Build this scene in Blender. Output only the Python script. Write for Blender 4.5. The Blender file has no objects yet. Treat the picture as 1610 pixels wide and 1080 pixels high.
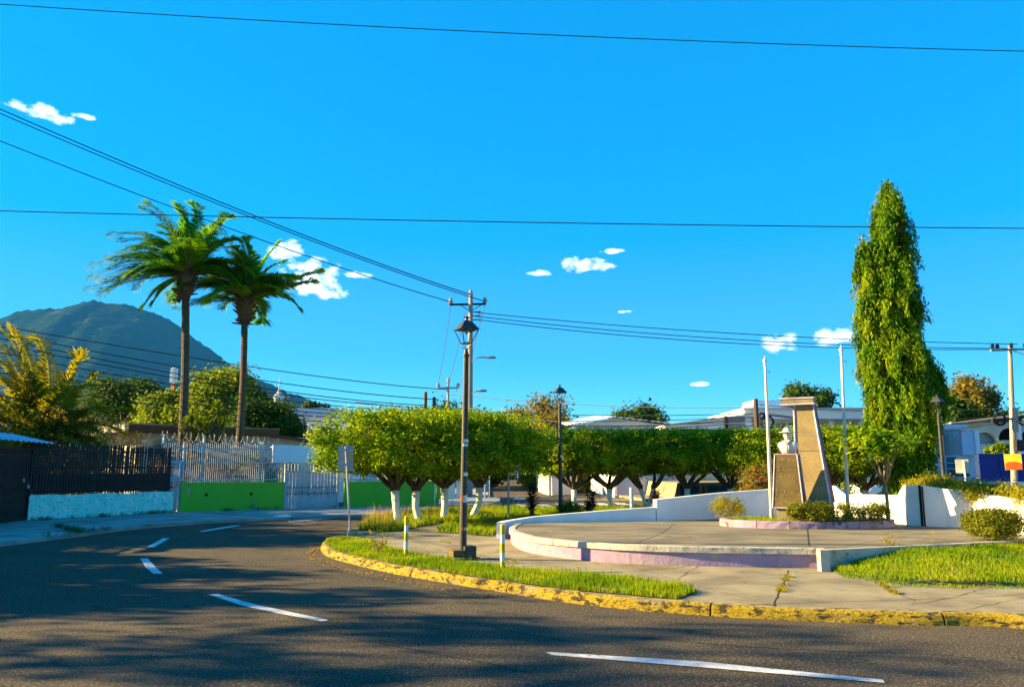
import bpy, bmesh, math, random
import numpy as np
from mathutils import Vector, Matrix, Quaternion

# ------------------------------------------------------------------ camera, sky, sun, exposure
SC = bpy.context.scene
COL = SC.collection
R = math.radians
FPX = 1250.0
PITCH = math.atan(200 / FPX)
CAMZ = 1.65
cam_data = bpy.data.cameras.new('camera')
cam_data.sensor_width = 36.0
cam_data.lens = 36.0 * FPX / 1610.0
cam_data.clip_start = 0.1
cam_data.clip_end = 30000
cam = bpy.data.objects.new('camera', cam_data)
cam.location = (0, 0, CAMZ)
cam.rotation_euler = (R(90) + PITCH, 0, 0)
COL.objects.link(cam)
SC.camera = cam

SUN_EL, SUN_X, SUN_Y = R(21.0), -1.0, 0.09          # towards the sun
world = bpy.data.worlds.new('World')
SC.world = world
world.use_nodes = True
wn, wl = world.node_tree.nodes, world.node_tree.links
wn.clear()
w_out = wn.new('ShaderNodeOutputWorld')
w_bg = wn.new('ShaderNodeBackground'); w_bg.inputs['Strength'].default_value = 0.09
sky = wn.new('ShaderNodeTexSky'); sky.sky_type = 'NISHITA'; sky.sun_disc = False
sky.sun_elevation = SUN_EL; sky.sun_rotation = math.atan2(SUN_X, SUN_Y)
sky.altitude = 700; sky.air_density = 1.0; sky.dust_density = 0.0; sky.ozone_density = 4.0
hs = wn.new('ShaderNodeHueSaturation'); hs.inputs['Saturation'].default_value = 2.3; hs.inputs['Hue'].default_value = 0.504
hs.inputs['Value'].default_value = 1.47
sky_g = wn.new('ShaderNodeGamma'); sky_g.inputs[1].default_value = 0.45
wl.new(sky.outputs[0], sky_g.inputs[0]); wl.new(sky_g.outputs[0], hs.inputs['Color'])
sepz = wn.new('ShaderNodeSeparateXYZ'); tcs = wn.new('ShaderNodeTexCoord'); wl.new(tcs.outputs['Generated'], sepz.inputs[0])
zr = wn.new('ShaderNodeValToRGB'); wl.new(sepz.outputs[2], zr.inputs[0])
zr.color_ramp.elements[0].position = 0.03; zr.color_ramp.elements[0].color = (0.30, 0.82, 1, 1)
zr.color_ramp.elements[1].position = 0.30; zr.color_ramp.elements[1].color = (1, 1, 1, 1)
ze = zr.color_ramp.elements.new(0.14); ze.color = (0.30, 0.84, 1, 1)
ztint = wn.new('ShaderNodeMix'); ztint.data_type = 'RGBA'; ztint.blend_type = 'MULTIPLY'; ztint.inputs['Factor'].default_value = 1
wl.new(hs.outputs[0], ztint.inputs['A']); wl.new(zr.outputs[0], ztint.inputs['B'])
# small fair-weather clouds, placed by compass bearing and height above the horizon
tc = wn.new('ShaderNodeTexCoord')
def wmath(op, a, b=None, clamp=False):
    n = wn.new('ShaderNodeMath'); n.operation = op; n.use_clamp = clamp
    for i, v in enumerate((a, b)):
        if v is None: continue
        if isinstance(v, (int, float)): n.inputs[i].default_value = v
        else: wl.new(v, n.inputs[i])
    return n.outputs[0]
nz = wn.new('ShaderNodeTexNoise'); nz.inputs['Scale'].default_value = 55; nz.inputs['Detail'].default_value = 9
nz.inputs['Roughness'].default_value = 0.6
wmap = wn.new('ShaderNodeMapping'); wmap.inputs['Scale'].default_value = (1, 1, 1.7)
wl.new(tc.outputs['Generated'], wmap.inputs[0]); wl.new(wmap.outputs[0], nz.inputs['Vector'])
nzv = wn.new('ShaderNodeTexNoise'); nzv.inputs['Scale'].default_value = 16; nzv.inputs['Detail'].default_value = 3
wl.new(tc.outputs['Generated'], nzv.inputs['Vector'])
def ray(px, py):
    X = (px - 805) / FPX; v = (540 - py) / FPX
    return Vector((X, math.cos(PITCH) - v * math.sin(PITCH), math.sin(PITCH) + v * math.cos(PITCH)))
CLOUDS = [(455, 395, 36, 20), (490, 432, 50, 30), (520, 455, 30, 18), (470, 452, 40, 15), (65, 174, 52, 13), (98, 188, 24, 10), (920, 416, 50, 14),
          (848, 429, 24, 6), (1228, 540, 32, 20), (1310, 531, 34, 17), (560, 432, 26, 7), (1100, 604, 16, 5), (960, 395, 22, 5), (128, 182, 24, 6), (985, 490, 14, 4)]
acc = None
for (cx, cy, rw, rh) in CLOUDS:
    d = ray(cx, cy).normalized()
    right = Vector((d.y, -d.x, 0)).normalized(); up = right.cross(d).normalized()
    s = d.length / FPX / math.sqrt(ray(cx, cy).length_squared)
    def dot(vec, k):
        n = wn.new('ShaderNodeVectorMath'); n.operation = 'DOT_PRODUCT'
        wl.new(tc.outputs['Generated'], n.inputs[0]); n.inputs[1].default_value = vec * (1 / (k * s))
        return n.outputs['Value']
    a = dot(right, rw); b = dot(up, rh)
    r2 = wmath('ADD', wmath('MULTIPLY', a, a), wmath('MULTIPLY', b, b))
    front = dot(d, 1 / s)
    m = wmath('SUBTRACT', 1.0, wmath('MULTIPLY', r2, 0.8), True)
    m = wmath('MULTIPLY', m, wmath('GREATER_THAN', front, 0.5))
    acc = m if acc is None else wmath('MAXIMUM', acc, m)
# density = mask + noise, sharpened
dens = wmath('ADD', wmath('MULTIPLY', acc, 1.05), wmath('MULTIPLY', wmath('SUBTRACT', nz.outputs['Fac'], 0.5), 3.4))
dens = wmath('ADD', dens, wmath('MULTIPLY', wmath('SUBTRACT', nzv.outputs['Fac'], 0.5), 1.6))
dens = wmath('SUBTRACT', dens, 0.42)
dens = wmath('MULTIPLY', dens, 0.9, True)
dens = wmath('MULTIPLY', dens, wmath('MULTIPLY', acc, 2.2, True), True)
cmix = wn.new('ShaderNodeMix'); cmix.data_type = 'RGBA'
wl.new(dens, cmix.inputs['Factor']); wl.new(ztint.outputs['Result'], cmix.inputs['A']); cmix.inputs['B'].default_value = (5.6,5.7,6.0,1)
wl.new(cmix.outputs['Result'], w_bg.inputs['Color']); wl.new(w_bg.outputs[0], w_out.inputs[0])

sun_d = bpy.data.lights.new('sun', 'SUN'); sun_d.energy = 5.0; sun_d.angle = R(0.55); sun_d.color = (1.0, 0.73, 0.32)
sun = bpy.data.objects.new('sun', sun_d); COL.objects.link(sun)
tosun = Vector((SUN_X, SUN_Y, 0)).normalized() * math.cos(SUN_EL) + Vector((0, 0, math.sin(SUN_EL)))
sun.rotation_euler = tosun.to_track_quat('Z', 'Y').to_euler()
vs = SC.view_settings
vs.view_transform = 'Standard'; vs.look = 'None'; vs.gamma = 1.0; vs.use_curve_mapping = False
vs.exposure = 2.25
SC.cycles.max_bounces = 6; SC.cycles.diffuse_bounces = 3; SC.cycles.transparent_max_bounces = 8
SC.cycles.volume_bounces = 0

# ------------------------------------------------------------------ helpers
rnd = random.Random(7)
def G(px, py, z=0.0):
    d = ray(px, py); t = (z - CAMZ) / d.z
    return Vector((d.x * t, d.y * t, z))
def D(px, py, dist):
    if py == 0: py = 740
    d = ray(px, py); t = dist / d.y
    return Vector((d.x * t, dist, CAMZ + d.z * t))
def ZAT(py, dist, px=805): return D(px, py, dist).z
def plan_hit(px, A, B):
    """plan point where the sight line of column px meets line AB"""
    k = (px - 805) / FPX / math.cos(PITCH)      # close to the horizon
    ax, ay, bx, by = A[0], A[1], B[0], B[1]
    den = (bx - ax) - k * (by - ay)
    t = (k * ay - ax) / den
    return Vector((ax + (bx - ax) * t, ay + (by - ay) * t, 0))
def fbm(seed):
    r = random.Random(seed)
    return [r.uniform(0, 6.28) for _ in range(12)]
def catmull(pts, step=0.25, closed=False):
    P = [Vector((p[0], p[1], p[2] if len(p) > 2 else 0)) for p in pts]
    n = len(P); out = []
    rng = range(n if closed else n - 1)
    for i in rng:
        if closed: p0, p1, p2, p3 = P[(i - 1) % n], P[i], P[(i + 1) % n], P[(i + 2) % n]
        else:
            p1, p2 = P[i], P[i + 1]
            p0 = P[i - 1] if i > 0 else p1 * 2 - p2
            p3 = P[i + 2] if i + 2 < n else p2 * 2 - p1
        m = max(1, int((p2 - p1).length / step))
        for k in range(m):
            t = k / m
            out.append(0.5 * ((2 * p1) + (p2 - p0) * t + (2 * p0 - 5 * p1 + 4 * p2 - p3) * t * t + (3 * p1 - p0 - 3 * p2 + p3) * t ** 3))
    if not closed: out.append(P[-1].copy())
    return out

# ------------------------------------------------------------------ materials
def mat(name, c1, c2=None, scale=3.0, rough=0.85, bump=0.0, bscale=40.0, stain=None, speck=None, metal=0.0, stretch=(1, 1, 1), ramp=(0.4, 0.6), spec=0.3, coord='Object', bdist=0.02):
    m = bpy.data.materials.new(name); m.use_nodes = True
    n, l = m.node_tree.nodes, m.node_tree.links
    b = n['Principled BSDF']
    b.inputs['Roughness'].default_value = rough; b.inputs['Metallic'].default_value = metal
    b.inputs['Specular IOR Level'].default_value = spec
    t = n.new('ShaderNodeTexCoord'); mp = n.new('ShaderNodeMapping'); mp.inputs['Scale'].default_value = stretch
    l.new(t.outputs[coord], mp.inputs[0])
    def noise(s, det=6, ro=0.6):
        x = n.new('ShaderNodeTexNoise'); x.inputs['Scale'].default_value = s; x.inputs['Detail'].default_value = det
        x.inputs['Roughness'].default_value = ro; l.new(mp.outputs[0], x.inputs['Vector']); return x.outputs['Fac']
    def mix(fac, a, bb):
        x = n.new('ShaderNodeMix'); x.data_type = 'RGBA'; l.new(fac, x.inputs['Factor'])
        for key, v in (('A', a), ('B', bb)):
            if isinstance(v, tuple): x.inputs[key].default_value = (*v, 1)
            else: l.new(v, x.inputs[key])
        return x.outputs['Result']
    def rmp(fac, lo, hi):
        x = n.new('ShaderNodeMapRange'); x.inputs['From Min'].default_value = lo; x.inputs['From Max'].default_value = hi
        l.new(fac, x.inputs['Value']); return x.outputs[0]
    col = None
    if c2 is None: c2 = tuple(v * 0.8 for v in c1)
    col = mix(rmp(noise(scale), ramp[0], ramp[1]), c1, c2)
    if stain:
        for (sc, lo, hi, scol) in (stain if isinstance(stain, list) else [stain]):
            col = mix(rmp(noise(sc, 9, 0.65), lo, hi), col, scol)
    if speck:
        sc, lo, hi, scol = speck
        col = mix(rmp(noise(sc, 2, 0.5), lo, hi), col, scol)
    l.new(col, b.inputs['Base Color'])
    if bump:
        bp = n.new('ShaderNodeBump'); bp.inputs['Strength'].default_value = bump; bp.inputs['Distance'].default_value = bdist
        l.new(noise(bscale, 5, 0.65), bp.inputs['Height']); l.new(bp.outputs[0], b.inputs['Normal'])
    return m
def leafmat(name, cols, trans=0.35, tcol=None, rough=0.6, noise_s=0.8):
    m = bpy.data.materials.new(name); m.use_nodes = True
    n, l = m.node_tree.nodes, m.node_tree.links
    b = n['Principled BSDF']; b.inputs['Roughness'].default_value = rough; b.inputs['Specular IOR Level'].default_value = 0.08
    g = n.new('ShaderNodeNewGeometry'); rp = n.new('ShaderNodeValToRGB')
    rp.color_ramp.interpolation = 'LINEAR'
    e = rp.color_ramp.elements
    e[0].position = 0; e[0].color = (*cols[0], 1); e[1].position = 1; e[1].color = (*cols[-1], 1)
    for i, c in enumerate(cols[1:-1]):
        x = e.new((i + 1) / (len(cols) - 1)); x.color = (*c, 1)
    t = n.new('ShaderNodeTexCoord'); nn = n.new('ShaderNodeTexNoise'); nn.inputs['Scale'].default_value = noise_s; nn.inputs['Detail'].default_value = 3
    l.new(t.outputs['Object'], nn.inputs['Vector'])
    ma = n.new('ShaderNodeMath'); ma.operation = 'MULTIPLY_ADD'; l.new(g.outputs['Random Per Island'], ma.inputs[0]); ma.inputs[1].default_value = 0.42
    mb = n.new('ShaderNodeMath'); mb.operation = 'MULTIPLY_ADD'; l.new(nn.outputs['Fac'], mb.inputs[0]); mb.inputs[1].default_value = 1.5; mb.inputs[2].default_value = -0.45
    l.new(mb.outputs[0], ma.inputs[2]); l.new(ma.outputs[0], rp.inputs[0]); l.new(rp.outputs[0], b.inputs['Base Color'])
    tr = n.new('ShaderNodeBsdfTranslucent')
    mx = n.new('ShaderNodeMix'); mx.data_type = 'RGBA'; mx.blend_type = 'MULTIPLY'; mx.inputs['Factor'].default_value = 1.0
    l.new(rp.outputs[0], mx.inputs['A']); mx.inputs['B'].default_value = (*(tcol or (1.5, 1.3, 0.4)), 1)
    l.new(mx.outputs['Result'], tr.inputs[0])
    ms = n.new('ShaderNodeMixShader'); ms.inputs[0].default_value = trans
    l.new(b.outputs[0], ms.inputs[1]); l.new(tr.outputs[0], ms.inputs[2]); l.new(ms.outputs[0], n['Material Output'].inputs[0])
    return m

M = {}
M['asphalt'] = mat('asphalt', (0.048, 0.040, 0.029), (0.082, 0.066, 0.045), scale=0.35, rough=0.9, bump=1.0, bscale=70, speck=(42, 0.54, 0.66, (0.26, 0.21, 0.13)), stain=[(0.9, 0.60, 0.72, (0.06, 0.056, 0.05)), (4, 0.66, 0.74, (0.018, 0.018, 0.02)), (0.22, 0.55, 0.60, (0.05, 0.043, 0.034)), (1.7, 0.62, 0.66, (0.022, 0.021, 0.02))], bdist=0.03, spec=0.2)
M['ground'] = mat('dry ground', (0.10, 0.09, 0.045), (0.05, 0.07, 0.02), scale=0.02, bump=0.3, bscale=0.5)
M['concrete'] = mat('weathered concrete', (0.31, 0.265, 0.155), (0.17, 0.14, 0.085), scale=1.1, rough=0.93, bump=0.5, bscale=60, stain=[(2.2, 0.55, 0.70, (0.14, 0.125, 0.095)), (9, 0.62, 0.74, (0.36, 0.31, 0.20))], speck=(60, 0.62, 0.72, (0.1, 0.09, 0.07)), ramp=(0.35, 0.65))
M['platform'] = mat('platform screed', (0.22, 0.19, 0.125), (0.135, 0.115, 0.075), scale=0.9, rough=0.93, bump=0.4, bscale=50, stain=[(1.8, 0.52, 0.66, (0.10, 0.09, 0.065)), (6, 0.62, 0.75, (0.32, 0.28, 0.2))], stretch=(0.6, 1.6, 1))
M['sidewalk'] = mat('grey pavement', (0.36, 0.35, 0.33), (0.24, 0.235, 0.22), scale=0.8, rough=0.93, bump=0.4, bscale=50, stain=[(2.5, 0.62, 0.74, (0.16, 0.155, 0.14))])
M['joint_dirt'] = mat('joint dirt', (0.05, 0.042, 0.025), (0.08, 0.07, 0.04), scale=8, bump=0.5)
M['crack'] = mat('crack', (0.035, 0.03, 0.02)); M['tar'] = mat('tar line', (0.018, 0.018, 0.018), (0.03, 0.028, 0.025), scale=8)
M['soil'] = mat('soil', (0.13, 0.11, 0.04), (0.10, 0.12, 0.03), scale=4, bump=0.8, bscale=25)
M['yellow_kerb'] = mat('worn yellow paint', (0.38, 0.26, 0.008), (0.29, 0.20, 0.010), scale=3, rough=0.8, bump=0.9, bscale=18, stain=[(6, 0.52, 0.58, (0.045, 0.035, 0.012)), (2.2, 0.58, 0.64, (0.24, 0.19, 0.11)), (18, 0.56, 0.62, (0.06, 0.045, 0.012))], stretch=(1, 1, 2.5), bdist=0.05)
M['kerb_top'] = mat('worn kerb top', (0.26, 0.21, 0.12), (0.34, 0.24, 0.04), scale=3, rough=0.95, bump=0.8, bscale=25, stain=[(6, 0.54, 0.60, (0.09, 0.075, 0.04)), (15, 0.62, 0.68, (0.4, 0.33, 0.2))])
M['white_wall'] = mat('weathered white wall', (0.80, 0.79, 0.76), (0.70, 0.69, 0.66), scale=1.5, rough=0.9, bump=0.3, bscale=14, stain=[(2.6, 0.66, 0.78, (0.42, 0.38, 0.28)), (11, 0.70, 0.76, (0.25, 0.24, 0.2))])
M['lilac'] = mat('peeling lilac paint', (0.30, 0.20, 0.31), (0.37, 0.27, 0.35), scale=2.5, rough=0.9, bump=0.5, bscale=18, stain=[(3.2, 0.59, 0.63, (0.40, 0.32, 0.16)), (12, 0.67, 0.70, (0.12, 0.09, 0.08))])
M['rim_white'] = mat('worn white rim', (0.46, 0.42, 0.34), (0.32, 0.27, 0.18), scale=3.5, rough=0.9, bump=0.6, bscale=20, stain=[(6, 0.58, 0.64, (0.22, 0.19, 0.13))], ramp=(0.5, 0.65))
M['mauve_stone'] = mat('mauve planter', (0.36, 0.26, 0.32), (0.25, 0.17, 0.2), scale=3, rough=0.9, bump=0.6, bscale=22, stain=[(5, 0.56, 0.64, (0.09, 0.06, 0.06)), (8, 0.62, 0.68, (0.5, 0.42, 0.42))])
M['aggregate'] = mat('pebble aggregate', (0.34, 0.26, 0.12), (0.27, 0.20, 0.09), scale=2, rough=0.95, bump=0.9, bscale=60, speck=(70, 0.56, 0.68, (0.20, 0.15, 0.08)), stain=[(1.6, 0.62, 0.75, (0.30, 0.24, 0.13))])
M['aggregate_moss'] = mat('mossy aggregate', (0.14, 0.10, 0.035), (0.075, 0.055, 0.018), scale=3, rough=0.95, bump=1.0, bscale=55, speck=(60, 0.56, 0.66, (0.26, 0.20, 0.09)), stain=[(2.5, 0.60, 0.72, (0.28, 0.21, 0.10))])
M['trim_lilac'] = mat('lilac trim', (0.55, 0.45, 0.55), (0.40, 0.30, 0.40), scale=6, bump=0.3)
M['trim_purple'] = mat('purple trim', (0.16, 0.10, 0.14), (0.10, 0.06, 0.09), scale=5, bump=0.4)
M['bust'] = mat('white painted bust', (0.64, 0.61, 0.55), (0.52, 0.48, 0.42), scale=8, rough=0.7, bump=0.2)
M['road_paint'] = mat('road paint', (0.62, 0.63, 0.63), (0.48, 0.48, 0.47), scale=6, rough=0.8, bump=0.4, bscale=80, stain=[(14, 0.58, 0.66, (0.14, 0.135, 0.12)), (3, 0.60, 0.75, (0.40, 0.40, 0.38))])
M['teal'] = mat('flaking turquoise paint', (0.20, 0.78, 0.70), (0.28, 0.82, 0.74), scale=2, rough=0.9, bump=0.9, bscale=7, stain=[(3.4, 0.50, 0.60, (0.55, 0.85, 0.78)), (13, 0.58, 0.64, (0.05, 0.14, 0.13)), (2.0, 0.66, 0.68, (0.28, 0.16, 0.1)), (1.1, 0.60, 0.75, (0.09, 0.30, 0.28))], bdist=0.05)
M['green'] = mat('green wall paint', (0.115, 0.44, 0.03), (0.15, 0.46, 0.035), scale=0.7, rough=0.8, bump=0.15, bscale=20, stain=[(1.4, 0.60, 0.80, (0.20, 0.42, 0.06)), (5, 0.62, 0.74, (0.06, 0.20, 0.02)), (0.9, 0.62, 0.72, (0.09, 0.33, 0.03)), (22, 0.66, 0.70, (0.3, 0.4, 0.2))])
M['black_metal'] = mat('black painted metal', (0.012, 0.012, 0.013), (0.025, 0.02, 0.017), scale=4, rough=0.6, bump=0.1)
M['white_metal'] = mat('white painted metal', (0.42, 0.47, 0.52), (0.34, 0.39, 0.44), scale=5, rough=0.5, stain=[(9, 0.66, 0.72, (0.25, 0.16, 0.10))])
M['panel_white'] = mat('white panel', (0.78, 0.78, 0.78), (0.74, 0.74, 0.74), scale=1, rough=0.6)
M['iron'] = mat('dark cast iron', (0.018, 0.018, 0.014), (0.035, 0.030, 0.018), scale=9, rough=0.55, bump=0.3, stain=[(5, 0.58, 0.70, (0.09, 0.065, 0.03))], spec=0.5)
M['lantern'] = mat('black lantern metal', (0.02, 0.022, 0.028), (0.035, 0.036, 0.042), scale=7, rough=0.45, spec=0.5)
M['galv'] = mat('galvanised steel', (0.35, 0.36, 0.37), (0.26, 0.27, 0.28), scale=8, rough=0.5, metal=0.3)
M['pole_white'] = mat('ivory painted pole', (0.70, 0.66, 0.58), (0.56, 0.50, 0.40), scale=4, rough=0.6, stain=[(6, 0.62, 0.72, (0.3, 0.24, 0.15))])
M['conc_pole'] = mat('concrete utility pole', (0.36, 0.33, 0.28), (0.27, 0.24, 0.19), scale=2, bump=0.2, stretch=(1, 1, 0.3))
M['wood_pole'] = mat('old timber pole', (0.12, 0.085, 0.055), (0.07, 0.05, 0.035), scale=4, stretch=(1, 1, 0.1))
M['wire'] = mat('wire', (0.015, 0.015, 0.018), rough=0.6)
M['wire_light'] = mat('light wire', (0.16, 0.16, 0.17), rough=0.6)
M['ceramic'] = mat('ceramic insulator', (0.45, 0.43, 0.42), rough=0.3)
M['sticker_white'] = mat('paper sticker', (0.75, 0.74, 0.7)); M['sticker_red'] = mat('red sticker', (0.65, 0.07, 0.02)); M['sticker_orange'] = mat('orange sticker', (0.70, 0.33, 0.05))
M['black_ink'] = mat('black ink', (0.03, 0.03, 0.03))
M['yellow'] = mat('yellow paint', (0.70, 0.45, 0.02), (0.55, 0.35, 0.02), scale=10, stain=[(20, 0.66, 0.72, (0.2, 0.15, 0.08))])
M['white_paint'] = mat('white paint', (0.75, 0.73, 0.68), (0.62, 0.6, 0.55), scale=10, stain=[(16, 0.66, 0.72, (0.3, 0.27, 0.2))])
M['bark'] = mat('bark', (0.12, 0.085, 0.05), (0.06, 0.042, 0.026), scale=5, bump=0.8, bscale=18, stretch=(1, 1, 0.4), bdist=0.04)
M['bark_pale'] = mat('pale bark', (0.26, 0.20, 0.12), (0.17, 0.12, 0.07), scale=4, bump=0.4, bscale=18)
M['lime_wash'] = mat('lime wash', (0.80, 0.78, 0.72), (0.66, 0.63, 0.55), scale=5, bump=0.6, bscale=14, stain=[(6, 0.63, 0.70, (0.35, 0.29, 0.2))])
M['palm_bark'] = mat('palm bark', (0.15, 0.10, 0.055), (0.08, 0.055, 0.032), scale=3, bump=1.0, bscale=6, stretch=(1, 1, 6), bdist=0.06)
M['boots'] = mat('dry frond boots', (0.20, 0.10, 0.04), (0.10, 0.055, 0.025), scale=5, bump=0.6)
M['rachis'] = mat('frond stem', (0.22, 0.24, 0.05), (0.30, 0.20, 0.07), scale=2)
M['leaf_row'] = leafmat('clipped tree leaves', [(0.026, 0.088, 0.003), (0.085, 0.20, 0.004), (0.28, 0.37, 0.004), (0.56, 0.54, 0.006)], 0.47)
M['leaf_dark'] = leafmat('dark tree leaves', [(0.015, 0.045, 0.006), (0.03, 0.075, 0.008), (0.06, 0.12, 0.012), (0.14, 0.17, 0.015)], 0.3, noise_s=0.5)
M['leaf_bright'] = leafmat('bright tree leaves', [(0.05, 0.10, 0.006), (0.11, 0.18, 0.008), (0.20, 0.27, 0.012), (0.30, 0.34, 0.02)], 0.42, noise_s=0.5)
M['leaf_autumn'] = leafmat('olive tree leaves', [(0.06, 0.07, 0.012), (0.13, 0.13, 0.02), (0.24, 0.18, 0.03), (0.34, 0.24, 0.04)], 0.4, noise_s=0.5)
M['leaf_column'] = leafmat('drooping tree leaves', [(0.016, 0.075, 0.004), (0.06, 0.165, 0.005), (0.18, 0.28, 0.006), (0.42, 0.43, 0.010)], 0.38, noise_s=0.9)
M['leaf_palm'] = leafmat('palm leaflets', [(0.015, 0.12, 0.010), (0.05, 0.23, 0.012), (0.16, 0.36, 0.012), (0.46, 0.52, 0.02)], 0.45, noise_s=0.5)
M['leaf_coco'] = leafmat('sunlit palm leaflets', [(0.06, 0.10, 0.008), (0.16, 0.19, 0.01), (0.30, 0.28, 0.015), (0.42, 0.33, 0.03)], 0.45, noise_s=0.4)
M['leaf_yellow'] = leafmat('golden shrub leaves', [(0.12, 0.15, 0.008), (0.28, 0.26, 0.012), (0.42, 0.34, 0.02)], 0.4, noise_s=2)
M['leaf_shrub'] = leafmat('shrub leaves', [(0.06, 0.08, 0.008), (0.15, 0.17, 0.010), (0.30, 0.28, 0.015)], 0.35, noise_s=2)
M['leaf_red'] = leafmat('dark red leaves', [(0.03, 0.015, 0.012), (0.07, 0.022, 0.015), (0.13, 0.05, 0.02)], 0.3, noise_s=3)
M['flower_red'] = leafmat('red flowers', [(0.5, 0.03, 0.01), (0.65, 0.08, 0.02)], 0.3)
M['grass'] = leafmat('grass', [(0.04, 0.11, 0.004), (0.11, 0.21, 0.005), (0.22, 0.31, 0.006), (0.40, 0.38, 0.03)], 0.45, noise_s=1.1)
M['grass_dry'] = leafmat('dry grass', [(0.14, 0.15, 0.02), (0.30, 0.24, 0.06), (0.42, 0.32, 0.10)], 0.4)
M['litter'] = leafmat('fallen leaves', [(0.22, 0.10, 0.02), (0.42, 0.28, 0.04), (0.30, 0.07, 0.02)], 0.2)
M['twig'] = mat('dry twigs', (0.24, 0.17, 0.10), (0.14, 0.10, 0.06), scale=3)
M['house_cream'] = mat('cream plaster', (0.62, 0.56, 0.44), (0.52, 0.46, 0.35), scale=1.5, stain=[(3, 0.62, 0.7, (0.3, 0.22, 0.13))])
M['house_white'] = mat('white plaster', (0.72, 0.71, 0.69), (0.64, 0.63, 0.6), scale=0.8, stain=[(1.5, 0.66, 0.8, (0.45, 0.40, 0.32))])
M['house_pink'] = mat('pale pink plaster', (0.66, 0.58, 0.54), (0.60, 0.50, 0.46), scale=0.6, stain=[(1.2, 0.64, 0.8, (0.45, 0.36, 0.3))])
M['brown_roof'] = mat('brown fascia', (0.16, 0.06, 0.022), (0.11, 0.045, 0.02), scale=2)
M['roof_dirty'] = mat('dirty roof slab', (0.16, 0.12, 0.08), (0.26, 0.22, 0.15), scale=1.5)
M['tin'] = mat('corrugated tin', (0.38, 0.45, 0.55), (0.30, 0.36, 0.45), scale=0.6, rough=0.5, metal=0.2)
M['tin_blue'] = mat('pale blue tin', (0.40, 0.50, 0.64), (0.34, 0.43, 0.56), scale=0.5, rough=0.5)
M['glass'] = mat('dark window glass', (0.03, 0.06, 0.08), (0.02, 0.04, 0.05), scale=1, rough=0.12, spec=0.6)
M['glass_teal'] = mat('teal glass', (0.03, 0.14, 0.17), (0.02, 0.10, 0.13), scale=1, rough=0.2, spec=0.5)
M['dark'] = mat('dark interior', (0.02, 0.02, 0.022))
M['blue_white'] = mat('pale blue plaster', (0.50, 0.62, 0.78), (0.44, 0.56, 0.72), scale=0.8)
M['blue_deep'] = mat('deep blue hoarding', (0.010, 0.022, 0.20), (0.012, 0.03, 0.24), scale=0.6, rough=0.6)
M['blue_band'] = mat('blue wall band', (0.03, 0.22, 0.62), (0.035, 0.25, 0.66), scale=1)
M['brick'] = mat('red brick', (0.22, 0.09, 0.05), (0.15, 0.06, 0.04), scale=3)
M['mortar'] = mat('mortar', (0.30, 0.28, 0.26))
M['red_door'] = mat('orange red door', (0.60, 0.09, 0.02))
M['ad_blue'] = mat('blue poster', (0.05, 0.25, 0.62), (0.5, 0.6, 0.75), scale=2.5, ramp=(0.5, 0.53))
M['sign_yellow'] = mat('yellow sign', (0.75, 0.58, 0.03)); M['sign_orange'] = mat('orange sign', (0.72, 0.12, 0.015))
M['sign_cream'] = mat('faded sign', (0.62, 0.58, 0.42), (0.52, 0.47, 0.32), scale=6)
M['mountain'] = mat('forested volcano', (0.008, 0.030, 0.014), (0.020, 0.038, 0.014), scale=0.0016, rough=1, bump=0.6, bscale=0.02, stain=[(0.004, 0.56, 0.68, (0.080, 0.070, 0.025)), (0.03, 0.60, 0.7, (0.02, 0.035, 0.015))], coord='Object', bdist=20, spec=0.0)
M['plastic_blue'] = mat('blue plastic', (0.04, 0.20, 0.50)); M['skin'] = mat('skin', (0.22, 0.12, 0.07)); M['cloth_dark'] = mat('dark cloth', (0.03, 0.03, 0.04))

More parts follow.
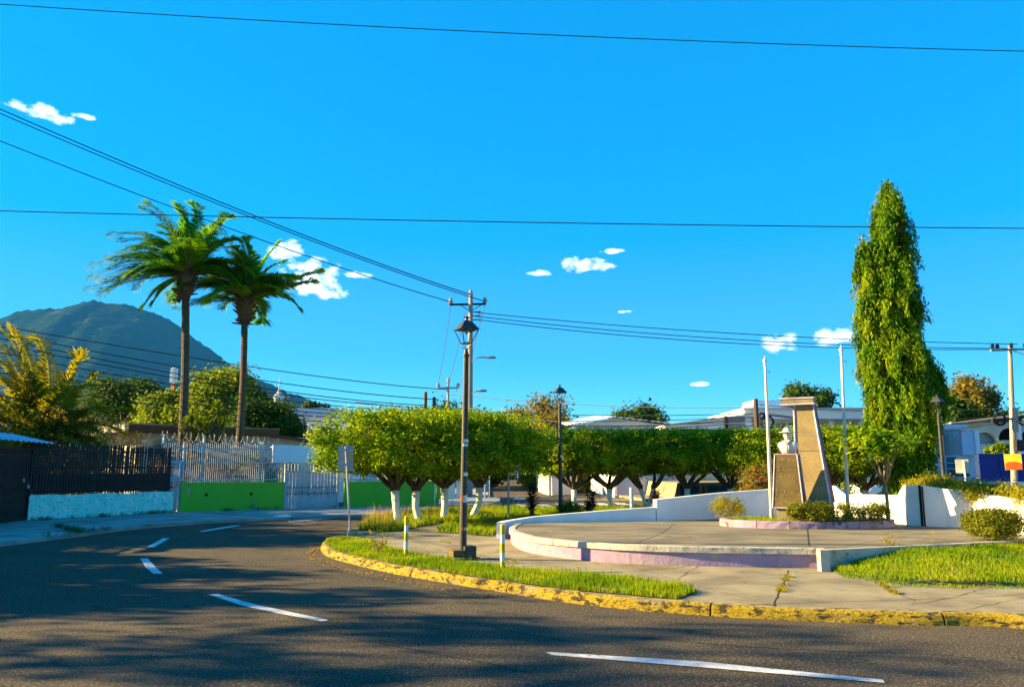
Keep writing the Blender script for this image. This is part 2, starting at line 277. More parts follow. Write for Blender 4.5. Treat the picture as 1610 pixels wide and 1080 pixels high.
# ------------------------------------------------------------------ objects and meshes
def wloc(o):
    v = Vector((0, 0, 0))
    while o is not None:
        v += o.location; o = o.parent
    return v
def tag(o, label=None, cat=None, group=None, kind=None):
    if label: o['label'] = label
    if cat: o['category'] = cat
    if group: o['group'] = group
    if kind: o['kind'] = kind
    return o
def thing(name, label, cat, loc=(0, 0, 0), rz=0, group=None, parent=None):
    o = bpy.data.objects.new(name, None); COL.objects.link(o); o.empty_display_size = 0.3
    o.location = loc; o.rotation_euler = (0, 0, rz)
    return tag(o, label, cat, group)
class MB:
    """collects shapes; build() links them as ONE mesh object. world=True: coordinates are world ones."""
    def __init__(s): s.v = []; s.f = []; s.m = []; s.mi = 0
    def add(s, v, f):
        k = len(s.v); s.v += [tuple(p) for p in v]; s.f += [tuple(i + k for i in q) for q in f]; s.m += [s.mi] * len(f); return s
    def box(s, c, size, rz=0, taper=1.0, rot=None):
        x, y, z = size[0] / 2, size[1] / 2, size[2] / 2
        vs_ = [(-x, -y, -z), (x, -y, -z), (x, y, -z), (-x, y, -z), (-x * taper, -y * taper, z), (x * taper, -y * taper, z), (x * taper, y * taper, z), (-x * taper, y * taper, z)]
        mt = rot if rot is not None else Matrix.Rotation(rz, 3, 'Z')
        return s.add([mt @ Vector(p) + Vector(c) for p in vs_], [(0, 3, 2, 1), (4, 5, 6, 7), (0, 1, 5, 4), (1, 2, 6, 5), (2, 3, 7, 6), (3, 0, 4, 7)])
    def slab(s, A, B, z0, z1, t, off=0.0, z0b=None, z1b=None):
        """upright slab in plan from A to B, thickness t, z0..z1; offset to its right side"""
        A = Vector((A[0], A[1], 0)); B = Vector((B[0], B[1], 0)); u = (B - A).normalized(); n = Vector((u.y, -u.x, 0))
        z0b = z0 if z0b is None else z0b; z1b = z1 if z1b is None else z1b
        a0, a1 = A + n * (off - t / 2), A + n * (off + t / 2); b0, b1 = B + n * (off - t / 2), B + n * (off + t / 2)
        Z = lambda p, z: (p.x, p.y, z)
        return s.add([Z(a1, z0), Z(b1, z0b), Z(b0, z0b), Z(a0, z0), Z(a1, z1), Z(b1, z1b), Z(b0, z1b), Z(a0, z1)],
                     [(0, 3, 2, 1), (4, 5, 6, 7), (0, 1, 5, 4), (1, 2, 6, 5), (2, 3, 7, 6), (3, 0, 4, 7)])
    def tube(s, pts, rad, n=6, cap=True):
        P = [Vector(p) for p in pts]; m = len(P); rad = [rad] * m if isinstance(rad, (int, float)) else rad
        vv = []; ff = []; up = None
        for i in range(m):
            t = (P[min(i + 1, m - 1)] - P[max(i - 1, 0)])
            if t.length < 1e-9: t = Vector((0, 0, 1))
            t.normalize()
            if up is None: up = Vector((1, 0, 0)) if abs(t.x) < 0.8 else Vector((0, 1, 0))
            a = t.cross(up); a.normalize(); b = t.cross(a); up = b.cross(t) * -1 if False else up
            for k in range(n):
                an = 6.28318 * k / n; vv.append(P[i] + (a * math.cos(an) + b * math.sin(an)) * rad[i])
        for i in range(m - 1):
            for k in range(n):
                ff.append((i * n + k, i * n + (k + 1) % n, (i + 1) * n + (k + 1) % n, (i + 1) * n + k))
        if cap: ff += [tuple(range(n))[::-1], tuple((m - 1) * n + k for k in range(n))]
        return s.add(vv, ff)
    def lathe(s, prof, c=(0, 0, 0), n=12, sx=1, sy=1, rz=0):
        vv = []; ff = []; m = len(prof)
        for (r, z) in prof:
            for k in range(n):
                an = 6.28318 * k / n + rz; vv.append((c[0] + r * sx * math.cos(an), c[1] + r * sy * math.sin(an), c[2] + z))
        for i in range(m - 1):
            for k in range(n): ff.append((i * n + k, i * n + (k + 1) % n, (i + 1) * n + (k + 1) % n, (i + 1) * n + k))
        ff += [tuple(range(n))[::-1], tuple((m - 1) * n + k for k in range(n))]
        return s.add(vv, ff)
    def prism(s, poly, z0, z1):
        n = len(poly); ar = sum(poly[i][0] * poly[(i + 1) % n][1] - poly[(i + 1) % n][0] * poly[i][1] for i in range(n))
        if ar < 0: poly = poly[::-1]
        vv = [(p[0], p[1], z0) for p in poly] + [(p[0], p[1], z1) for p in poly]
        return s.add(vv, [tuple(range(n))[::-1], tuple(range(n, 2 * n))] + [(i, (i + 1) % n, n + (i + 1) % n, n + i) for i in range(n)])
    def extrude(s, pts, vec):
        """polygon pts (3D, planar) given thickness along vec"""
        n = len(pts); P = [Vector(p) for p in pts]; Q = [p + Vector(vec) for p in P]
        return s.add(P + Q, [tuple(range(n))[::-1], tuple(range(n, 2 * n))] + [(i, (i + 1) % n, n + (i + 1) % n, n + i) for i in range(n)])
    def quad(s, *p): return s.add(p, [tuple(range(len(p)))])
    def loft(s, secs, n=20, pw=2.0):
        """stack of (cx, cy, z, rx, ry) rings"""
        vv = []; ff = []; m = len(secs)
        for (cx, cy, z, rx, ry) in secs:
            for k in range(n):
                a = 6.28318 * k / n; c_, s_ = math.cos(a), math.sin(a)
                vv.append((cx + rx * math.copysign(abs(c_) ** (2 / pw), c_), cy + ry * math.copysign(abs(s_) ** (2 / pw), s_), z))
        for i in range(m - 1):
            for k in range(n): ff.append((i * n + k, i * n + (k + 1) % n, (i + 1) * n + (k + 1) % n, (i + 1) * n + k))
        ff += [tuple(range(n))[::-1], tuple((m - 1) * n + k for k in range(n))]
        return s.add(vv, ff)
    def build(s, name, material, parent=None, world=False, smooth=False, bevel=0):
        off = wloc(parent) if (parent is not None and world) else Vector((0, 0, 0))
        me = bpy.data.meshes.new(name); me.from_pydata([(p[0] - off.x, p[1] - off.y, p[2] - off.z) for p in s.v], [], s.f)
        mats = material if isinstance(material, (list, tuple)) else [material]
        for x in mats: me.materials.append(x)
        if len(mats) > 1: me.polygons.foreach_set('material_index', s.m)
        bm = bmesh.new(); bm.from_mesh(me); bmesh.ops.recalc_face_normals(bm, faces=bm.faces)
        if bevel: bmesh.ops.bevel(bm, geom=list(bm.edges), offset=bevel, segments=1, affect='EDGES', profile=0.5)
        bm.to_mesh(me); bm.free()
        if smooth: me.polygons.foreach_set('use_smooth', [True] * len(me.polygons))
        me.update()
        o = bpy.data.objects.new(name, me); COL.objects.link(o); o.parent = parent
        return o
def arr_obj(name, verts, quads, material, parent=None, mesh_only=False, k=4):
    me = bpy.data.meshes.new(name); nv, nf = len(verts), len(quads)
    me.vertices.add(nv); me.vertices.foreach_set('co', np.asarray(verts, dtype=np.float32).ravel())
    me.loops.add(nf * k); me.loops.foreach_set('vertex_index', np.asarray(quads, dtype=np.int32).ravel())
    me.polygons.add(nf); me.polygons.foreach_set('loop_start', np.arange(0, nf * k, k, dtype=np.int32))
    me.update(calc_edges=True); me.materials.append(material)
    if mesh_only: return me
    o = bpy.data.objects.new(name, me); COL.objects.link(o); o.parent = parent
    return o
def unit(a): return a / np.maximum(np.linalg.norm(a, axis=1, keepdims=True), 1e-9)
def leaf_arrays(c, nrm, axis, L, W):
    """diamond leaves: centres c, normals nrm, long axis axis, lengths L, widths W"""
    axis = unit(axis - (axis * nrm).sum(1, keepdims=True) * nrm); side = np.cross(nrm, axis)
    L = L[:, None]; W = W[:, None]
    v = np.stack([c - axis * L * .5, c + side * W * .5 - axis * L * .08, c + axis * L * .5, c - side * W * .5 - axis * L * .08], 1).reshape(-1, 3)
    return v, np.arange(len(v)).reshape(-1, 4)
def clump_leaves(rs, centers, K, cr, size, aspect=0.5, droop=0.0, core=None, flat=1.0):
    n = len(centers) * K
    c = np.repeat(centers, K, 0); off = rs.normal(size=(n, 3)) * cr * 0.5; off[:, 2] *= flat
    p = c + off
    ctr = core if core is not None else centers.mean(0)
    outw = unit(p - ctr)
    nrm = unit(outw * 0.5 + unit(off) * 0.5 + rs.normal(size=(n, 3)) * 0.55 + np.array([0, 0, 0.25]))
    ax = rs.normal(size=(n, 3)) + outw * 0.5; ax[:, 2] -= droop
    L = size * rs.uniform(0.65, 1.3, n)
    return leaf_arrays(p, nrm, ax, L, L * aspect)
def copy_tree(o, loc, rz, label=None, scale=None, parent=None):
    r = o.copy(); COL.objects.link(r)
    if parent is None: r.location = loc; r.rotation_euler = (0, 0, rz)
    else: r.parent = parent
    if scale: r.scale = scale
    if label: r['label'] = label
    for ch in list(o.children): copy_tree(ch, None, None, parent=r)
    return r
# ------------------------------------------------------------------ ground, road, mountain
ZI, ZP, ZPL = 0.12, 0.42, 0.53        # island pavement, platform, planter soil
def sheet(name, poly, z, material, kind='structure'):
    mb = MB(); mb.add([(p[0], p[1], z) for p in poly], [tuple(range(len(poly)))])
    return tag(mb.build(name, material), kind=kind)
sheet('ground', [(-7000, -400), (7000, -400), (7000, 7000), (-7000, 7000)], -0.02, M['ground'])
sheet('road', [(-60, -25), (70, -25), (70, 46), (-60, 46)], 0.0, M['asphalt'])

# uphill street beyond the junction
def zroad(d): return max(0.004, 0.00062 * (d - 44) ** 2 * 0.9 + 0.006) if d > 44 else 0.004
mb = MB(); rows = []
for d in (44, 48, 52, 57, 62, 68, 76, 85, 95, 110, 130):
    z = 0.006 + 0.00075 * (d - 44) ** 2 if d < 80 else 0.006 + 0.00075 * 36 ** 2 + 0.054 * (d - 80)
    pxr = {44: 1010, 48: 985, 52: 955, 57: 925, 62: 900, 68: 880, 76: 862, 85: 850, 95: 842, 110: 835, 130: 830}[d]
    rows.append(((768 - 805) / FPX * d, (pxr - 805) / FPX * d, d, z))
v = []; f = []
for i, (a, b, d, z) in enumerate(rows):
    v += [(a, d, z), (b, d, z)]
    if i: f.append((2 * i - 2, 2 * i - 1, 2 * i + 1, 2 * i))
mb.add(v, f); hill = tag(mb.build('side_street', M['asphalt']), kind='structure')
# raised verge on the right of that street with terrain behind
mb = MB(); v = []; f = []
for i, (a, b, d, z) in enumerate(rows):
    v += [(b, d, z), (b, d, z + 0.14), (b + 1.6, d, z + 0.16), (b + 1.8, d, z + 1.0), (b + 30, d + 3, z + 1.2)]
    if i:
        for k in range(4): f.append((5 * i - 5 + k, 5 * i - 4 + k, 5 * i + 1 + k, 5 * i + k))
mb.add(v, f); tag(mb.build('side_street_pavement', M['concrete']), kind='structure')
mb = MB(); v = []; f = []
for i, (a, b, d, z) in enumerate(rows):
    v += [(a, d, z), (a, d, z + 0.14), (a - 6, d, z + 0.3), (a - 30, d, z + 0.6)]
    if i:
        for k in range(3): f.append((4 * i - 4 + k, 4 * i + k, 4 * i + 1 + k, 4 * i - 3 + k))
mb.add(v, f); tag(mb.build('left_pavement_beyond', M['sidewalk']), kind='structure')

# volcano
def build_mountain():
    sil = [(-700, 560), (-400, 520), (-150, 512), (0, 503), (30, 492), (60, 489), (100, 481), (128, 474), (150, 470), (175, 477), (198, 480), (225, 486), (250, 496), (275, 512), (300, 530), (340, 556), (380, 580),
           (430, 606), (470, 624), (510, 637), (560, 651), (640, 668), (800, 690), (1100, 705), (1700, 715)]
    xs = [D(a, b, 5200).x for a, b in sil]; zs = [D(a, b, 5200).z for a, b in sil]
    nx, ny = 420, 90
    X = np.linspace(xs[0], xs[-1], nx); prof = np.interp(X, xs, zs)
    T = np.linspace(0, 1.12, ny)
    r = np.random.RandomState(3)
    def fb(x, y, s0, octs):
        o = np.zeros_like(x)
        for k in range(octs):
            s = s0 * 2 ** k; a = 0.55 ** k
            for _ in range(3):
                th = r.uniform(0, 6.28); o += a * np.sin((x * math.cos(th) + y * math.sin(th)) * s + r.uniform(0, 6.28)) / 1.7
        return o
    XX, TT = np.meshgrid(X, T)
    YY = 3300 + 1900 * TT
    up = np.clip(TT, 0, 1) ** 0.85
    down = np.where(TT > 1, (TT - 1) * 900, 0)
    gx = XX + 70 * fb(XX, YY, 1 / 500, 2)
    ridg = np.abs(np.sin(gx / 120 + 0.8 * np.sin(YY / 700))) * 0.6 + np.abs(np.sin(gx / 47 + YY / 400)) * 0.3
    Z = prof[None, :] * up
    Z -= ridg * 75 * up * (1 - up ** 3) * np.clip(prof / 900, 0.1, 1)[None, :]
    Z += fb(XX, YY, 1 / 90, 4) * 10 * np.clip(up, 0, 1) * np.clip(prof / 500, 0.15, 1)[None, :]
    Z += r.uniform(-1, 1, XX.shape) * 8.5 * np.clip(prof / 500, 0.2, 1)[None, :] * up
    Z -= down; Z[0] = -30
    V = np.stack([XX, YY, Z], -1).reshape(-1, 3)
    idx = np.arange(nx * ny).reshape(ny, nx)
    Q = np.stack([idx[:-1, :-1], idx[:-1, 1:], idx[1:, 1:], idx[1:, :-1]], -1).reshape(-1, 4)
    o = arr_obj('mountain', V, Q, M['mountain']); tag(o, kind='structure')
build_mountain()

# ------------------------------------------------------------------ cutting a polygon into slabs
def clip_cell(poly, z0, z1, cell, gap, name, material, parent, jitter=0.0012, world=True):
    """part of prism(poly) inside the convex cell (list of xy)"""
    n = len(cell); cx = sum(p[0] for p in cell) / n; cy = sum(p[1] for p in cell) / n; cur = [(p[0], p[1]) for p in poly]
    for i in range(n):
        a = Vector((*cell[i], 0)); b = Vector((*cell[(i + 1) % n], 0)); d = (b - a).normalized(); nx, ny = d.y, -d.x
        if nx * (cx - a.x) + ny * (cy - a.y) > 0: nx, ny = -nx, -ny
        f = lambda q: (q[0] - a.x) * nx + (q[1] - a.y) * ny + gap / 2
        out = []
        for k in range(len(cur)):
            p_, q_ = cur[k], cur[(k + 1) % len(cur)]; fp, fq = f(p_), f(q_)
            if fp <= 0: out.append(p_)
            if fp * fq < 0: t = fp / (fp - fq); out.append((p_[0] + (q_[0] - p_[0]) * t, p_[1] + (q_[1] - p_[1]) * t))
        cur = out
        if len(cur) < 3: return None
    cl = []
    for q in cur:
        if not cl or (abs(q[0] - cl[-1][0]) + abs(q[1] - cl[-1][1])) > 1e-4: cl.append(q)
    if len(cl) > 2 and abs(cl[0][0] - cl[-1][0]) + abs(cl[0][1] - cl[-1][1]) < 1e-4: cl.pop()
    ar = sum(cl[k][0] * cl[(k + 1) % len(cl)][1] - cl[(k + 1) % len(cl)][0] * cl[k][1] for k in range(len(cl))) / 2
    if len(cl) < 3 or abs(ar) < .02: return None
    bm = bmesh.new(); bm.faces.new([bm.verts.new((q[0], q[1], 0)) for q in (cl if ar > 0 else cl[::-1])])
    ext = bmesh.ops.extrude_face_region(bm, geom=list(bm.faces))
    dz = rnd.uniform(-jitter, jitter); tx, ty = rnd.uniform(-jitter, jitter) * .5, rnd.uniform(-jitter, jitter) * .5
    newv = {e for e in ext['geom'] if isinstance(e, bmesh.types.BMVert)}
    off = wloc(parent)
    for vv in bm.verts:
        top = vv in newv
        vv.co = Vector((vv.co.x - off.x, vv.co.y - off.y, (z1 + dz + (vv.co.x - cx) * tx + (vv.co.y - cy) * ty if top else z0) - off.z))
    bmesh.ops.recalc_face_normals(bm, faces=bm.faces)
    me = bpy.data.meshes.new(name); bm.to_mesh(me); bm.free(); me.materials.append(material); me.materials.append(M['joint_dirt'])
    for pl in me.polygons:
        if abs(pl.normal.z) < .5: pl.material_index = 1
    o = bpy.data.objects.new(name, me); COL.objects.link(o); o.parent = parent
    return o
def slabs(poly, z0, z1, origin, ang, sx, sy, gap, material, parent, name='slab', jit=0.2):
    ca, sa = math.cos(ang), math.sin(ang)
    loc = [((p[0] - origin[0]) * ca + (p[1] - origin[1]) * sa, -(p[0] - origin[0]) * sa + (p[1] - origin[1]) * ca) for p in poly]
    x0, x1 = min(p[0] for p in loc), max(p[0] for p in loc); y0, y1 = min(p[1] for p in loc), max(p[1] for p in loc)
    ix0, ix1 = math.floor(x0 / sx), math.ceil(x1 / sx); iy0, iy1 = math.floor(y0 / sy), math.ceil(y1 / sy)
    rr = random.Random(5); nodes = {}
    for i in range(ix0, ix1 + 1):
        for j in range(iy0, iy1 + 1):
            nodes[i, j] = (i * sx + rr.uniform(-jit, jit), j * sy + rr.uniform(-jit, jit))
    W = lambda p: (origin[0] + p[0] * ca - p[1] * sa, origin[1] + p[0] * sa + p[1] * ca)
    for i in range(ix0, ix1):
        for j in range(iy0, iy1):
            clip_cell(poly, z0, z1, [W(nodes[i, j]), W(nodes[i + 1, j]), W(nodes[i + 1, j + 1]), W(nodes[i, j + 1])], gap, name, material, parent)

# ------------------------------------------------------------------ the plaza island
kerb_px = [(1900, 1010), (1610, 969), (1420, 963), (1223, 956), (1100, 949), (980, 940), (880, 929), (780, 914), (700, 902), (620, 889), (560, 876), (522, 866), (508, 856), (512, 847), (535, 838), (562, 828), (590, 815), (640, 805), (700, 801), (800, 798), (900, 796), (1100, 793), (1400, 791), (1800, 790)]
kerb = [G(a, b, ZI) for a, b in kerb_px]
kerb_path = catmull([(p.x, p.y, 0) for p in kerb], 0.3)
isl = [(p.x, p.y) for p in kerb_path]
def inset(path, d):
    out = []
    for i, p in enumerate(path):
        t = (path[min(i + 1, len(path) - 1)] - path[max(i - 1, 0)]); t.normalize(); n = Vector((t.y, -t.x, 0))
        out.append(p + n * d)
    return out
# island is on the right-hand side when walking the path (clockwise)
inner = inset(kerb_path, 0.17)
far_close = [(30, 30), (30, 9)]
inner_poly = [(p.x, p.y) for p in inner] + [(inner[-1].x, inner[-1].y - 1)]
pave = tag(sheet('plaza_pavement', inner_poly, ZI - 0.0035, M['joint_dirt']), kind='structure')
slabs(inner_poly, ZI - 0.02, ZI, (3.05, 9.6), R(14), 2.9, 2.3, 0.014, M['concrete'], pave)
# kerb stones
def stone(path, i0, i1, prof, name, material, parent, gap=0.012, rough_amp=0.006, top=(4,)):
    v = []; f = []; m = len(prof)
    seg = path[i0:i1 + 1]
    for i, p in enumerate(seg):
        gi = i0 + i
        t = (path[min(gi + 1, len(path) - 1)] - path[max(gi - 1, 0)]); t.normalize(); n = Vector((t.y, -t.x, 0))
        q = p.copy()
        if i == 0: q += t * gap
        if i == len(seg) - 1: q -= t * gap
        for (o, z) in prof:
            jj = rnd.uniform(-rough_amp, rough_amp)
            v.append(q + n * (o + jj) + Vector((0, 0, z + jj * 0.7)))
        if i:
            for k in range(m):
                f.append(((i - 1) * m + k, (i - 1) * m + (k + 1) % m, i * m + (k + 1) % m, i * m + k))
    L = len(seg) - 1
    f += [tuple(range(m)), tuple(L * m + k for k in range(m))[::-1]]
    mb = MB(); mb.add(v, f)
    if isinstance(material, tuple):
        mb.m = [1 if (i_ < (len(seg) - 1) * m and i_ % m in top) else 0 for i_ in range(len(f))]
    return mb.build(name, material, parent)
kerb_o = tag(sheet('plaza_kerb', [(p.x + 0, p.y) for p in inset(kerb_path, 0.02)] + [(p.x, p.y) for p in inset(kerb_path, 0.15)[::-1]], 0.04, M['concrete']), kind='structure')
fine = catmull([(p.x, p.y, 0) for p in kerb], 0.12)
prof = [(-0.045, -0.02), (-0.025, 0.05), (-0.005, 0.095), (0.02, 0.118), (0.05, 0.126), (0.165, 0.121), (0.165, -0.02)]
i = 0; rr = random.Random(11)
while i < len(fine) - 4:
    st = int(rr.uniform(14, 24)); j = min(len(fine) - 1, i + st)
    if len(fine) - j < 5: j = len(fine) - 1
    stone(fine, i, j, prof, 'kerb_stone', (M['yellow_kerb'], M['kerb_top']), kerb_o, rough_amp=0.010); i = j
# gutter strip of crumbled concrete at the western nose
gp = [G(a, b, 0) for a, b in [(486, 862), (478, 876), (520, 895), (600, 912), (690, 932), (760, 941)]]
gut = catmull([(p.x, p.y, 0) for p in gp], 0.2)
gi_ = inset(gut, -0.0); go = inset(gut, -0.15)
gutter = tag(sheet('gutter', [(p.x, p.y) for p in gi_] + [(p.x, p.y) for p in go[::-1]], 0.006, M['joint_dirt']), kind='structure')

# ------------------------------------------------------------------ round platform with rim
front_px = [(803, 830), (812, 837), (832, 843), (858, 847), (903, 851.5), (969, 856), (1051, 859), (1158, 861), (1240, 862), (1296, 863)]
fr = [G(a, b, ZP) for a, b in front_px]
back = [G(1521, 854, ZP), G(1640, 845, ZP), G(1600, 838, ZP), G(1525, 829, ZP), G(1454, 826, ZP), G(1412, 823, ZP), G(1375, 816, ZP), G(1303, 809, ZP), G(1230, 808.5, ZP), G(1126, 811, ZP), G(1000, 814, ZP), G(886, 816, ZP), G(846, 818, ZP), G(818, 822, ZP)]
frc = catmull([(p.x, p.y, 0) for p in fr], 0.2)
plat_poly = [(p.x, p.y) for p in frc] + [(p.x, p.y) for p in back]
mb = MB(); mb.prism(plat_poly, 0.1, ZP - 0.035)
plat = thing('platform', 'round raised concrete platform with lilac side and worn white rim around the monument', 'platform', (fr[5].x, fr[5].y, 0))
mb.build('platform_base', M['lilac'], plat, world=True)
slabs(plat_poly, ZP - 0.034, ZP, (G(1270, 855, ZP).x, G(1270, 855, ZP).y), R(4), 4.2, 3.4, 0.014, M['platform'], plat)
rim_path = catmull([(p.x, p.y, 0) for p in [Vector((back[-2].x, back[-2].y, 0)), Vector((back[-1].x, back[-1].y, 0))] + fr], 0.2)
pr = [(-0.035, ZP - 0.085), (-0.035, ZP + 0.004), (-0.02, ZP + 0.012), (0.10, ZP + 0.012), (0.10, ZP - 0.085)]
# path runs left to right along the front, platform lies on its left: offsets negative outward -> mirrored
pr = [(-o, z) for o, z in pr]
i = 0
while i < len(rim_path) - 2:
    j = min(len(rim_path) - 1, i + 9)
    if len(rim_path) - j < 4: j = len(rim_path) - 1
    st_ = stone(rim_path, i, j, pr, 'rim_stone', M['rim_white'], plat, gap=0.004, rough_amp=0.004)
    st_.data.transform(Matrix.Translation(-wloc(plat))); i = j

# ------------------------------------------------------------------ white walls around the platform
def wall_run(root, name, pts, zt, z0, th, material, cap=None):
    mb = MB()
    for k in range(len(pts) - 1):
        mb.slab(pts[k], pts[k + 1], z0, zt[k], th, 0, z1b=zt[k + 1])
    return mb.build(name, material, root, world=True)
w1 = thing('garden_wall', 'low curved white garden wall stepping up behind the left of the platform', 'wall', G(900, 815, ZI))
def WD(px, py, d):
    q = D(px, py, d); return Vector((q.x, q.y, 0)), q.z
wp = [WD(786, 821, 18.6), WD(793, 819, 19.0), WD(808, 816.5, 19.3), WD(838, 812, 19.6), WD(880, 808, 19.8), WD(956, 802, 20.1), WD(1029, 797, 20.3)]
a = [q[0] for q in wp]; zt = [q[1] for q in wp]
def smoothwall(pts, zt, name, root, th=0.16, z0=0.1, material=None):
    q = catmull([(p.x, p.y, z) for p, z in zip(pts, zt)], 0.35)
    mb = MB(); m = len(q); v = []; f = []
    for i, p in enumerate(q):
        t = q[min(i + 1, m - 1)] - q[max(i - 1, 0)]; t.z = 0; t.normalize(); n = Vector((t.y, -t.x, 0))
        a_, b_ = p + n * th / 2, p - n * th / 2
        v += [(a_.x, a_.y, z0), (a_.x, a_.y, p.z), (b_.x, b_.y, p.z), (b_.x, b_.y, z0)]
        if i:
            for k in range(4): f.append(((i - 1) * 4 + k, (i - 1) * 4 + (k + 1) % 4, i * 4 + (k + 1) % 4, i * 4 + k))
    f += [(0, 1, 2, 3), tuple((m - 1) * 4 + k for k in (3, 2, 1, 0))]
    mb.add(v, f); return mb.build(name, material or M['white_wall'], root, world=True)
smoothwall(a, zt, 'low_wall', w1)
wp = [WD(1029.5, 785, 20.3), WD(1126, 775, 21.1), WD(1180, 771, 21.5), WD(1232, 767, 21.9)]
b = [q[0] for q in wp]; zb = [q[1] for q in wp]
smoothwall(b, zb, 'tall_wall', w1)
w2 = thing('garden_wall', 'tall white garden wall curving round the right of the platform below golden hedge', 'wall', G(1454, 827, ZP))
def W2(px, py): p = G(px, py, ZP); return Vector((p.x, p.y, 0))
c = [W2(1303, 811), W2(1345, 813), W2(1375, 816), W2(1420, 823)]
zc = [ZAT(777, p.y) for p in c]; zc[0] = ZAT(762, c[0].y)
mbs = MB(); e = W2(1318, 811.8); g_ = W2(1334, 812.5)
mbs.slab(c[0], e, 0.1, ZAT(763, c[0].y), 0.16, z1b=ZAT(764, e.y)); mbs.slab(e, g_, 0.1, ZAT(764, e.y), 0.16, z1b=ZAT(778, g_.y)); mbs.slab(g_, c[3], 0.1, ZAT(777, g_.y), 0.16, z1b=ZAT(778, c[3].y))
k1 = W2(1431, 825); k2 = W2(1452, 826.5)
mbs.slab(c[3], k1, 0.1, ZAT(778, c[3].y), 0.16, z1b=ZAT(762.5, k1.y)); mbs.slab(k1, k2, 0.1, ZAT(762.5, k1.y), 0.16, z1b=ZAT(762.5, k2.y))
mbs.build('low_wall_panel', M['white_wall'], w2, world=True)
d_ = [W2(1454, 826.8), W2(1490, 828.2), W2(1536, 830.3)]; mb = MB()
wz = lambda px, p: ZAT(762.5 + (px - 1452) * 0.142, p.y)
for (p0, x0, p1, x1) in ((d_[0], 1454, d_[1], 1490), (d_[1], 1490, d_[2], 1536)): mb.slab(p0, p1, 0.1, wz(x0, p0), 0.16, z1b=wz(x1, p1))
mb.build('wall_panel', M['white_wall'], w2, world=True)
d2 = [W2(1538.5, 830.5), W2(1575, 835), W2(1625, 842), W2(1720, 856), W2(1850, 885)]; xs_ = [1538, 1575, 1625, 1720, 1850]; mb = MB()
for k in range(4): mb.slab(d2[k], d2[k + 1], 0.1, wz(xs_[k], d2[k]), 0.16, z1b=wz(xs_[k + 1], d2[k + 1]))
mb.build('wall_panel', M['white_wall'], w2, world=True)
mb = MB(); mb.slab(W2(1452.6, 826.7), W2(1453.6, 826.8), 0.1, ZAT(763, k2.y), 0.13); mb.slab(W2(1536.4, 830.35), W2(1538.2, 830.45), 0.1, ZAT(774, d_[2].y), 0.13)
mb.build('joint', M['dark'], w2, world=True)
mb = MB()
for (px, py) in ((1452.8, 827.5),):
    p = G(px, py, ZP); mb.tube([(p.x, p.y - .05, ZP), (p.x, p.y - .05, ZAT(764 if px < 1500 else 775, p.y))], 0.02, 6)
mb.build('drain_pipe', M['black_metal'], w2, world=True)

# raised bank of soil behind the walls
bank = [W2(1440, 820), W2(1490, 825), W2(1540, 828), W2(1625, 838), W2(1850, 870)]
mb = MB(); zbk = [ZAT(768, p.y) - 0.12 for p in bank]
v = []; f = []
for i, (p, z) in enumerate(zip(bank, zbk)):
    v += [(p.x + 0.25, p.y + 0.35, z), (p.x + 2.2, p.y + 2.6, z), (p.x + 3.5, p.y + 4.5, 0.1)]
    if i:
        for k in range(2): f.append((3 * i - 3 + k, 3 * i + k, 3 * i + 1 + k, 3 * i - 2 + k))
mb.add(v, f); tag(mb.build('soil_bank', M['soil']), kind='structure')

# lawn retaining edge
lw = thing('lawn_kerb', 'thin white topped concrete edge between right lawn and platform', 'kerb', G(1296, 893, ZI))
A_ = G(1296, 866, ZP); A_.z = 0; B_ = G(1521, 855, ZP); C_ = G(1660, 846.5, ZP)
A0 = G(1297, 890, ZI); A0.z = 0
mb = MB(); mb.slab((A_.x, A_.y + .02), (B_.x, B_.y), 0.1, ZP + 0.02, 0.10); mb.slab((B_.x, B_.y), (C_.x + .3, C_.y), 0.1, ZP + 0.02, 0.10)
mb.slab((A_.x - .03, A_.y + .07), (A_.x - .03, A_.y - 0.10), 0.1, ZP + 0.024, 0.14)
mb.build('edge_wall', M['rim_white'], lw, world=True)

# planter below the monument
pc = (G(1268, 800, ZPL)); PCX, PCY = 6.95, 17.6
pcl = G(1127, 814, ZPL + .04); pcr = G(1413, 817, ZPL + .04); pcf = G(1262, 820.5, ZPL + .04)
print('planter', pcl, pcr, pcf)
print(pcl,pcr,pcf)
PCX = (pcl.x + pcr.x) / 2; RX = (pcr.x - pcl.x) / 2; PCY = (pcl.y + pcr.y) / 2; RY = PCY - pcf.y
RYB = 1.1
planter = thing('planter', 'low oval planter bed with mauve stone edge at the foot of the monument', 'planter', (PCX, PCY, ZP))
def ell(k, n=64, s=1.0):
    a = 6.28318 * k / n; sy = RY if math.sin(a) < 0 else RYB
    return (PCX + RX * s * math.cos(a), PCY + sy * s * math.sin(a))
mb = MB(); mb.prism([ell(k, 64, 0.96) for k in range(64)], ZP + 0.002, ZPL); mb.build('planter_soil', M['soil'], planter, world=True)
ring = [Vector((*ell(k), 0)) for k in range(65)]
pr2 = [(-0.02, ZP - .01), (-0.01, ZPL + 0.0), (0.0, ZPL + 0.045), (0.13, ZPL + 0.045), (0.13, ZP - .01)]
pr2 = [(-o, z) for o, z in pr2]
for k in range(0, 64, 4):
    s_ = stone(ring, k, k + 4, pr2, 'edge_stone', M['mauve_stone'] if k not in (36, 40) else M['lilac'], planter, gap=0.006)
    s_.data.transform(Matrix.Translation(-wloc(planter)))

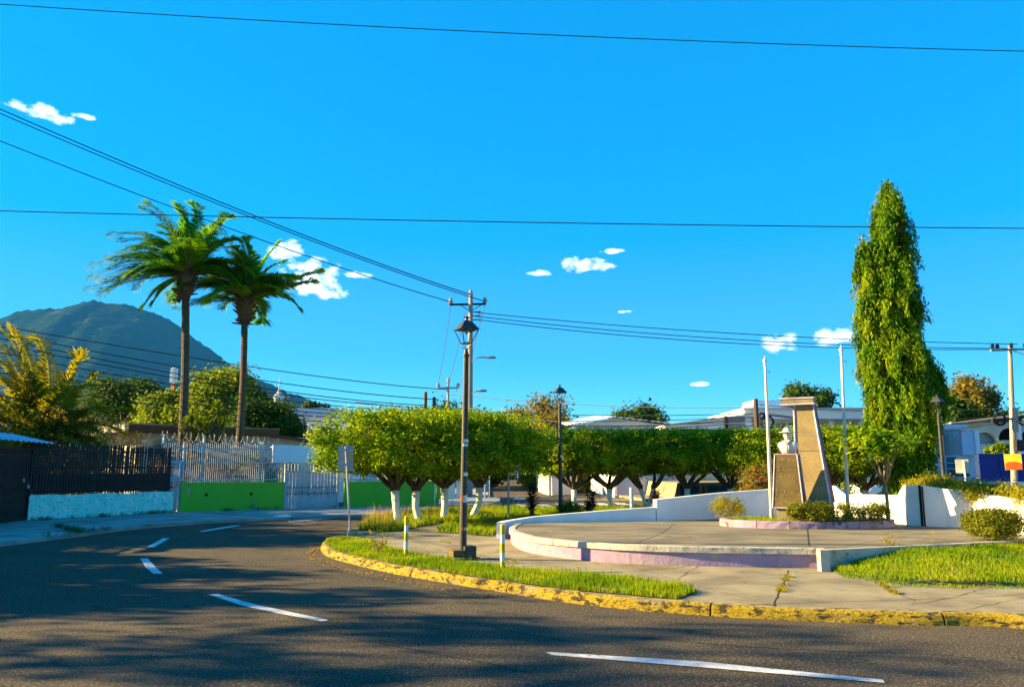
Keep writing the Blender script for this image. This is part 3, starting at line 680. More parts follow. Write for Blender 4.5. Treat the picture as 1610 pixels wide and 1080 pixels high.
# ------------------------------------------------------------------ left pavement
le = [G(a, b, 0.09) for a, b in [(-500, 950), (-200, 885), (0, 853), (119, 839), (155, 834), (227, 826), (328, 818.5), (400, 815), (477, 812), (540, 811), (600, 809), (640, 807), (680, 804.5)]]
lw_ = [G(a, b, 0.09) for a, b in [(700, 794.5), (540, 796.5), (456, 799.5), (300, 803.5), (268, 804.5), (40, 817), (0, 820), (-200, 845), (-500, 890)]]
lepath = catmull([(p.x, p.y, 0) for p in le], 0.4)
lp = [(p.x, p.y) for p in inset(lepath, -0.14)] + [(p.x, p.y) for p in lw_]
lpv = tag(sheet('left_pavement', lp, 0.078, M['joint_dirt']), kind='structure')
slabs(lp, 0.055, 0.09, (lw_[5].x, lw_[5].y), math.atan2(lw_[4].y - lw_[5].y, lw_[4].x - lw_[5].x), 2.6, 1.9, 0.03, M['sidewalk'], lpv)
pr3 = [(0.0, -0.01), (-0.0, 0.085), (-0.03, 0.10), (-0.14, 0.10), (-0.14, -0.01)]
ko = tag(sheet('left_kerb', [(p.x, p.y) for p in inset(lepath, -0.02)] + [(p.x, p.y) for p in inset(lepath, -0.12)[::-1]], 0.04, M['sidewalk']), kind='structure')
i = 0
while i < len(lepath) - 2:
    j = min(len(lepath) - 1, i + rr.choice([4, 5, 6]))
    if len(lepath) - j < 3: j = len(lepath) - 1
    stone(lepath, i, j, pr3, 'kerb_stone', M['sidewalk'], ko); i = j
# small traffic island with rounded kerb before the side street
cp = [G(a, b, 0.2) for a, b in [(690, 797), (745, 797), (775, 794), (786, 789), (780, 785), (740, 784), (690, 785)]]
ci = catmull([(p.x, p.y, 0) for p in cp], 0.3)
mb = MB(); mb.prism([(p.x, p.y) for p in ci], 0.0, 0.3); tag(mb.build('corner_pavement', M['sidewalk'], bevel=0), kind='structure')
# right-hand far pavement in front of the houses
mb = MB(); mb.prism([(3.5, 44.5), (60, 44.5), (60, 75), (4.5, 75)], -0.01, 0.02); tag(mb.build('far_pavement', M['concrete']), kind='structure')

# ------------------------------------------------------------------ cracks and old joints
def crack(pxs, z, w, label=None, jit=.02, name='pavement_crack', m='crack'):
    P = [G(a, b, z) for a, b in pxs]; q = catmull([(p.x, p.y, 0) for p in P], .12); v = []; f = []
    for i, p in enumerate(q):
        t = q[min(i + 1, len(q) - 1)] - q[max(i - 1, 0)]; t.normalize(); n = Vector((t.y, -t.x, 0)); j = rnd.uniform(-jit, jit); ww = w * rnd.uniform(.4, 1.2)
        v += [tuple(p + n * (j - ww) + Vector((0, 0, z + .004))), tuple(p + n * (j + ww) + Vector((0, 0, z + .004)))]
        if i: f.append((2 * i - 2, 2 * i - 1, 2 * i + 1, 2 * i))
    mb = MB(); mb.add(v, f); tag(mb.build(name, M[m]), kind='structure')
crack([(1240, 897), (1232, 918), (1222, 938), (1216, 953)], ZI, .011, jit=.01)
crack([(1383, 914), (1405, 930), (1438, 944)], ZI, .011, jit=.01)
crack([(1434, 950), (1480, 943), (1545, 926), (1600, 917)], ZI, .006)
crack([(1500, 962), (1560, 950), (1640, 932)], ZI, .005)
crack([(990, 897), (1060, 893), (1105, 886), (1145, 889)], ZI, .006)
crack([(1105, 886), (1075, 903), (1060, 916)], ZI, .005)
crack([(870, 872), (920, 880), (960, 895)], ZI, .004)
crack([(640, 846), (700, 858), (760, 874), (820, 893)], ZI, .006)
crack([(1268, 824), (1270, 838), (1272, 858)], ZP, .012, jit=.01)
crack([(1060, 823), (1040, 838), (1000, 853)], ZP, .007, jit=.01)
crack([(870, 826), (1000, 835), (1120, 846)], ZP, .004)
crack([(1460, 838), (1400, 846), (1330, 858)], ZP, .005)
for pl in ([(0, 905), (180, 897), (420, 918), (640, 960), (900, 1010)], [(120, 1000), (400, 985), (700, 1030), (900, 1075)], [(240, 850), (330, 862), (420, 868), (480, 880)], [(980, 1000), (1200, 1018), (1500, 1030)]): crack(pl, 0, .008, name='road_crack', m='tar')

# ------------------------------------------------------------------ painted road marks
def marks(px):
    P = [G(a, b, 0) for a, b in px]; return P
dashes = [[(857, 1025), (1100, 1040), (1388, 1069), (1392, 1074), (1100, 1049), (868, 1030)],
          [(328, 934.5), (343, 934), (400, 950), (460, 963), (517, 975), (506, 977), (440, 965), (380, 952)],
          [(220, 878), (232, 878), (243, 890), (256, 902), (241, 902), (229, 892)],
          [(230, 860.5), (256, 846), (267, 846), (243, 860)],
          [(312, 835.5), (345, 829.5), (370, 826), (381, 826), (350, 831), (319, 836)],
          [(452, 819.5), (485, 816.5), (520, 814), (524, 815.2), (488, 818), (455, 820.6)],
          [(530, 813.5), (600, 810.5), (600, 811.3), (532, 814.4)]]
for k, dsh in enumerate(dashes):
    tag(sheet('lane_dash', [(p.x, p.y) for p in marks(dsh)], 0.006, M['road_paint']), kind='structure')
for k in range(6):                       # crossing bars at the mouth of the side street
    x0 = 822 + k * 30
    P = [G(x0, 797.0 - k * .7, 0), G(x0 + 20, 797.8 - k * .7, 0), G(x0 + 8, 793.6 - k * .7, 0), G(x0 - 10, 793.0 - k * .7, 0)]
    tag(sheet('crossing_bar', [(p.x, p.y) for p in P], 0.007 if P[3].y < 44 else 0.02, M['road_paint']), kind='structure')
P = [G(a, b, 0.01) for a, b in [(806, 786), (812, 782.5), (815, 784.5), (824, 784), (828, 785), (820, 786.5), (814, 786.2)]]
ar = tag(sheet('road_arrow', [(p.x, p.y) for p in P], 0.0, M['road_paint']), kind='structure')
for v_ in ar.data.vertices: v_.co.z = 0.02 + 0.00075 * max(0, v_.co.y - 44) ** 2 + 0.02
# ------------------------------------------------------------------ left frontage: fences, walls, gates
T0 = G(40, 817, 0.09); T1 = G(268, 804.5, 0.09); GA = G(-330, 868, 0.09)
U1 = G(540, 796.5, 0.09); U0 = T1.copy(); U2 = G(705, 794.2, 0.09)
for p in (T0, T1, GA, U0, U1, U2): p.z = 0
def frame_lerp(A, B, t): return A + (B - A) * t
# turquoise base wall with black picket fence
tw = thing('boundary_wall', 'low flaking turquoise wall carrying the tall black picket fence', 'wall', (T0 + T1) / 2)
smoothwall([T0 + (T1 - T0) * k / 8 for k in range(9)], [0.86 + 0.02 * math.sin(k * 2.1) for k in range(9)], 'wall_body', tw, th=0.22, z0=0.0, material=M['teal'])
bf = thing('picket_fence', 'tall black picket fence standing on the turquoise wall', 'fence', (T0 + T1) / 2)
L = (T1 - T0).length; u = (T1 - T0).normalized(); ang = math.atan2(u.y, u.x); c0 = (T0 + T1) / 2
pk = MB(); pk.box((0, 0, 0.81), (0.075, 0.018, 1.62)); pk.add([(-.0375, -.009, 1.62), (.0375, -.009, 1.62), (0, -.009, 1.72), (-.0375, .009, 1.62), (.0375, .009, 1.62), (0, .009, 1.72)], [(0, 1, 2), (5, 4, 3), (0, 2, 5, 3), (1, 4, 5, 2)])
first = None
np_ = int(L / 0.105)
for k in range(np_):
    p = T0 + u * (0.06 + k * (L - 0.1) / np_) - c0
    if first is None: o = pk.build('picket', M['black_metal'], bf); first = o
    else: o = first.copy(); COL.objects.link(o); o.parent = bf
    o.location = (p.x, p.y, 0.87 + rnd.uniform(-.02, .02)); o.rotation_euler = (rnd.uniform(-.01, .01), rnd.uniform(-.012, .012), ang)
for z in (1.0, 1.75, 2.3):
    MB().slab(T0, T1, z, z + 0.05, 0.03, 0.03).build('rail', M['black_metal'], bf, world=True)
MB().slab(T0, T1, 0.92, 1.55, 0.006, -0.03).build('backing_sheet', M['black_metal'], bf, world=True)
# black slatted gate at the far left under a tin awning
bg = thing('slatted_gate', 'black vertical slat gate under a tin awning at the left edge', 'gate', (T0 + GA) / 2)
Lg = (T0 - GA).length; ug = (T0 - GA).normalized(); ag = math.atan2(ug.y, ug.x); cg = (T0 + GA) / 2
sl = MB(); sl.box((0, 0, 1.2), (0.09, 0.02, 2.25)); first = None
n_ = int(Lg / 0.13)
for k in range(n_):
    p = GA + ug * (0.1 + k * 0.13) - cg
    if first is None: o = sl.build('slat', M['black_metal'], bg); first = o
    else: o = first.copy(); COL.objects.link(o); o.parent = bg
    o.location = (p.x, p.y, 0); o.rotation_euler = (0, 0, ag)
for z in (0.12, 1.25, 2.1, 2.33): MB().slab(GA, T0, z, z + 0.06, 0.04, 0.035).build('rail', M['black_metal'], bg, world=True)
MB().slab(GA, T0, 0.15, 1.9, 0.008, -0.03).build('backing_sheet', M['black_metal'], bg, world=True)
MB().box((T0.x - cg.x, T0.y - cg.y, 1.3), (0.1, 0.1, 2.6), ag).build('post', M['black_metal'], bg)
for dz in (0, 0.19):
    p = T0 - ug * (0.05 + dz * 2) - cg; MB().box((p.x + .05, p.y - .06, 1.15 + dz), (0.09, 0.03, 0.12), ag).build('lock_plate', M['white_metal'], bg)
aw = thing('tin_awning', 'pale blue corrugated tin awning above the black gate', 'awning', T0)
v = []; f = []; nv = 90; A = T0 + ug * 0.5; n_out = Vector((ug.y, -ug.x, 0))
for k in range(nv + 1):
    p = A - ug * (k * Lg / nv * 0.9); w = 0.025 * math.sin(k * 1.7)
    for (o_, z) in ((0.5, 2.55), (-0.9, 2.86)):
        q = p + n_out * o_; v.append((q.x, q.y, z + w))
    if k: f.append((2 * k - 2, 2 * k, 2 * k + 1, 2 * k - 1))
mb = MB(); mb.add(v, f); o = mb.build('corrugated_sheet', M['tin_blue'], aw, world=True)
sm = o.modifiers.new('thick', 'SOLIDIFY'); sm.thickness = 0.01

# green property ------------------------------------------------------------
gw = thing('green_wall', 'bright green rendered boundary wall between the small door and the garage gate', 'wall', (U0 + U1) / 2)
def ON(px): return plan_hit(px, U0, U1)
def seg(mb, pa, pb, z0, z1, th, off=0): return mb.slab(ON(pa), ON(pb), z0, z1, th, off)
seg(MB(), 264, 275.5, 0, 1.18, .18).build('wall_pier', M['green'], gw, world=True)
mb = MB(); seg(mb, 298, 455.5, 0, 1.20, .18); mb.build('wall_body', M['green'], gw, world=True)
mb = MB()
for px in (337, 405):
    p = ON(px); mb.box((p.x + .075, p.y - .07, 0.72), (0.09, 0.06, 0.09), ang)
mb.build('drain_hole', M['dark'], gw, world=True)
mb = MB(); p = ON(305); q = Vector((0.64, -0.77, 0)) * 0.095
mb.add([tuple(p + q + Vector((dx * .75, dx * .66, z))) for dx, z in ((0, 1.03), (.12, 1.0), (.42, .45), (.36, .43), (.05, .85))] + [tuple(p + q * 1.06 + Vector((dx * .75, dx * .66, z))) for dx, z in ((0, 1.03), (.12, 1.0), (.42, .45), (.36, .43), (.05, .85))],
       [(0, 1, 2, 3, 4), (9, 8, 7, 6, 5)] + [(i, (i + 1) % 5, 5 + (i + 1) % 5, 5 + i) for i in range(5)])
mb.build('bare_patch', M['galv'], gw, world=True)
def bars(root, pxa, pxb, z0, z1, n, w=0.028, name='bar', A=U0, B=U1, off=0.0, tip=True, material='white_metal'):
    pa, pb = plan_hit(pxa, A, B), plan_hit(pxb, A, B); uu = (pb - pa).normalized(); an = math.atan2(uu.y, uu.x); nn = Vector((uu.y, -uu.x, 0))
    mb = MB(); h = z1 - z0; mb.box((0, 0, h / 2), (w, w, h))
    if tip: mb.lathe([(w * .55, h), (w * .1, h + w * 2)], n=4, rz=0.785)
    base = wloc(root); first = None
    for k in range(n):
        p = pa + (pb - pa) * ((k + .5) / n) + nn * off - base
        if first is None: o = mb.build(name, M[material], root); first = o
        else: o = first.copy(); COL.objects.link(o); o.parent = root
        o.location = (p.x, p.y, z0 - base.z); o.rotation_euler = (0, 0, an)
wf = thing('bar_fence', 'white vertical bar fence on top of the bright green wall', 'fence', (U0 + U1) / 2)
bars(wf, 264, 455, 1.2, 2.72, 62, 0.022)
for z in (1.27, 1.95, 2.5): seg(MB(), 264, 455.5, z, z + 0.045, .03, .03).build('rail', M['white_metal'], wf, world=True)
for px in (268, 300, 330, 418, 452):
    p = ON(px); MB().box((p.x, p.y, 2.1 if px < 400 else 1.9), (0.07, 0.07, 1.9 if px in (268, 330, 418) else 1.4), ang).build('post', M['white_metal'], wf, world=True)
rz_ = thing('razor_wire', 'coiled razor wire strung above the white bar fence', 'wire coil', (U0 + U1) / 2)
pts = []; pa, pb = ON(262), ON(452); uu = (pb - pa).normalized(); nn = Vector((uu.y, -uu.x, 0))
for k in range(22 * 14):
    t = k / (22 * 14); p = pa + (pb - pa) * t; a_ = k / 14 * 6.283; p = p + nn * (0.17 * math.cos(a_)); p.z = 3.0 - 0.15 * t + 0.17 * math.sin(a_) + 0.02 * math.sin(k * .37); p += uu * 0.05 * math.sin(a_ * .5)
    pts.append(p)
mb = MB(); mb.tube(pts, 0.006, 4); mb.build('coil', M['galv'], rz_, world=True)
rz2 = thing('razor_wire', 'coiled razor wire behind the tin awning at the left edge', 'wire coil', T0)
pts = []
for k in range(12 * 12):
    t = k / 144; p = T0 - ug * (t * Lg * .7 - .8) - n_out * 1.1; a_ = k / 12 * 6.283; p = p - n_out * (0.17 * math.cos(a_)); p.z = 3.05 + 0.17 * math.sin(a_); pts.append(p)
mb = MB(); mb.tube(pts, 0.011, 4); mb.build('coil', M['galv'], rz2, world=True)
# small door
dr = thing('bar_door', 'narrow white barred metal door in the green wall', 'door', ON(286))
seg(MB(), 276, 278, 0.1, 1.98, .07).build('jamb', M['white_metal'], dr, world=True); seg(MB(), 295, 297.5, 0.1, 1.98, .07).build('jamb', M['white_metal'], dr, world=True)
seg(MB(), 276, 297.5, 1.98, 2.04, .07).build('lintel', M['white_metal'], dr, world=True); seg(MB(), 278, 295, 1.35, 1.42, .04).build('rail', M['white_metal'], dr, world=True)
seg(MB(), 278.2, 294.8, 0.16, 0.98, .015, -.01).build('kick_sheet', M['white_metal'], dr, world=True)
bars(dr, 278.5, 294.5, 0.16, 1.96, 6, 0.026, tip=False)
MB().slab(ON(276), ON(297), 0.0, 0.1, 0.4).build('step', M['concrete'], dr, world=True)
# garage gate
gg = thing('garage_gate', 'pale blue white folding garage gate with ornamental panels under the fascia', 'gate', ON(498))
seg(MB(), 456.5, 459, 0, 2.0, .1).build('jamb', M['white_metal'], gg, world=True); seg(MB(), 537, 540, 0, 2.0, .1).build('jamb', M['white_metal'], gg, world=True)
seg(MB(), 456.5, 540, 1.98, 2.06, .1).build('lintel', M['white_metal'], gg, world=True)
seg(MB(), 459, 537, 1.62, 1.66, .05, .02).build('rail', M['white_metal'], gg, world=True)
bars(gg, 459.5, 536.5, 1.66, 1.98, 16, 0.03, tip=False)
pan = 16
for k in range(pan):
    xa = 459.2 + k * 77.4 / pan; seg(MB(), xa + .25, xa + 77.4 / pan - .25, 0.08, 1.62, .02, 0.003 if k % 2 else 0.0).build('panel', M['white_metal'], gg, world=True)
for k in range(8):                                    # scroll ornaments
    pc_ = ON(464 + k * 9.7); mb = MB(); base = pc_ + nn * 0.05
    for sgn in (1, -1):
        for half in (1, -1):
            pts = []
            for q in range(12):
                a_ = q / 11 * 4.6; r_ = 0.07 * (1 - q / 16); pts.append(base + uu * (sgn * (0.08 - r_ * math.cos(a_))) + Vector((0, 0, 0.83 + half * (0.10 + r_ * math.sin(a_)))))
            mb.tube(pts, 0.009, 4)
    mb.tube([base + Vector((0, 0, 0.6)), base + Vector((0, 0, 1.06))], 0.008, 4)
    mb.build('scroll_ornament', M['lantern'], gg, world=True)
# fascia board above the gate
fa = thing('fascia_board', 'long plain white fascia board above the garage gate', 'board', ON(490))
FB0, FB1 = plan_hit(429, U0, U1), plan_hit(575, U0, U1)
zf1, zf0 = ZAT(700, FB0.y), ZAT(727, FB0.y)
MB().slab(FB0, FB1, zf0 + .0, zf1, 0.06, 0.55).build('board', M['panel_white'], fa, world=True)
MB().slab(FB0, FB1, zf1 - 0.1, zf1 - 0.06, 0.55, 0.24).build('canopy_slab', M['panel_white'], fa, world=True)
mb = MB()
for t in (.28, .34, .5, .66, .8, .95):
    p = FB0 + (FB1 - FB0) * t; q = p + nn * 0.5; mb.tube([(q.x, q.y, zf1), (q.x, q.y, zf1 + .14)], 0.018, 5)
mb.build('stub', M['white_metal'], fa, world=True)
mb = MB()
for t in (.42, .66):
    p = FB0 + (FB1 - FB0) * t + nn * 0.582; mb.slab(p, p + uu * .02, zf0 + .02, zf1 - .02, 0.006)
mb.build('board_joint', M['galv'], fa, world=True)
# green wall right of the gate
gw2 = thing('green_wall', 'deep green wall with bar fence between garage gate and clipped trees', 'wall', (U1 + U2) / 2)
V1 = plan_hit(686, U1, U2)
MB().slab(U1, V1, 0, 1.18, .18).build('wall_body', M['green'], gw2, world=True)
bf2 = thing('bar_fence', 'white bar fence on the green wall behind the clipped trees', 'fence', (U1 + U2) / 2)
bars(bf2, 541, 686, 1.18, 1.95, 44, 0.03, A=U1, B=U2)
for z in (1.24, 1.85): MB().slab(U1, V1, z, z + .04, .03, .03).build('rail', M['white_metal'], bf2, world=True)
wsg = thing('notice_board', 'small blank white notice board on the bar fence behind the first trunk', 'sign', plan_hit(565, U1, U2))
MB().slab(plan_hit(558, U1, U2), plan_hit(572, U1, U2), 1.28, 1.56, 0.02, 0.08).build('board', M['panel_white'], wsg, world=True)
# pillars and light green door further right
hz = thing('entrance_wall', 'white pillared entrance wall with pale green door behind the clipped trees', 'wall', plan_hit(720, U1, U2))
far2 = Vector((-2.0, 41.0, 0))
for pxa, pxb, z, mm in ((664, 672, 2.3, 'blue_white'), (687, 697, 1.5, 'green'), (678, 686, 2.5, 'panel_white'), (697, 703, 1.6, 'blue_white'), (704, 716, 2.6, 'house_white'), (718, 732, 1.5, 'house_white')):
    pa_, pb_ = D(pxa, 740, 39.5), D(pxb, 740, 39.5); MB().slab((pa_.x, pa_.y), (pb_.x, pb_.y), 0, z, .2).build('pillar' if pxb - pxa < 9 else 'wall_panel', M[mm], hz, world=True)
# poster board
pb = thing('poster_board', 'blue and white poster board on two thin posts near the side street', 'sign', D(766, 775, 40.5))
a_, b_ = D(757, 772, 40.5), D(767.5, 740, 40.5)
mb = MB(); mb.box(((a_.x + b_.x) / 2, 40.5, (D(766, 772, 40.5).z + D(766, 738, 40.5).z) / 2), (b_.x - a_.x, 0.06, D(766, 738, 40.5).z - D(766, 772, 40.5).z)); mb.build('poster', M['ad_blue'], pb, world=True)
MB().box(((a_.x + b_.x) / 2, 40.56, (D(766, 773, 40.5).z + D(766, 737, 40.5).z) / 2), (b_.x - a_.x + .1, 0.05, D(766, 737, 40.5).z - D(766, 773, 40.5).z)).build('frame', M['dark'], pb, world=True)
MB().tube([(D(762.5, 0, 40.3).x, 40.3, 0), (D(762.5, 0, 40.3).x, 40.3, 1.7)], 0.035).build('post', M['galv'], pb, world=True)
tp = thing('sign_post', 'thin bare metal post right of the blue poster board', 'post', D(769.5, 785, 40))
x_ = D(769.5, 785, 40).x; mb = MB(); mb.tube([(x_, 40, 0), (x_, 40, 3.2)], 0.035); mb.build('post', M['galv'], tp, world=True)

# ------------------------------------------------------------------ house behind the fence
hu = Vector((0.745, 0.667, 0)); hn = Vector((0.667, -0.745, 0))
HC = D(222, 700, 36.5); HC.z = 0
hs_ = thing('bungalow', 'low white bungalow with flat slab roof behind the two tall palms', 'house', HC)
HL = 12.5; HB = 6.0
E = HC + hu * HL; Bk = HC - hn * HB
MB().slab(HC, E, 0, 3.35, .2).build('front_wall', M['house_white'], hs_, world=True)
MB().slab(HC - hu * .0, Bk, 0, 3.35, .2, .1).build('side_wall', M['house_cream'], hs_, world=True)
MB().slab(Bk, Bk + hu * HL, 0, 3.35, .2).build('rear_wall', M['house_white'], hs_, world=True)
MB().slab(E, E - hn * HB, 0, 3.35, .2).build('end_wall', M['house_white'], hs_, world=True)
def quadpts(*ab): return [HC + hu * a + hn * b for a, b in ab]
mb = MB(); P = quadpts((-0.9, 0.9), (6.2, 0.9), (6.2, -HB - .6), (-0.9, -HB - .6))
mb.prism([(p.x, p.y) for p in P], 3.36, 3.5); mb.build('roof', M['roof_dirty'], hs_, world=True)
mb = MB(); mb.slab(P[0], P[1], 3.33, 3.66, .1, .05); mb.build('fascia', M['brown_roof'], hs_, world=True)
mb = MB(); mb.slab(P[3], P[0], 3.38, 3.72, .1, .05); mb.build('side_fascia', M['house_cream'], hs_, world=True)
mb = MB(); mb.slab(P[0], P[1], 3.66, 3.73, .22, .02); mb.build('roof_edge', M['roof_dirty'], hs_, world=True)
# pitched brown roof on the right half
Q0, Q1 = HC + hu * 5.6 + hn * .9, HC + hu * 13.4 + hn * .9
mb = MB(); q = [Q0, Q1, Q1 - hn * 6, Q0 - hn * 6]
mb.add([(q[0].x, q[0].y, 3.5), (q[1].x, q[1].y, 2.6), (q[2].x, q[2].y, 3.0), (q[3].x, q[3].y, 4.0), (q[0].x, q[0].y, 3.34), (q[1].x, q[1].y, 2.44), (q[2].x, q[2].y, 2.84), (q[3].x, q[3].y, 3.84)],
       [(0, 1, 2, 3), (7, 6, 5, 4), (0, 4, 5, 1), (1, 5, 6, 2), (2, 6, 7, 3), (3, 7, 4, 0)]); mb.build('pitched_roof', M['brown_roof'], hs_, world=True)
def hwin(t0, t1, z0, z1, pan=5):
    A, B = HC + hu * t0, HC + hu * t1
    w = MB().slab(A, B, z0, z1, .05, .11).build('window', M['glass'], hs_, world=True)
    fr_ = MB(); fr_.slab(A, B, z0 - .05, z0, .08, .13); fr_.slab(A, B, z1, z1 + .05, .08, .13); fr_.slab(A, A + hu * .05, z0, z1, .08, .13); fr_.slab(B - hu * .05, B, z0, z1, .08, .13); fr_.slab((A + B) / 2, (A + B) / 2 + hu * .05, z0, z1, .08, .13)
    fr_.build('frame', M['white_metal'], w, world=True)
    for k in range(pan):
        z = z0 + (z1 - z0) * (k + .5) / pan; MB().slab(A + hu * .06, B - hu * .06, z - .01, z + .05, .03, .16).build('louvre', M['galv'], w, world=True)
hwin(0.5, 1.9, 1.9, 3.0); hwin(2.6, 4.2, 1.9, 3.0); hwin(4.6, 5.5, 1.9, 3.0)
A, B = Bk + hn * 2.2, Bk + hn * 3.0
MB().slab(A, B, 0.3, 2.6, .06, .22).build('side_door', M['brown_roof'], hs_, world=True)
mb = MB(); mb.slab(HC + hu * 6.2, HC + hu * 12.3, 0.0, 2.5, .1, -.2); mb.build('carport_shadow_sheet', M['dark'], hs_, world=True)  # dark sheet stands in for the black shadow under the carport roof
# reddish inner wall seen through the white bars, lit patch
iw = thing('porch_wall', 'low brick red porch wall behind the white bar fence', 'wall', ON(340) - hn * 1.6)
pw = ON(300) - hn * 1.2
MB().slab(pw, pw + hu * 2.6, 0, 1.7, .15).build('wall_body', M['brick'], iw, world=True)
MB().slab(pw, pw - hn * 2.5, 0, 1.9, .15).build('wall_return', M['brick'], iw, world=True)

# buildings behind the green trees on the left
def bldg(name, label, x0, x1, ytop, d, depth, material, rz=0, roof='roof_dirty', roof_h=.15, over=.3, cat='building', z0=0.0):
    a, b = D(x0, ytop, d), D(x1, ytop, d); c_ = Vector(((a.x + b.x) / 2, d, 0)); r_ = thing(name, label, cat, (c_.x, c_.y + depth / 2, z0), rz)
    w = b.x - a.x; h = a.z
    MB().box((0, 0, (h - z0) / 2), (w, depth, h - z0)).build('wall', M[material], r_)
    MB().box((0, 0, h - z0 + roof_h / 2 + .002), (w + over * 2, depth + over * 2, roof_h)).build('roof', M[roof], r_)
    return r_, w, h - z0, depth
def bwin(r_, w, dep, cx, z0, ww, wh, glass='glass', frame='house_white', louv=0, mull=1):
    y = -dep / 2
    g_ = MB().box((cx, y - .01, z0 + wh / 2), (ww, .06, wh)).build('window', M[glass], r_)
    f_ = MB(); t = .07
    f_.box((cx, y - .06, z0 - t / 2), (ww + 2 * t, .12, t)); f_.box((cx, y - .06, z0 + wh + t / 2), (ww + 2 * t, .12, t)); f_.box((cx - ww / 2 - t / 2, y - .06, z0 + wh / 2), (t, .12, wh)); f_.box((cx + ww / 2 + t / 2, y - .06, z0 + wh / 2), (t, .12, wh))
    for k in range(mull): f_.box((cx - ww / 2 + ww * (k + 1) / (mull + 1), y - .05, z0 + wh / 2), (.05, .06, wh))
    f_.build('frame', M[frame], g_)
    for k in range(louv): MB().box((cx, y - .05, z0 + wh * (k + .5) / louv), (ww, .03, .04)).build('louvre', M['galv'], g_)
    return g_
bb, w, h, dp = bldg('brick_building', 'half finished red brick building with tin roof behind the dark tree', 466, 530, 676, 62, 8, 'brick', roof='tin', rz=R(-8))
for k in range(4): MB().box((-w / 2 + .3 + k * w / 3.3, -dp / 2 - .03, h / 2), (.28, .1, h)).build('pillar', M['mortar'], bb)
for z in (h * .45, h * .78): MB().box((0, -dp / 2 - .035, z), (w, .08, .25)).build('beam', M['mortar'], bb)
mb = MB()
for r_ in range(24): mb.box((0, -dp / 2 - .006, 0.25 + r_ * .25), (w, .012, .035))
tag(mb.build('mortar_course', M['mortar'], bb), kind='stuff')
b2, w, h, dp = bldg('flat_house', 'white block with pale blue roof edge behind the brick building', 462, 535, 656, 78, 8, 'house_white', roof='tin_blue', roof_h=.9)
bwin(b2, w, dp, -1.4, h - 1.2, .8, .8)
b3, w, h, dp = bldg('distant_block', 'small tan concrete block with water tank seen against the volcano', 427, 451, 637, 110, 8, 'house_cream', roof_h=.2)
MB().lathe([(.8, 0), (.9, .4), (.8, 1.5), (.3, 1.9), (.1, 2.6), (.08, 4)], c=(-w / 2 - .2, 0, h + .2), n=10).build('water_tank', M['house_pink'], b3)
mt_ = thing('antenna_mast', 'slim red and white antenna mast rising left of the tall palm trunk', 'mast', D(274, 740, 120))
pz = D(274, 578, 120).z; mx_ = D(274, 578, 120).x
for k in range(7): MB().tube([(mx_, 120, pz * k / 7 + .0), (mx_, 120, pz * (k + 1) / 7)], 0.28, 8).build('mast_section', M['sticker_red'] if k % 2 else M['white_paint'], mt_, world=True)
mb = MB()
for a_ in range(4): mb.box((mx_ + .42 * math.cos(a_ * 1.57 + .4), 120 + .42 * math.sin(a_ * 1.57 + .4), pz - 1.2), (.22, .22, 2.2))
mb.build('antenna_panel', M['panel_white'], mt_, world=True)

# ------------------------------------------------------------------ right-hand buildings
# long two storey white building
lb = thing('long_building', 'long white two storey building with grey roof edge behind the flagpoles', 'building', (26, 64, 0))
def X(px, d): return (px - 805) / FPX * d * 1.0
dL = 58.0; zt_, zb_ = ZAT(646, dL), ZAT(660, dL)
x0, x1 = D(1168, 650, dL).x, D(1388, 650, dL).x
MB().box(((x0 + x1) / 2, dL + 5, zt_ / 2), (x1 - x0 - 1.0, 10, zt_ - .2)).build('wall', M['house_white'], lb, world=True)
MB().box(((x0 + x1) / 2, dL + 3.6, (zt_ + zb_) / 2), (x1 - x0 + .6, 10, zt_ - zb_)).build('roof', M['panel_white'], lb, world=True)
MB().box(((x0 + x1) / 2, dL + 3.5, zt_ + .05), (x1 - x0 + .9, 10.4, .12)).build('roof_edge', M['tin_blue'], lb, world=True)
def lwin(pxa, pxb, ya, yb, glass='glass', louv=5):
    a, b = D(pxa, ya, dL - .02), D(pxb, yb, dL - .02)
    g_ = MB().box(((a.x + b.x) / 2, dL, (a.z + b.z) / 2), (b.x - a.x, .1, a.z - b.z)).build('window', M[glass], lb, world=True)
    f_ = MB(); zc_ = (a.z + b.z) / 2; hh = a.z - b.z; ww = b.x - a.x; cx = (a.x + b.x) / 2
    for (ox, oz, sx, sz) in ((0, hh / 2, ww + .12, .08), (0, -hh / 2, ww + .12, .08), (-ww / 2, 0, .08, hh), (ww / 2, 0, .08, hh), (0, 0, .05, hh)): f_.box((cx + ox, dL - .08, zc_ + oz), (sx, .1, sz))
    f_.build('frame', M['house_white'], g_, world=True)
    for k in range(louv): MB().box((cx, dL - .07, b.z + hh * (k + .5) / louv), (ww, .03, .03)).build('louvre', M['galv'], g_, world=True)
for pa_, pb_, gl in ((1218, 1236, 'glass_teal'), (1238, 1255, 'glass_teal'), (1288, 1302, 'glass'), (1315, 1331, 'glass'), (1337, 1352, 'glass'), (1360, 1375, 'glass')): lwin(pa_, pb_, 664, 679, gl)
for px in (1180, 1210, 1262, 1308, 1356, 1382):
    p = D(px, 0, dL - .5); MB().box((p.x, dL - .7, 2.6), (.32, .32, 5.1)).build('column', M['house_white'], lb, world=True)
MB().box(((x0 + x1) / 2, dL - .6, 2.85), (x1 - x0, 1.2, .35)).build('balcony_slab', M['house_white'], lb, world=True)
mb = MB(); p = D(1345, 0, dL + 2); mb.tube([(p.x, dL + 2, zt_), (p.x, dL + 2, zt_ + .5), (p.x - .6, dL + 2, zt_ + .55), (p.x - 1.4, dL + 2, zt_ + .5)], .03); mb.build('roof_pipe', M['galv'], lb, world=True)
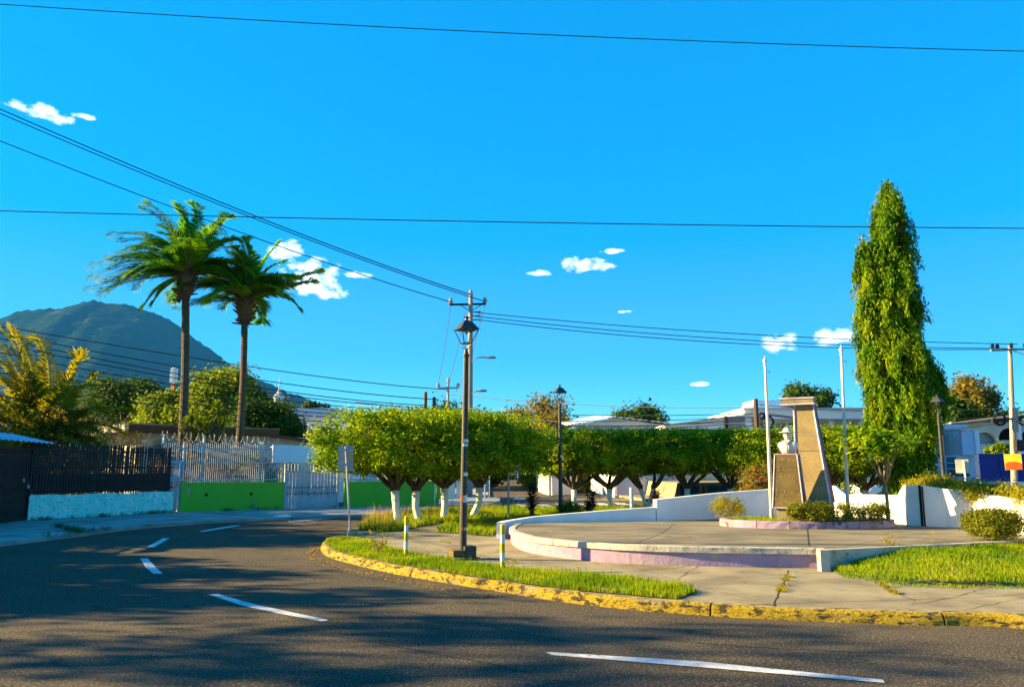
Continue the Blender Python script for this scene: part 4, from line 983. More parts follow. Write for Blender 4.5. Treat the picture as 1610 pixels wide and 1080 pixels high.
MB().box((D(1200, 0, dL).x + .6, dL + 1, zt_ + .4), (2.6, 3, .7), taper=.9).build('roof_unit', M['panel_white'], lb, world=True)
# sloping canopy building
cb = thing('canopy_building', 'white building with long sloping roof edge beside the rooftop sign', 'building', (15, 57, 0))
dC = 55.0; a, b = D(1046, 670, dC), D(1172, 652, dC)
mb = MB(); ex = Vector((0, 8, 0))
mb.extrude([(a.x, dC, a.z - .12), (b.x + .4, dC, b.z - 1.0), (b.x + .4, dC, b.z), (a.x, dC, a.z)], ex); mb.build('roof', M['panel_white'], cb, world=True)
mb = MB(); mb.extrude([(a.x - .1, dC - .1, a.z), (b.x + .5, dC - .1, b.z), (b.x + .5, dC - .1, b.z + .1), (a.x - .1, dC - .1, a.z + .1)], ex); mb.build('roof_edge', M['house_cream'], cb, world=True)
MB().box(((a.x + b.x) / 2, dC + 4.4, (b.z - 1.1) / 2), (b.x - a.x, 7.4, b.z - 1.15)).build('wall', M['house_cream'], cb, world=True)
sb = thing('rooftop_sign', 'blank grey box sign with dark side standing above the clipped trees', 'sign', D(1150, 690, 50))
a, b = D(1143, 655, 50), D(1171, 674, 50)
MB().box(((a.x + b.x) / 2, 50, (a.z + b.z) / 2), (b.x - a.x, .35, a.z - b.z)).build('sign_box', M['galv'], sb, world=True)
MB().box((a.x - .09, 50.02, (a.z + b.z) / 2), (.16, .42, a.z - b.z + .06)).build('side_panel', M['dark'], sb, world=True)
MB().tube([(b.x - .45, 50.1, 0), (b.x - .45, 50.1, b.z)], .06).build('post', M['galv'], sb, world=True)
# blue tin roofed house in the middle
mh = thing('tin_roof_house', 'low white house with pale blue tin roof above the middle clipped trees', 'house', (6, 60, 0))
dM = 60.0; p0, p1, p2, p3 = D(876, 676, dM), D(968, 657.5, dM), D(1082, 672, dM), D(876, 684, dM)
za = ZAT(672, dM); zr = ZAT(657.5, dM)
xl, xr, xm = D(902, 0, dM).x, D(1085, 0, dM).x, D(966, 0, dM).x
mb = MB(); mb.extrude([(xl, dM, za - .7), (xr, dM, za - .7), (xr, dM, za), (xm, dM, zr), (xl, dM, za + .15)], (0, 10, 0)); mb.build('gable_wall', M['blue_white'], mh, world=True)
for (qa, qb) in (((xl - .5, za + .05), (xm, zr)), ((xm, zr), (xr + .5, za - .02))):
    nseg = 26
    v = []; f = []
    for k in range(nseg + 1):
        t = k / nseg; xx = qa[0] + (qb[0] - qa[0]) * t; zz = qa[1] + (qb[1] - qa[1]) * t + (.04 if k % 2 else 0) + .06
        v += [(xx, dM - .6, zz), (xx, dM + 10.4, zz + .9)]
        if k: f.append((2 * k - 2, 2 * k, 2 * k + 1, 2 * k - 1))
    mb = MB(); mb.add(v, f); o = mb.build('roof_sheet', M['tin_blue'], mh, world=True); o.modifiers.new('t', 'SOLIDIFY').thickness = .03
MB().box(((xl + xr) / 2, dM + 5, (za - .72) / 2), (xr - xl - .2, 9.8, za - .72)).build('wall', M['house_white'], mh, world=True)
mb = MB(); a = D(874, 680, dM - 1); mb.extrude([(a.x, dM - 1, a.z - .6), (xl, dM - 1, a.z - .2), (xl, dM - 1, a.z + .35), (a.x, dM - 1, a.z)], (0, 6, 0)); mb.build('lean_to_roof', M['panel_white'], mh, world=True)
MB().box((D(893, 0, dM - .8).x, dM + 1.5, 1.7), (1.6, 4, 3.4)).build('lean_to_wall', M['house_cream'], mh, world=True)
# ground floor frontage seen below the clipped crowns
gf = thing('street_frontage', 'pale pink street wall with blue band seen below the clipped crowns', 'wall', (10, 50, 0))
dG = 50.0
def gbox(pxa, pxb, ya, yb, mm, name, off=0.0, th=.2, dd=None):
    d0 = (dd or dG) - off; a, b = D(pxa, ya, d0), D(pxb, yb, d0); return MB().box(((a.x + b.x) / 2, d0, (a.z + b.z) / 2), (b.x - a.x, th, a.z - b.z)).build(name, M[mm], gf, world=True)
mb = MB(); 
a, b, c_ = D(931, 0, 56), D(968, 0, 50), D(1052, 0, 50)
MB().slab((a.x, 56), (b.x, 50), 0, 2.3, .2).build('side_wall', M['house_white'], gf, world=True)
gbox(968, 1069, 738, 779, 'house_pink', 'front_wall')
gbox(1069, 1200, 700, 763, 'house_cream', 'upper_wall'); gbox(1069, 1200, 763.2, 779, 'blue_band', 'blue_band')
for px in (1098, 1107, 1160): gbox(px, px + 6, 752, 776, 'house_cream' if px < 1150 else 'brown_roof', 'door', off=.12, th=.06)
gbox(1147, 1156, 740, 776, 'red_door', 'red_door', off=.12, th=.06)
for k in range(9): gbox(1158, 1180, 744 + k * 3.4, 745.6 + k * 3.4, 'house_white', 'shutter_slat', off=.14, th=.04)
gbox(1184, 1400, 735, 779, 'blue_white', 'rear_wall', off=-.5)
for px in (1352, 1362, 1378): gbox(px, px + 6, 745, 776, 'glass_teal', 'window', off=-.36, th=.06)
# blue white house
hb = thing('blue_house', 'pale blue and white house with arched porch right of the drooping tree', 'house', (26, 46, 0))
dH = 46.0
def hbox(pxa, pxb, ya, yb, mm, name, off=0.0, th=.25, parent=hb):
    d0 = dH - off; a, b = D(pxa, ya, d0), D(pxb, yb, d0); return MB().box(((a.x + b.x) / 2, d0 + th / 2, (a.z + b.z) / 2), (b.x - a.x, th, a.z - b.z)).build(name, M[mm], parent, world=True)
hbox(1455, 1484, 664, 747, 'blue_white', 'wall', off=.6, th=6); hbox(1468, 1485, 747.2, 776, 'blue_deep', 'blue_band', off=.62, th=.4); hbox(1455, 1467.7, 747.2, 776, 'blue_white', 'wall_base', off=.6, th=.4)
hbox(1484, 1521, 667, 675.5, 'blue_white', 'porch_beam', off=.5, th=3)
hbox(1485, 1530, 676, 716, 'galv', 'porch_rear_wall', off=-2.2)
hbox(1485, 1538, 716, 779, 'blue_white', 'lower_wall', off=0)
wn_ = hbox(1488, 1506, 718, 746, 'glass_teal', 'window', off=.05, th=.1); wn2 = hbox(1511, 1524, 724, 746, 'glass_teal', 'window', off=.05, th=.1)
hbox(1487, 1525, 746, 748, 'dark', 'sill', off=.15, th=.3)
for yy in (727, 736): hbox(1488, 1506, yy, yy + 1, 'blue_white', 'glazing_bar', off=.08, th=.04, parent=wn_)
# arched side panel of the porch
a, b = D(1511, 676, dH - .3), D(1538, 715, dH - .3)
mb = MB(); arc = []
for k in range(10):
    t = k / 9 * 1.5708; arc.append((b.x - .15 - (b.x - a.x) * .28 * (1 - math.sin(t)) - .0, dH - .3, a.z - (a.z - b.z) * .42 * (1 - math.cos(t)) * 1.0))
poly = [(a.x, dH - .3, b.z), (b.x - .15, dH - .3, b.z), (b.x - .15, dH - .3, a.z - (a.z - b.z) * .42)] + [(b.x - .15 - (b.x - a.x) * .3 * (1 - math.cos(k / 8 * 1.57)), dH - .3, a.z - (a.z - b.z) * .42 * (1 - math.sin(k / 8 * 1.57))) for k in range(1, 9)] + [(a.x, dH - .3, a.z)]
mb.extrude(poly, (0, .25, 0)); mb.build('arched_panel', M['blue_white'], hb, world=True)
MB().box((b.x - .02, dH + .6, (a.z + b.z) / 2), (.25, 2.0, a.z - b.z)).build('white_fin', M['panel_white'], hb, world=True)
MB().lathe([(.0, -.28), (.1, -.14), (.22, 0), (.1, .14), (.0, .28)], c=(D(1475, 0, dH).x - .03, dH - .7, D(1475, 675, dH).z), n=8, sy=.3).build('star_emblem', M['dark'], hb, world=True)
# arched white building
ab = thing('arch_building', 'white stucco building with round arches behind the utility pole', 'building', (33, 56, 0))
dA = 54.0; zA = ZAT(664, dA); xa0, xa1 = D(1500, 0, dA).x, D(1700, 0, dA).x
def archwall(x0, x1, z0, z1, holes, y, th, name, material):
    bm_parts = MB(); n = 14
    xs2 = [x0]
    for (cx, r_, zc_, zb2) in holes:
        L_, R_ = cx - r_, cx + r_
        bm_parts.box(((xs2[-1] + L_) / 2, y, (z0 + z1) / 2), (L_ - xs2[-1], th, z1 - z0)) if L_ > xs2[-1] else None
        bm_parts.box((cx, y, (z0 + zb2) / 2), (2 * r_, th, zb2 - z0)) if zb2 > z0 else None
        for k in range(n):
            a0, a1 = math.pi * k / n, math.pi * (k + 1) / n
            xA_, zA_ = cx - r_ * math.cos(a0), zc_ + r_ * math.sin(a0); xB_, zB_ = cx - r_ * math.cos(a1), zc_ + r_ * math.sin(a1)
            bm_parts.extrude([(xA_, y - th / 2, zA_), (xB_, y - th / 2, zB_), (xB_, y - th / 2, z1), (xA_, y - th / 2, z1)], (0, th, 0))
        xs2.append(R_)
    bm_parts.box(((xs2[-1] + x1) / 2, y, (z0 + z1) / 2), (x1 - xs2[-1], th, z1 - z0))
    return bm_parts.build(name, material, ab, world=True)
cx1 = D(1552, 0, dA).x; cx2 = D(1590, 0, dA).x; cx3 = D(1625, 0, dA).x
zc1 = ZAT(697, dA)
archwall(xa0, xa1, 0, zA, [(cx1, .75, zc1, zc1 - .05), (cx2, .72, ZAT(690, dA), ZAT(692, dA)), (cx3, .7, ZAT(690, dA), ZAT(692, dA))], dA, .3, 'arcade_wall', M['house_cream'])
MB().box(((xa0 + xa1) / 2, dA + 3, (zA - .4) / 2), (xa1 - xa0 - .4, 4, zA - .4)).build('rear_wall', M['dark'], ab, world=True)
MB().box((cx1, dA + .3, zc1 + .2), (1.9, .1, 1.2)).build('louvre_panel', M['galv'], ab, world=True)
mb = MB(); mb.extrude([(xa0 - 1, dA - .5, zA - .35), (xa1, dA - .5, zA + .75), (xa1, dA - .5, zA + .95), (xa0 - 1, dA - .5, zA - .2)], (0, 8, 0)); mb.build('roof', M['roof_dirty'], ab, world=True)
MB().box((D(1600, 0, dA).x, dA - .5, zA * .5), (.25, .25, zA - .2)).build('column', M['panel_white'], ab, world=True)
# deep blue hoarding
ho = thing('hoarding', 'long deep blue hoarding on a pale base wall at the right edge', 'wall', (28, 42, 0))
dQ = 43.0; a, b = D(1537, 713, dQ), D(1700, 757, dQ)
for k in range(5):
    wq = (b.x - a.x) / 5; MB().box((a.x + wq * (k + .5), dQ, (a.z + b.z) / 2), (wq - .02, .12, a.z - b.z)).build('panel', M['blue_deep'], ho, world=True)
MB().box(((a.x + b.x) / 2, dQ + .05, b.z / 2), (b.x - a.x, .25, b.z - .01)).build('base_wall', M['house_white'], ho, world=True)
# little parked car seen in the gap
def small_car(loc, rz):
    r_ = thing('parked_car', 'small white parked car glimpsed left of the right garden wall', 'car', loc, rz)
    mb = MB(); mb.loft([(0, 0, .25, 1.9, .78), (0, 0, .55, 2.0, .85), (0, 0, .85, 1.95, .83), (0, 0, .95, 1.85, .8)], 24, 5); mb.build('body', M['panel_white'], r_, smooth=True)
    mb = MB(); mb.loft([(.1, 0, .95, 1.35, .76), (.05, 0, 1.25, 1.1, .68), (0, 0, 1.42, .85, .6)], 24, 5); mb.build('cabin', M['glass'], r_, smooth=True)
    MB().box((0, 0, 1.44), (1.5, 1.1, .04)).build('car_roof', M['panel_white'], r_)
    for sx in (-1.2, 1.2):
        for sy in (-.75, .75):
            mb = MB(); mb.tube([(sx, sy - .1, .3), (sx, sy + .1, .3)], .3, 14); wv = mb.build('wheel', M['dark'], r_)
            mb = MB(); mb.tube([(sx, sy - .105, .3), (sx, sy + .105, .3)], .17, 10); mb.build('rim', M['galv'], wv)
    for sy in (-.55, .55): MB().box((-1.95, sy, .65), (.1, .3, .14)).build('headlight', M['glass'], r_)
small_car(D(1398, 785, 41) * 1.0, R(15)); bpy.data.objects['parked_car'].location.z = 0
# people / tanks on the side street far away
tk = thing('water_drum', 'blue plastic drum on a low white wall up the side street', 'drum', D(811, 744, 80))
p = D(811, 748, 80); MB().lathe([(.3, 0), (.33, .2), (.33, .8), (.28, .9), (.1, .92)], c=(p.x, 80, p.z), n=12).build('drum', M['plastic_blue'], tk, world=True)
MB().box((D(806, 0, 80.2).x, 80.3, D(806, 752, 80.2).z - .1), (2.4, .4, 1.0)).build('drum_wall', M['house_white'], tk, world=True)
pz_ = D(816.5, 752, 72); zb2 = 0.006 + 0.00075 * (72 - 44) ** 2 + .15
ps = thing('person', 'person in light blue shirt walking up the side street', 'person', (pz_.x, 72, zb2))
mb = MB(); mb.loft([(0, 0, .80, .17, .12), (0, 0, 1.0, .16, .11), (0, 0, 1.3, .21, .13), (0, 0, 1.42, .19, .11), (0, 0, 1.47, .07, .07), (0, 0, 1.52, .06, .06), (0, -.01, 1.56, .075, .09), (0, -.01, 1.64, .085, .1), (0, 0, 1.72, .07, .085), (0, 0, 1.76, .02, .03)], 14)
for sx in (-1, 1):
    mb.tube([(sx * .09, 0, .88), (sx * .10, -.05 * sx, .48), (sx * .1, .1 * sx, .06)], [.095, .065, .045], 8); mb.tube([(sx * .2, 0, 1.4), (sx * .25, .05 * sx, 1.12), (sx * .24, -.1 * sx, .88)], [.055, .045, .035], 8)
    mb.box((sx * .1, .1 * sx - .06, .03), (.09, .24, .06))
mb.build('body', M['plastic_blue'], ps, smooth=True)
MB().loft([(0, .01, 1.66, .09, .105), (0, .015, 1.74, .08, .095), (0, .015, 1.78, .03, .04)], 12).build('hair', M['dark'], ps, smooth=True)
MB().loft([(0, 0, .5, .13, .1), (0, 0, .7, .17, .12), (0, 0, .93, .18, .13)], 12).build('shorts', M['cloth_dark'], ps, smooth=True)
rw = thing('retaining_wall', 'low pale stone retaining wall beside the side street bend', 'wall', (3.5, 56, 0))
a = D(848, 770, 57); 
MB().slab((D(866, 0, 52).x, 52), (D(846, 0, 60).x, 60), .1, 1.35, .25, z1b=1.7).build('wall_body', M['house_cream'], rw, world=True)
MB().slab((D(866, 0, 52).x, 52), (D(905, 0, 53).x, 53), .1, 1.35, .25).build('wall_return', M['house_pink'], rw, world=True)

# ------------------------------------------------------------------ monument
MR = R(-36)          # faces front-left
mp = G(1238, 806, ZPL); print('monument', mp)
MY = 18.05
S_ = MY / FPX
ped = thing('bust_pedestal', 'mossy tapered stone pedestal with lilac edges carrying the bust', 'pedestal', (D(1239, 0, MY).x, MY, ZPL), R(-28))
zt_, zb_ = ZAT(714.5, MY) - ZPL, ZAT(798, MY) - ZPL
wt, wb = 33 * S_ * 1.0, 45 * S_ * 1.0
dt, db = .34, .50
def frustum(mb, wb, wt, db, dt, z0, z1, ox=0, oy=0, oxt=0, oyt=0):
    v = [(ox - wb / 2, oy - db / 2, z0), (ox + wb / 2, oy - db / 2, z0), (ox + wb / 2, oy + db / 2, z0), (ox - wb / 2, oy + db / 2, z0), (oxt - wt / 2, oyt - dt / 2, z1), (oxt + wt / 2, oyt - dt / 2, z1), (oxt + wt / 2, oyt + dt / 2, z1), (oxt - wt / 2, oyt + dt / 2, z1)]
    return mb.add(v, [(0, 3, 2, 1), (4, 5, 6, 7), (0, 1, 5, 4), (1, 2, 6, 5), (2, 3, 7, 6), (3, 0, 4, 7)])
frustum(MB(), wb, wt, db, dt, zb_, zt_).build('shaft', M['aggregate_moss'], ped)
MB().box((0.02, .02, zb_ / 2), (wb * .86, db * .86, zb_ - .01)).build('base_block', M['concrete'], ped)
def edge_trims(parent, wb, wt, db, dt, z0, z1, t, material, material_r, oxt=0, oyt=0):
    B = [(-wb / 2, -db / 2, z0), (wb / 2, -db / 2, z0), (wb / 2, db / 2, z0), (-wb / 2, db / 2, z0)]; T = [(oxt - wt / 2, oyt - dt / 2, z1), (oxt + wt / 2, oyt - dt / 2, z1), (oxt + wt / 2, oyt + dt / 2, z1), (oxt - wt / 2, oyt + dt / 2, z1)]
    for i in range(4):
        mb = MB(); mb.tube([B[i], T[i]], t * .72, 4); mb.build('edge_strip', material if i != 2 else material_r, parent)
        for P in (B, T): mb = MB(); mb.tube([P[i], P[(i + 1) % 4]], t * .7, 4); mb.build('edge_strip', material if i in (0, 3) else material_r, parent)
edge_trims(ped, wb, wt, db, dt, zb_, zt_, .022, M['trim_lilac'], M['trim_lilac'])
MB().box((0, 0, zt_ + .012), (wt + .01, dt + .01, .02)).build('top_slab', M['trim_purple'], ped)
# pylon
PY = MY + .48
pyl = thing('pylon', 'tall tapering pebble faced pylon with cap slab beside the bust pedestal', 'monument', (D(1282, 0, PY).x, PY, ZPL), R(-29))
S2 = PY / FPX
pz1 = ZAT(636, PY) - ZPL; pz0 = ZAT(789, PY) - ZPL
wT, wB = .42, .70; dT, dB = .22, .62
cT = (D(1271, 0, PY).x - D(1282, 0, PY).x)
frustum(MB(), wB, wT, dB, dT, pz0, pz1, ox=-.03, oxt=cT).build('shaft', M['aggregate'], pyl)
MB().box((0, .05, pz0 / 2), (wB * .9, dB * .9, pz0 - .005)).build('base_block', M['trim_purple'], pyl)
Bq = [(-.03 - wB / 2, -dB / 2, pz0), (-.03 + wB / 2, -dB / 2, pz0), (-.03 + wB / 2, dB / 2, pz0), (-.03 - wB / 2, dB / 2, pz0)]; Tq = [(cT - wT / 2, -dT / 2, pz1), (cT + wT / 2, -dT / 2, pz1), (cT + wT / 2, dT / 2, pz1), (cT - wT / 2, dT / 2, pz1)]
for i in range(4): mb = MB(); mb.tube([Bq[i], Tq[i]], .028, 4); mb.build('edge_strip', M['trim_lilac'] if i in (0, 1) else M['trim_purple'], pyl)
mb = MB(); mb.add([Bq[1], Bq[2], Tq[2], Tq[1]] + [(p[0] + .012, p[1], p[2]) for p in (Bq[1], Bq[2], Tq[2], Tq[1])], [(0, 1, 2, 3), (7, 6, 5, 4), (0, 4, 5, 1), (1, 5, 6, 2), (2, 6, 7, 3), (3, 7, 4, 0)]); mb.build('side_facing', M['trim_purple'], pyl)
MB().box((cT - .12, -.04, pz1 + .07), (.72, .42, .13)).build('cap_slab', M['concrete'], pyl)
mb = MB(); mb.box((cT - .12, -.04, pz1 + .145), (.76, .46, .03)); mb.box((cT - .12, -.04, pz1 + .005), (.76, .46, .03)); mb.build('cap_edge', M['trim_lilac'], pyl)
mb = MB(); f_ = .52; mb.box((cT * f_ - .01, -(dB + (dT - dB) * f_) / 2 - .002, pz0 + (pz1 - pz0) * f_), (wB + (wT - wB) * f_ - .03, .008, .012)); mb.build('face_joint', M['trim_purple'], pyl)
# bust
bu = thing('bust', 'white bust of a man in brimmed scout hat and neckerchief on the pedestal', 'statue', (D(1241, 0, MY).x, MY, ZPL + zt_ + .022), R(-30))
mb = MB()
mb.loft([(0, .02, 0, .135, .085), (0, .02, .05, .16, .095), (0, .02, .13, .205, .105), (0, .02, .19, .225, .108), (0, .02, .235, .215, .10), (0, .02, .265, .16, .088), (0, .015, .285, .09, .07), (0, .01, .30, .062, .06), (0, 0, .335, .055, .058)], 28, 2.4)
mb.loft([(0, -.01, .315, .035, .04), (0, -.022, .33, .05, .055), (0, -.02, .355, .066, .075), (0, -.012, .385, .076, .086), (0, -.008, .42, .082, .094), (0, -.004, .455, .083, .096), (0, 0, .49, .08, .093), (0, 0, .52, .068, .08), (0, 0, .54, .04, .05)], 28)
mb.loft([(0, -.105, .392, .006, .006), (0, -.112, .398, .017, .014), (0, -.108, .412, .013, .014), (0, -.102, .43, .009, .010), (0, -.098, .45, .007, .006)], 10)   # nose
mb.loft([(0, -.088, .366, .024, .012), (0, -.094, .371, .027, .012), (0, -.09, .376, .022, .010)], 10)                                                             # lips
mb.loft([(0, -.075, .333, .02, .018), (0, -.08, .345, .026, .02), (0, -.07, .352, .02, .015)], 10)
for s in (-1, 1):
    mb.loft([(s * .03, -.085, .436, .016, .008), (s * .03, -.09, .442, .020, .010), (s * .03, -.09, .448, .018, .009)], 8)
    mb.loft([(s * .032, -.088, .418, .008, .006), (s * .032, -.092, .424, .014, .008), (s * .032, -.088, .431, .010, .006)], 8)
    mb.loft([(s * .083, .005, .395, .008, .014), (s * .088, .005, .42, .012, .022), (s * .086, .008, .44, .008, .018)], 8)
mb.build('figure', M['bust'], bu, smooth=True)
mb = MB(); mb.loft([(0, 0, .468, .17, .18), (0, 0, .474, .183, .192), (0, 0, .484, .17, .18), (0, 0, .488, .098, .108), (0, 0, .53, .09, .10), (0, 0, .565, .066, .078), (0, 0, .585, .03, .05)], 28); mb.build('hat', M['bust'], bu, smooth=True)
mb = MB()
mb.tube([(.10, .03, .285), (.075, -.05, .272), (.02, -.105, .235), (0, -.115, .215)], [.02, .022, .018, .014], 8); mb.tube([(-.10, .03, .285), (-.075, -.05, .272), (-.02, -.105, .235), (0, -.115, .215)], [.02, .022, .018, .014], 8)
mb.tube([(0, -.115, .225), (.004, -.112, .15), (.0, -.092, .03)], [.016, .012, .016], 8); mb.build('neckerchief', M['mauve_stone'], bu, smooth=True)

# flagpoles
def flagpole(pxt, pyt, pxb, pyb, d, label):
    b = D(pxb, pyb, d); b.z = ZPL - .1 if d < MY + .9 else ZP; t = D(pxt, pyt, d)
    o = thing('flagpole', label, 'flagpole', b, group='flagpoles beside the monument')
    t2 = t - b; mb = MB(); n = 8
    mb.tube([t2 * k / n for k in range(n + 1)], [.045 - .016 * k / n for k in range(n + 1)], 10); mb.build('pole', M['pole_white'], o, smooth=True)
    MB().lathe([(.02, 0), (.05, .02), (.02, .05), (.045, .10), (.055, .13), (.02, .17), (.004, .24)], c=t2, n=10).build('finial', M['white_paint'], o, smooth=True)
    MB().tube([t2 * .96, t2 * .96 + Vector((.09, -.02, .02)), t2 * .96 + Vector((.1, -.02, -.04))], .008, 5).build('pulley_hook', M['galv'], o)
    MB().lathe([(.09, 0), (.09, .03), (.05, .06)], n=10).build('foot_collar', M['galv'], o)
flagpole(1203, 575, 1213, 806, MY + .8, 'left flagpole, slightly shorter, standing just left of the bust pedestal')
flagpole(1323, 558, 1333, 805, MY + .5, 'right flagpole, slightly taller, standing right of the pylon')

# ------------------------------------------------------------------ street lamps
def lamp(loc, label, height, base=True, stickers=()):
    o = thing('street_lamp', label, 'street lamp', loc, group='old style lantern street lamps')
    H = height - .58
    mb = MB(); mb.lathe([(.066, 0), (.066, .6), (.060, 1.5), (.055, 2.5), (.050, H - .14), (.062, H - .13), (.062, H - .10), (.045, H - .09), (.03, H)], n=14); mb.build('pole', M['iron'], o, smooth=False)
    if base:
        MB().box((.09, -.01, .11), (.22, .24, .24)).build('base_block', M['iron'], o)
        mb = MB(); mb.box((-.11, .02, .08), (.24, .26, .17)); mb.box((-.03, -.1, .02), (.5, .3, .05), .1); mb.build('broken_footing', M['aggregate_moss'], o)
    z0 = H + .02
    br = MB()
    for a_ in range(4):
        an = a_ * 1.5708 + .785; br.tube([(.02 * math.cos(an), .02 * math.sin(an), z0 - .02), (.075 * math.cos(an), .075 * math.sin(an), z0 + .02), (.085 * math.cos(an), .085 * math.sin(an), z0 + .09)], .008, 5)
    br.build('bracket', M['lantern'], o)
    mb = MB(); rb, rt = .105, .235
    zb, ztp = z0 + .09, z0 + .345
    for a_ in range(4):
        an = a_ * 1.5708 + .785; an2 = an + 1.5708
        mb.tube([(rb * math.cos(an), rb * math.sin(an), zb), (rt * math.cos(an), rt * math.sin(an), ztp)], .010, 4)
        mb.tube([(rb * math.cos(an), rb * math.sin(an), zb), (rb * math.cos(an2), rb * math.sin(an2), zb)], .011, 4)
        mb.tube([(rt * math.cos(an), rt * math.sin(an), ztp), (rt * math.cos(an2), rt * math.sin(an2), ztp)], .012, 4)
    mb.build('lantern_frame', M['lantern'], o)
    MB().lathe([(rt * 1.04, ztp), (rt * 1.04, ztp + .012), (.105, ztp + .15), (.05, ztp + .155)], n=4, rz=.785).build('lantern_roof', M['lantern'], o)
    MB().lathe([(.055, ztp + .15), (.06, ztp + .165), (.035, ztp + .18), (.03, ztp + .21), (.06, ztp + .222), (.05, ztp + .235), (.015, ztp + .25)], n=12).build('lantern_finial', M['lantern'], o)
    for a_ in range(4):
        an = a_ * 1.5708 + .785; MB().lathe([(.004, -.012), (.012, 0), (.004, .012)], c=((rt + .03) * math.cos(an), (rt + .03) * math.sin(an), ztp + .005), n=6).build('corner_knob', M['lantern'], o)
    mb = MB(); mb.lathe([(.022, ztp - .0), (.03, ztp - .03), (.03, ztp - .07), (.012, ztp - .09)], n=10); mb.build('lamp_holder', M['galv'], o)
    for (z, hh, mm, an) in stickers:
        r_ = .0665; mb = MB(); v = []; f = []
        for k in range(7):
            t = an - .75 + 1.5 * k / 6; v += [(r_ * math.cos(t), r_ * math.sin(t), z), (r_ * math.cos(t), r_ * math.sin(t), z + hh)]
            if k: f.append((2 * k - 2, 2 * k, 2 * k + 1, 2 * k - 1))
        mb.add(v, f); so = mb.build('sticker', M[mm], o); so.modifiers.new('t', 'SOLIDIFY').thickness = .002
    return o
pA = G(727.5, 879, ZI); hA = D(731, 500, pA.y).z - ZI
lA = lamp(pA, 'tallest nearest black lantern street lamp on the grass strip by the kerb', hA, True,
     [(.50, .05, 'sticker_red', -1.7), (.50, .045, 'sticker_white', -.9), (.98, .12, 'sticker_white', -1.4), (1.08, .05, 'sticker_orange', -.55), (1.02, .05, 'sticker_red', -2.5), (1.44, .06, 'sticker_white', -1.4), (2.03, .06, 'sticker_white', -1.4), (1.96, .05, 'sticker_white', -1.75)])
lA.rotation_euler = (0, R(.45), R(28))
dB_ = 25.7; lamp((D(881, 0, dB_).x, dB_, ZI), 'middle lantern street lamp behind the low curved white wall', hA - .05, False, [(1.95, .08, 'sticker_white', -1.0)]).rotation_euler = (0, 0, R(20))
dC_ = 27.5; lamp((D(1483, 0, dC_).x, dC_, .4), 'right lantern street lamp behind the golden hedge beside the drooping tree', ZAT(622, dC_) - .4, False).rotation_euler = (0, 0, R(35))

# bollards
def bollard(px, pyb, pyt, label, d=None, z=ZI, g='yellow and white banded bollards', lean=0):
    b = G(px, pyb, z) if d is None else D(px, pyb, d); b.z = z; h = D(px, pyt, b.y).z - z
    o = thing('bollard', label, 'bollard', b, group=g); o.rotation_euler = (0, lean, 0)
    n = 5
    for k in range(n): MB().lathe([(.037, h * k / n), (.037, h * (k + 1) / n - (.002 if k < n - 1 else 0))], n=14).build('band', M['white_paint'] if k % 2 else M['yellow'], o, smooth=False)
    MB().lathe([(.037, h - .002), (.03, h + .010)], n=14).build('cap', M['yellow'], o)
bollard(638, 876, 812, 'left yellow and white banded bollard in the grass strip')
bollard(790, 897, 825, 'right yellow and white banded bollard in front of the platform edge')
bo = thing('marker_post', 'short cream marker post between two clipped trees beyond the wall', 'post', (D(992, 0, 31).x, 31, ZI)); MB().lathe([(.07, 0), (.07, .85), (.05, .9)], n=10).build('post', M['white_paint'], bo)
gp_ = thing('metal_post', 'tall thin bare metal post in the grass left of the middle street lamp', 'post', (D(799.5, 0, 26).x, 26, ZI)); MB().lathe([(.03, 0), (.03, 1.95), (.0, 1.96)], n=8).build('post', M['galv'], gp_)

# traffic sign seen from behind, on a kinked post
sp = G(546, 845, ZI); 
sgn_ = thing('traffic_sign', 'grey back of a traffic sign on a leaning kinked steel post', 'traffic sign', sp)
P0 = Vector((0, 0, 0)); P1 = D(550, 829, sp.y) - sp; P1.z = max(P1.z, .2); P2 = D(543.5, 702, sp.y - .05) - sp
MB().tube([P0, P1], .028, 6).build('post_stub', M['galv'], sgn_)
MB().tube([P1 - (P2 - P1).normalized() * .08, P2], .026, 6).build('post', M['galv'], sgn_)
c_ = D(543.5, 720, sp.y + .03) - sp; wS = (555.5 - 532) / FPX * sp.y; hS = 39 / FPX * sp.y
mb = MB(); mb.box(tuple(c_), (wS, .008, hS), rot=Matrix.Rotation(R(-1.5), 3, 'Y') @ Matrix.Rotation(R(8), 3, 'Z')); mb.build('plate', M['galv'], sgn_)
c2 = D(551, 717, sp.y - .02) - sp; MB().box(tuple(c2), (.10, .004, .10), rot=Matrix.Rotation(R(8), 3, 'Z')).build('sticker', M['sticker_orange'], sgn_)
for z in (.28, -.2): MB().box((P2.x + .0, P2.y - .01, c_.z + z * .7), (.09, .035, .03)).build('clamp', M['galv'], sgn_)
# other signs
s2 = thing('parking_sign', 'faded cream square sign on a white post above the golden hedge', 'sign', D(1514, 765, 21.5))
d2_ = 21.5; a, b = D(1503.5, 722, d2_), D(1524, 743.5, d2_)
MB().box(((a.x + b.x) / 2, d2_ + .03, (a.z + b.z) / 2), (b.x - a.x, .012, a.z - b.z), R(-20)).build('plate', M['sign_cream'], s2, world=True)
p = D(1514.5, 724, d2_); MB().tube([(p.x, d2_ - .02, p.z), (D(1515, 0, d2_).x + .03, d2_ - .02, .5)], .024, 6).build('post', M['white_paint'], s2, world=True)

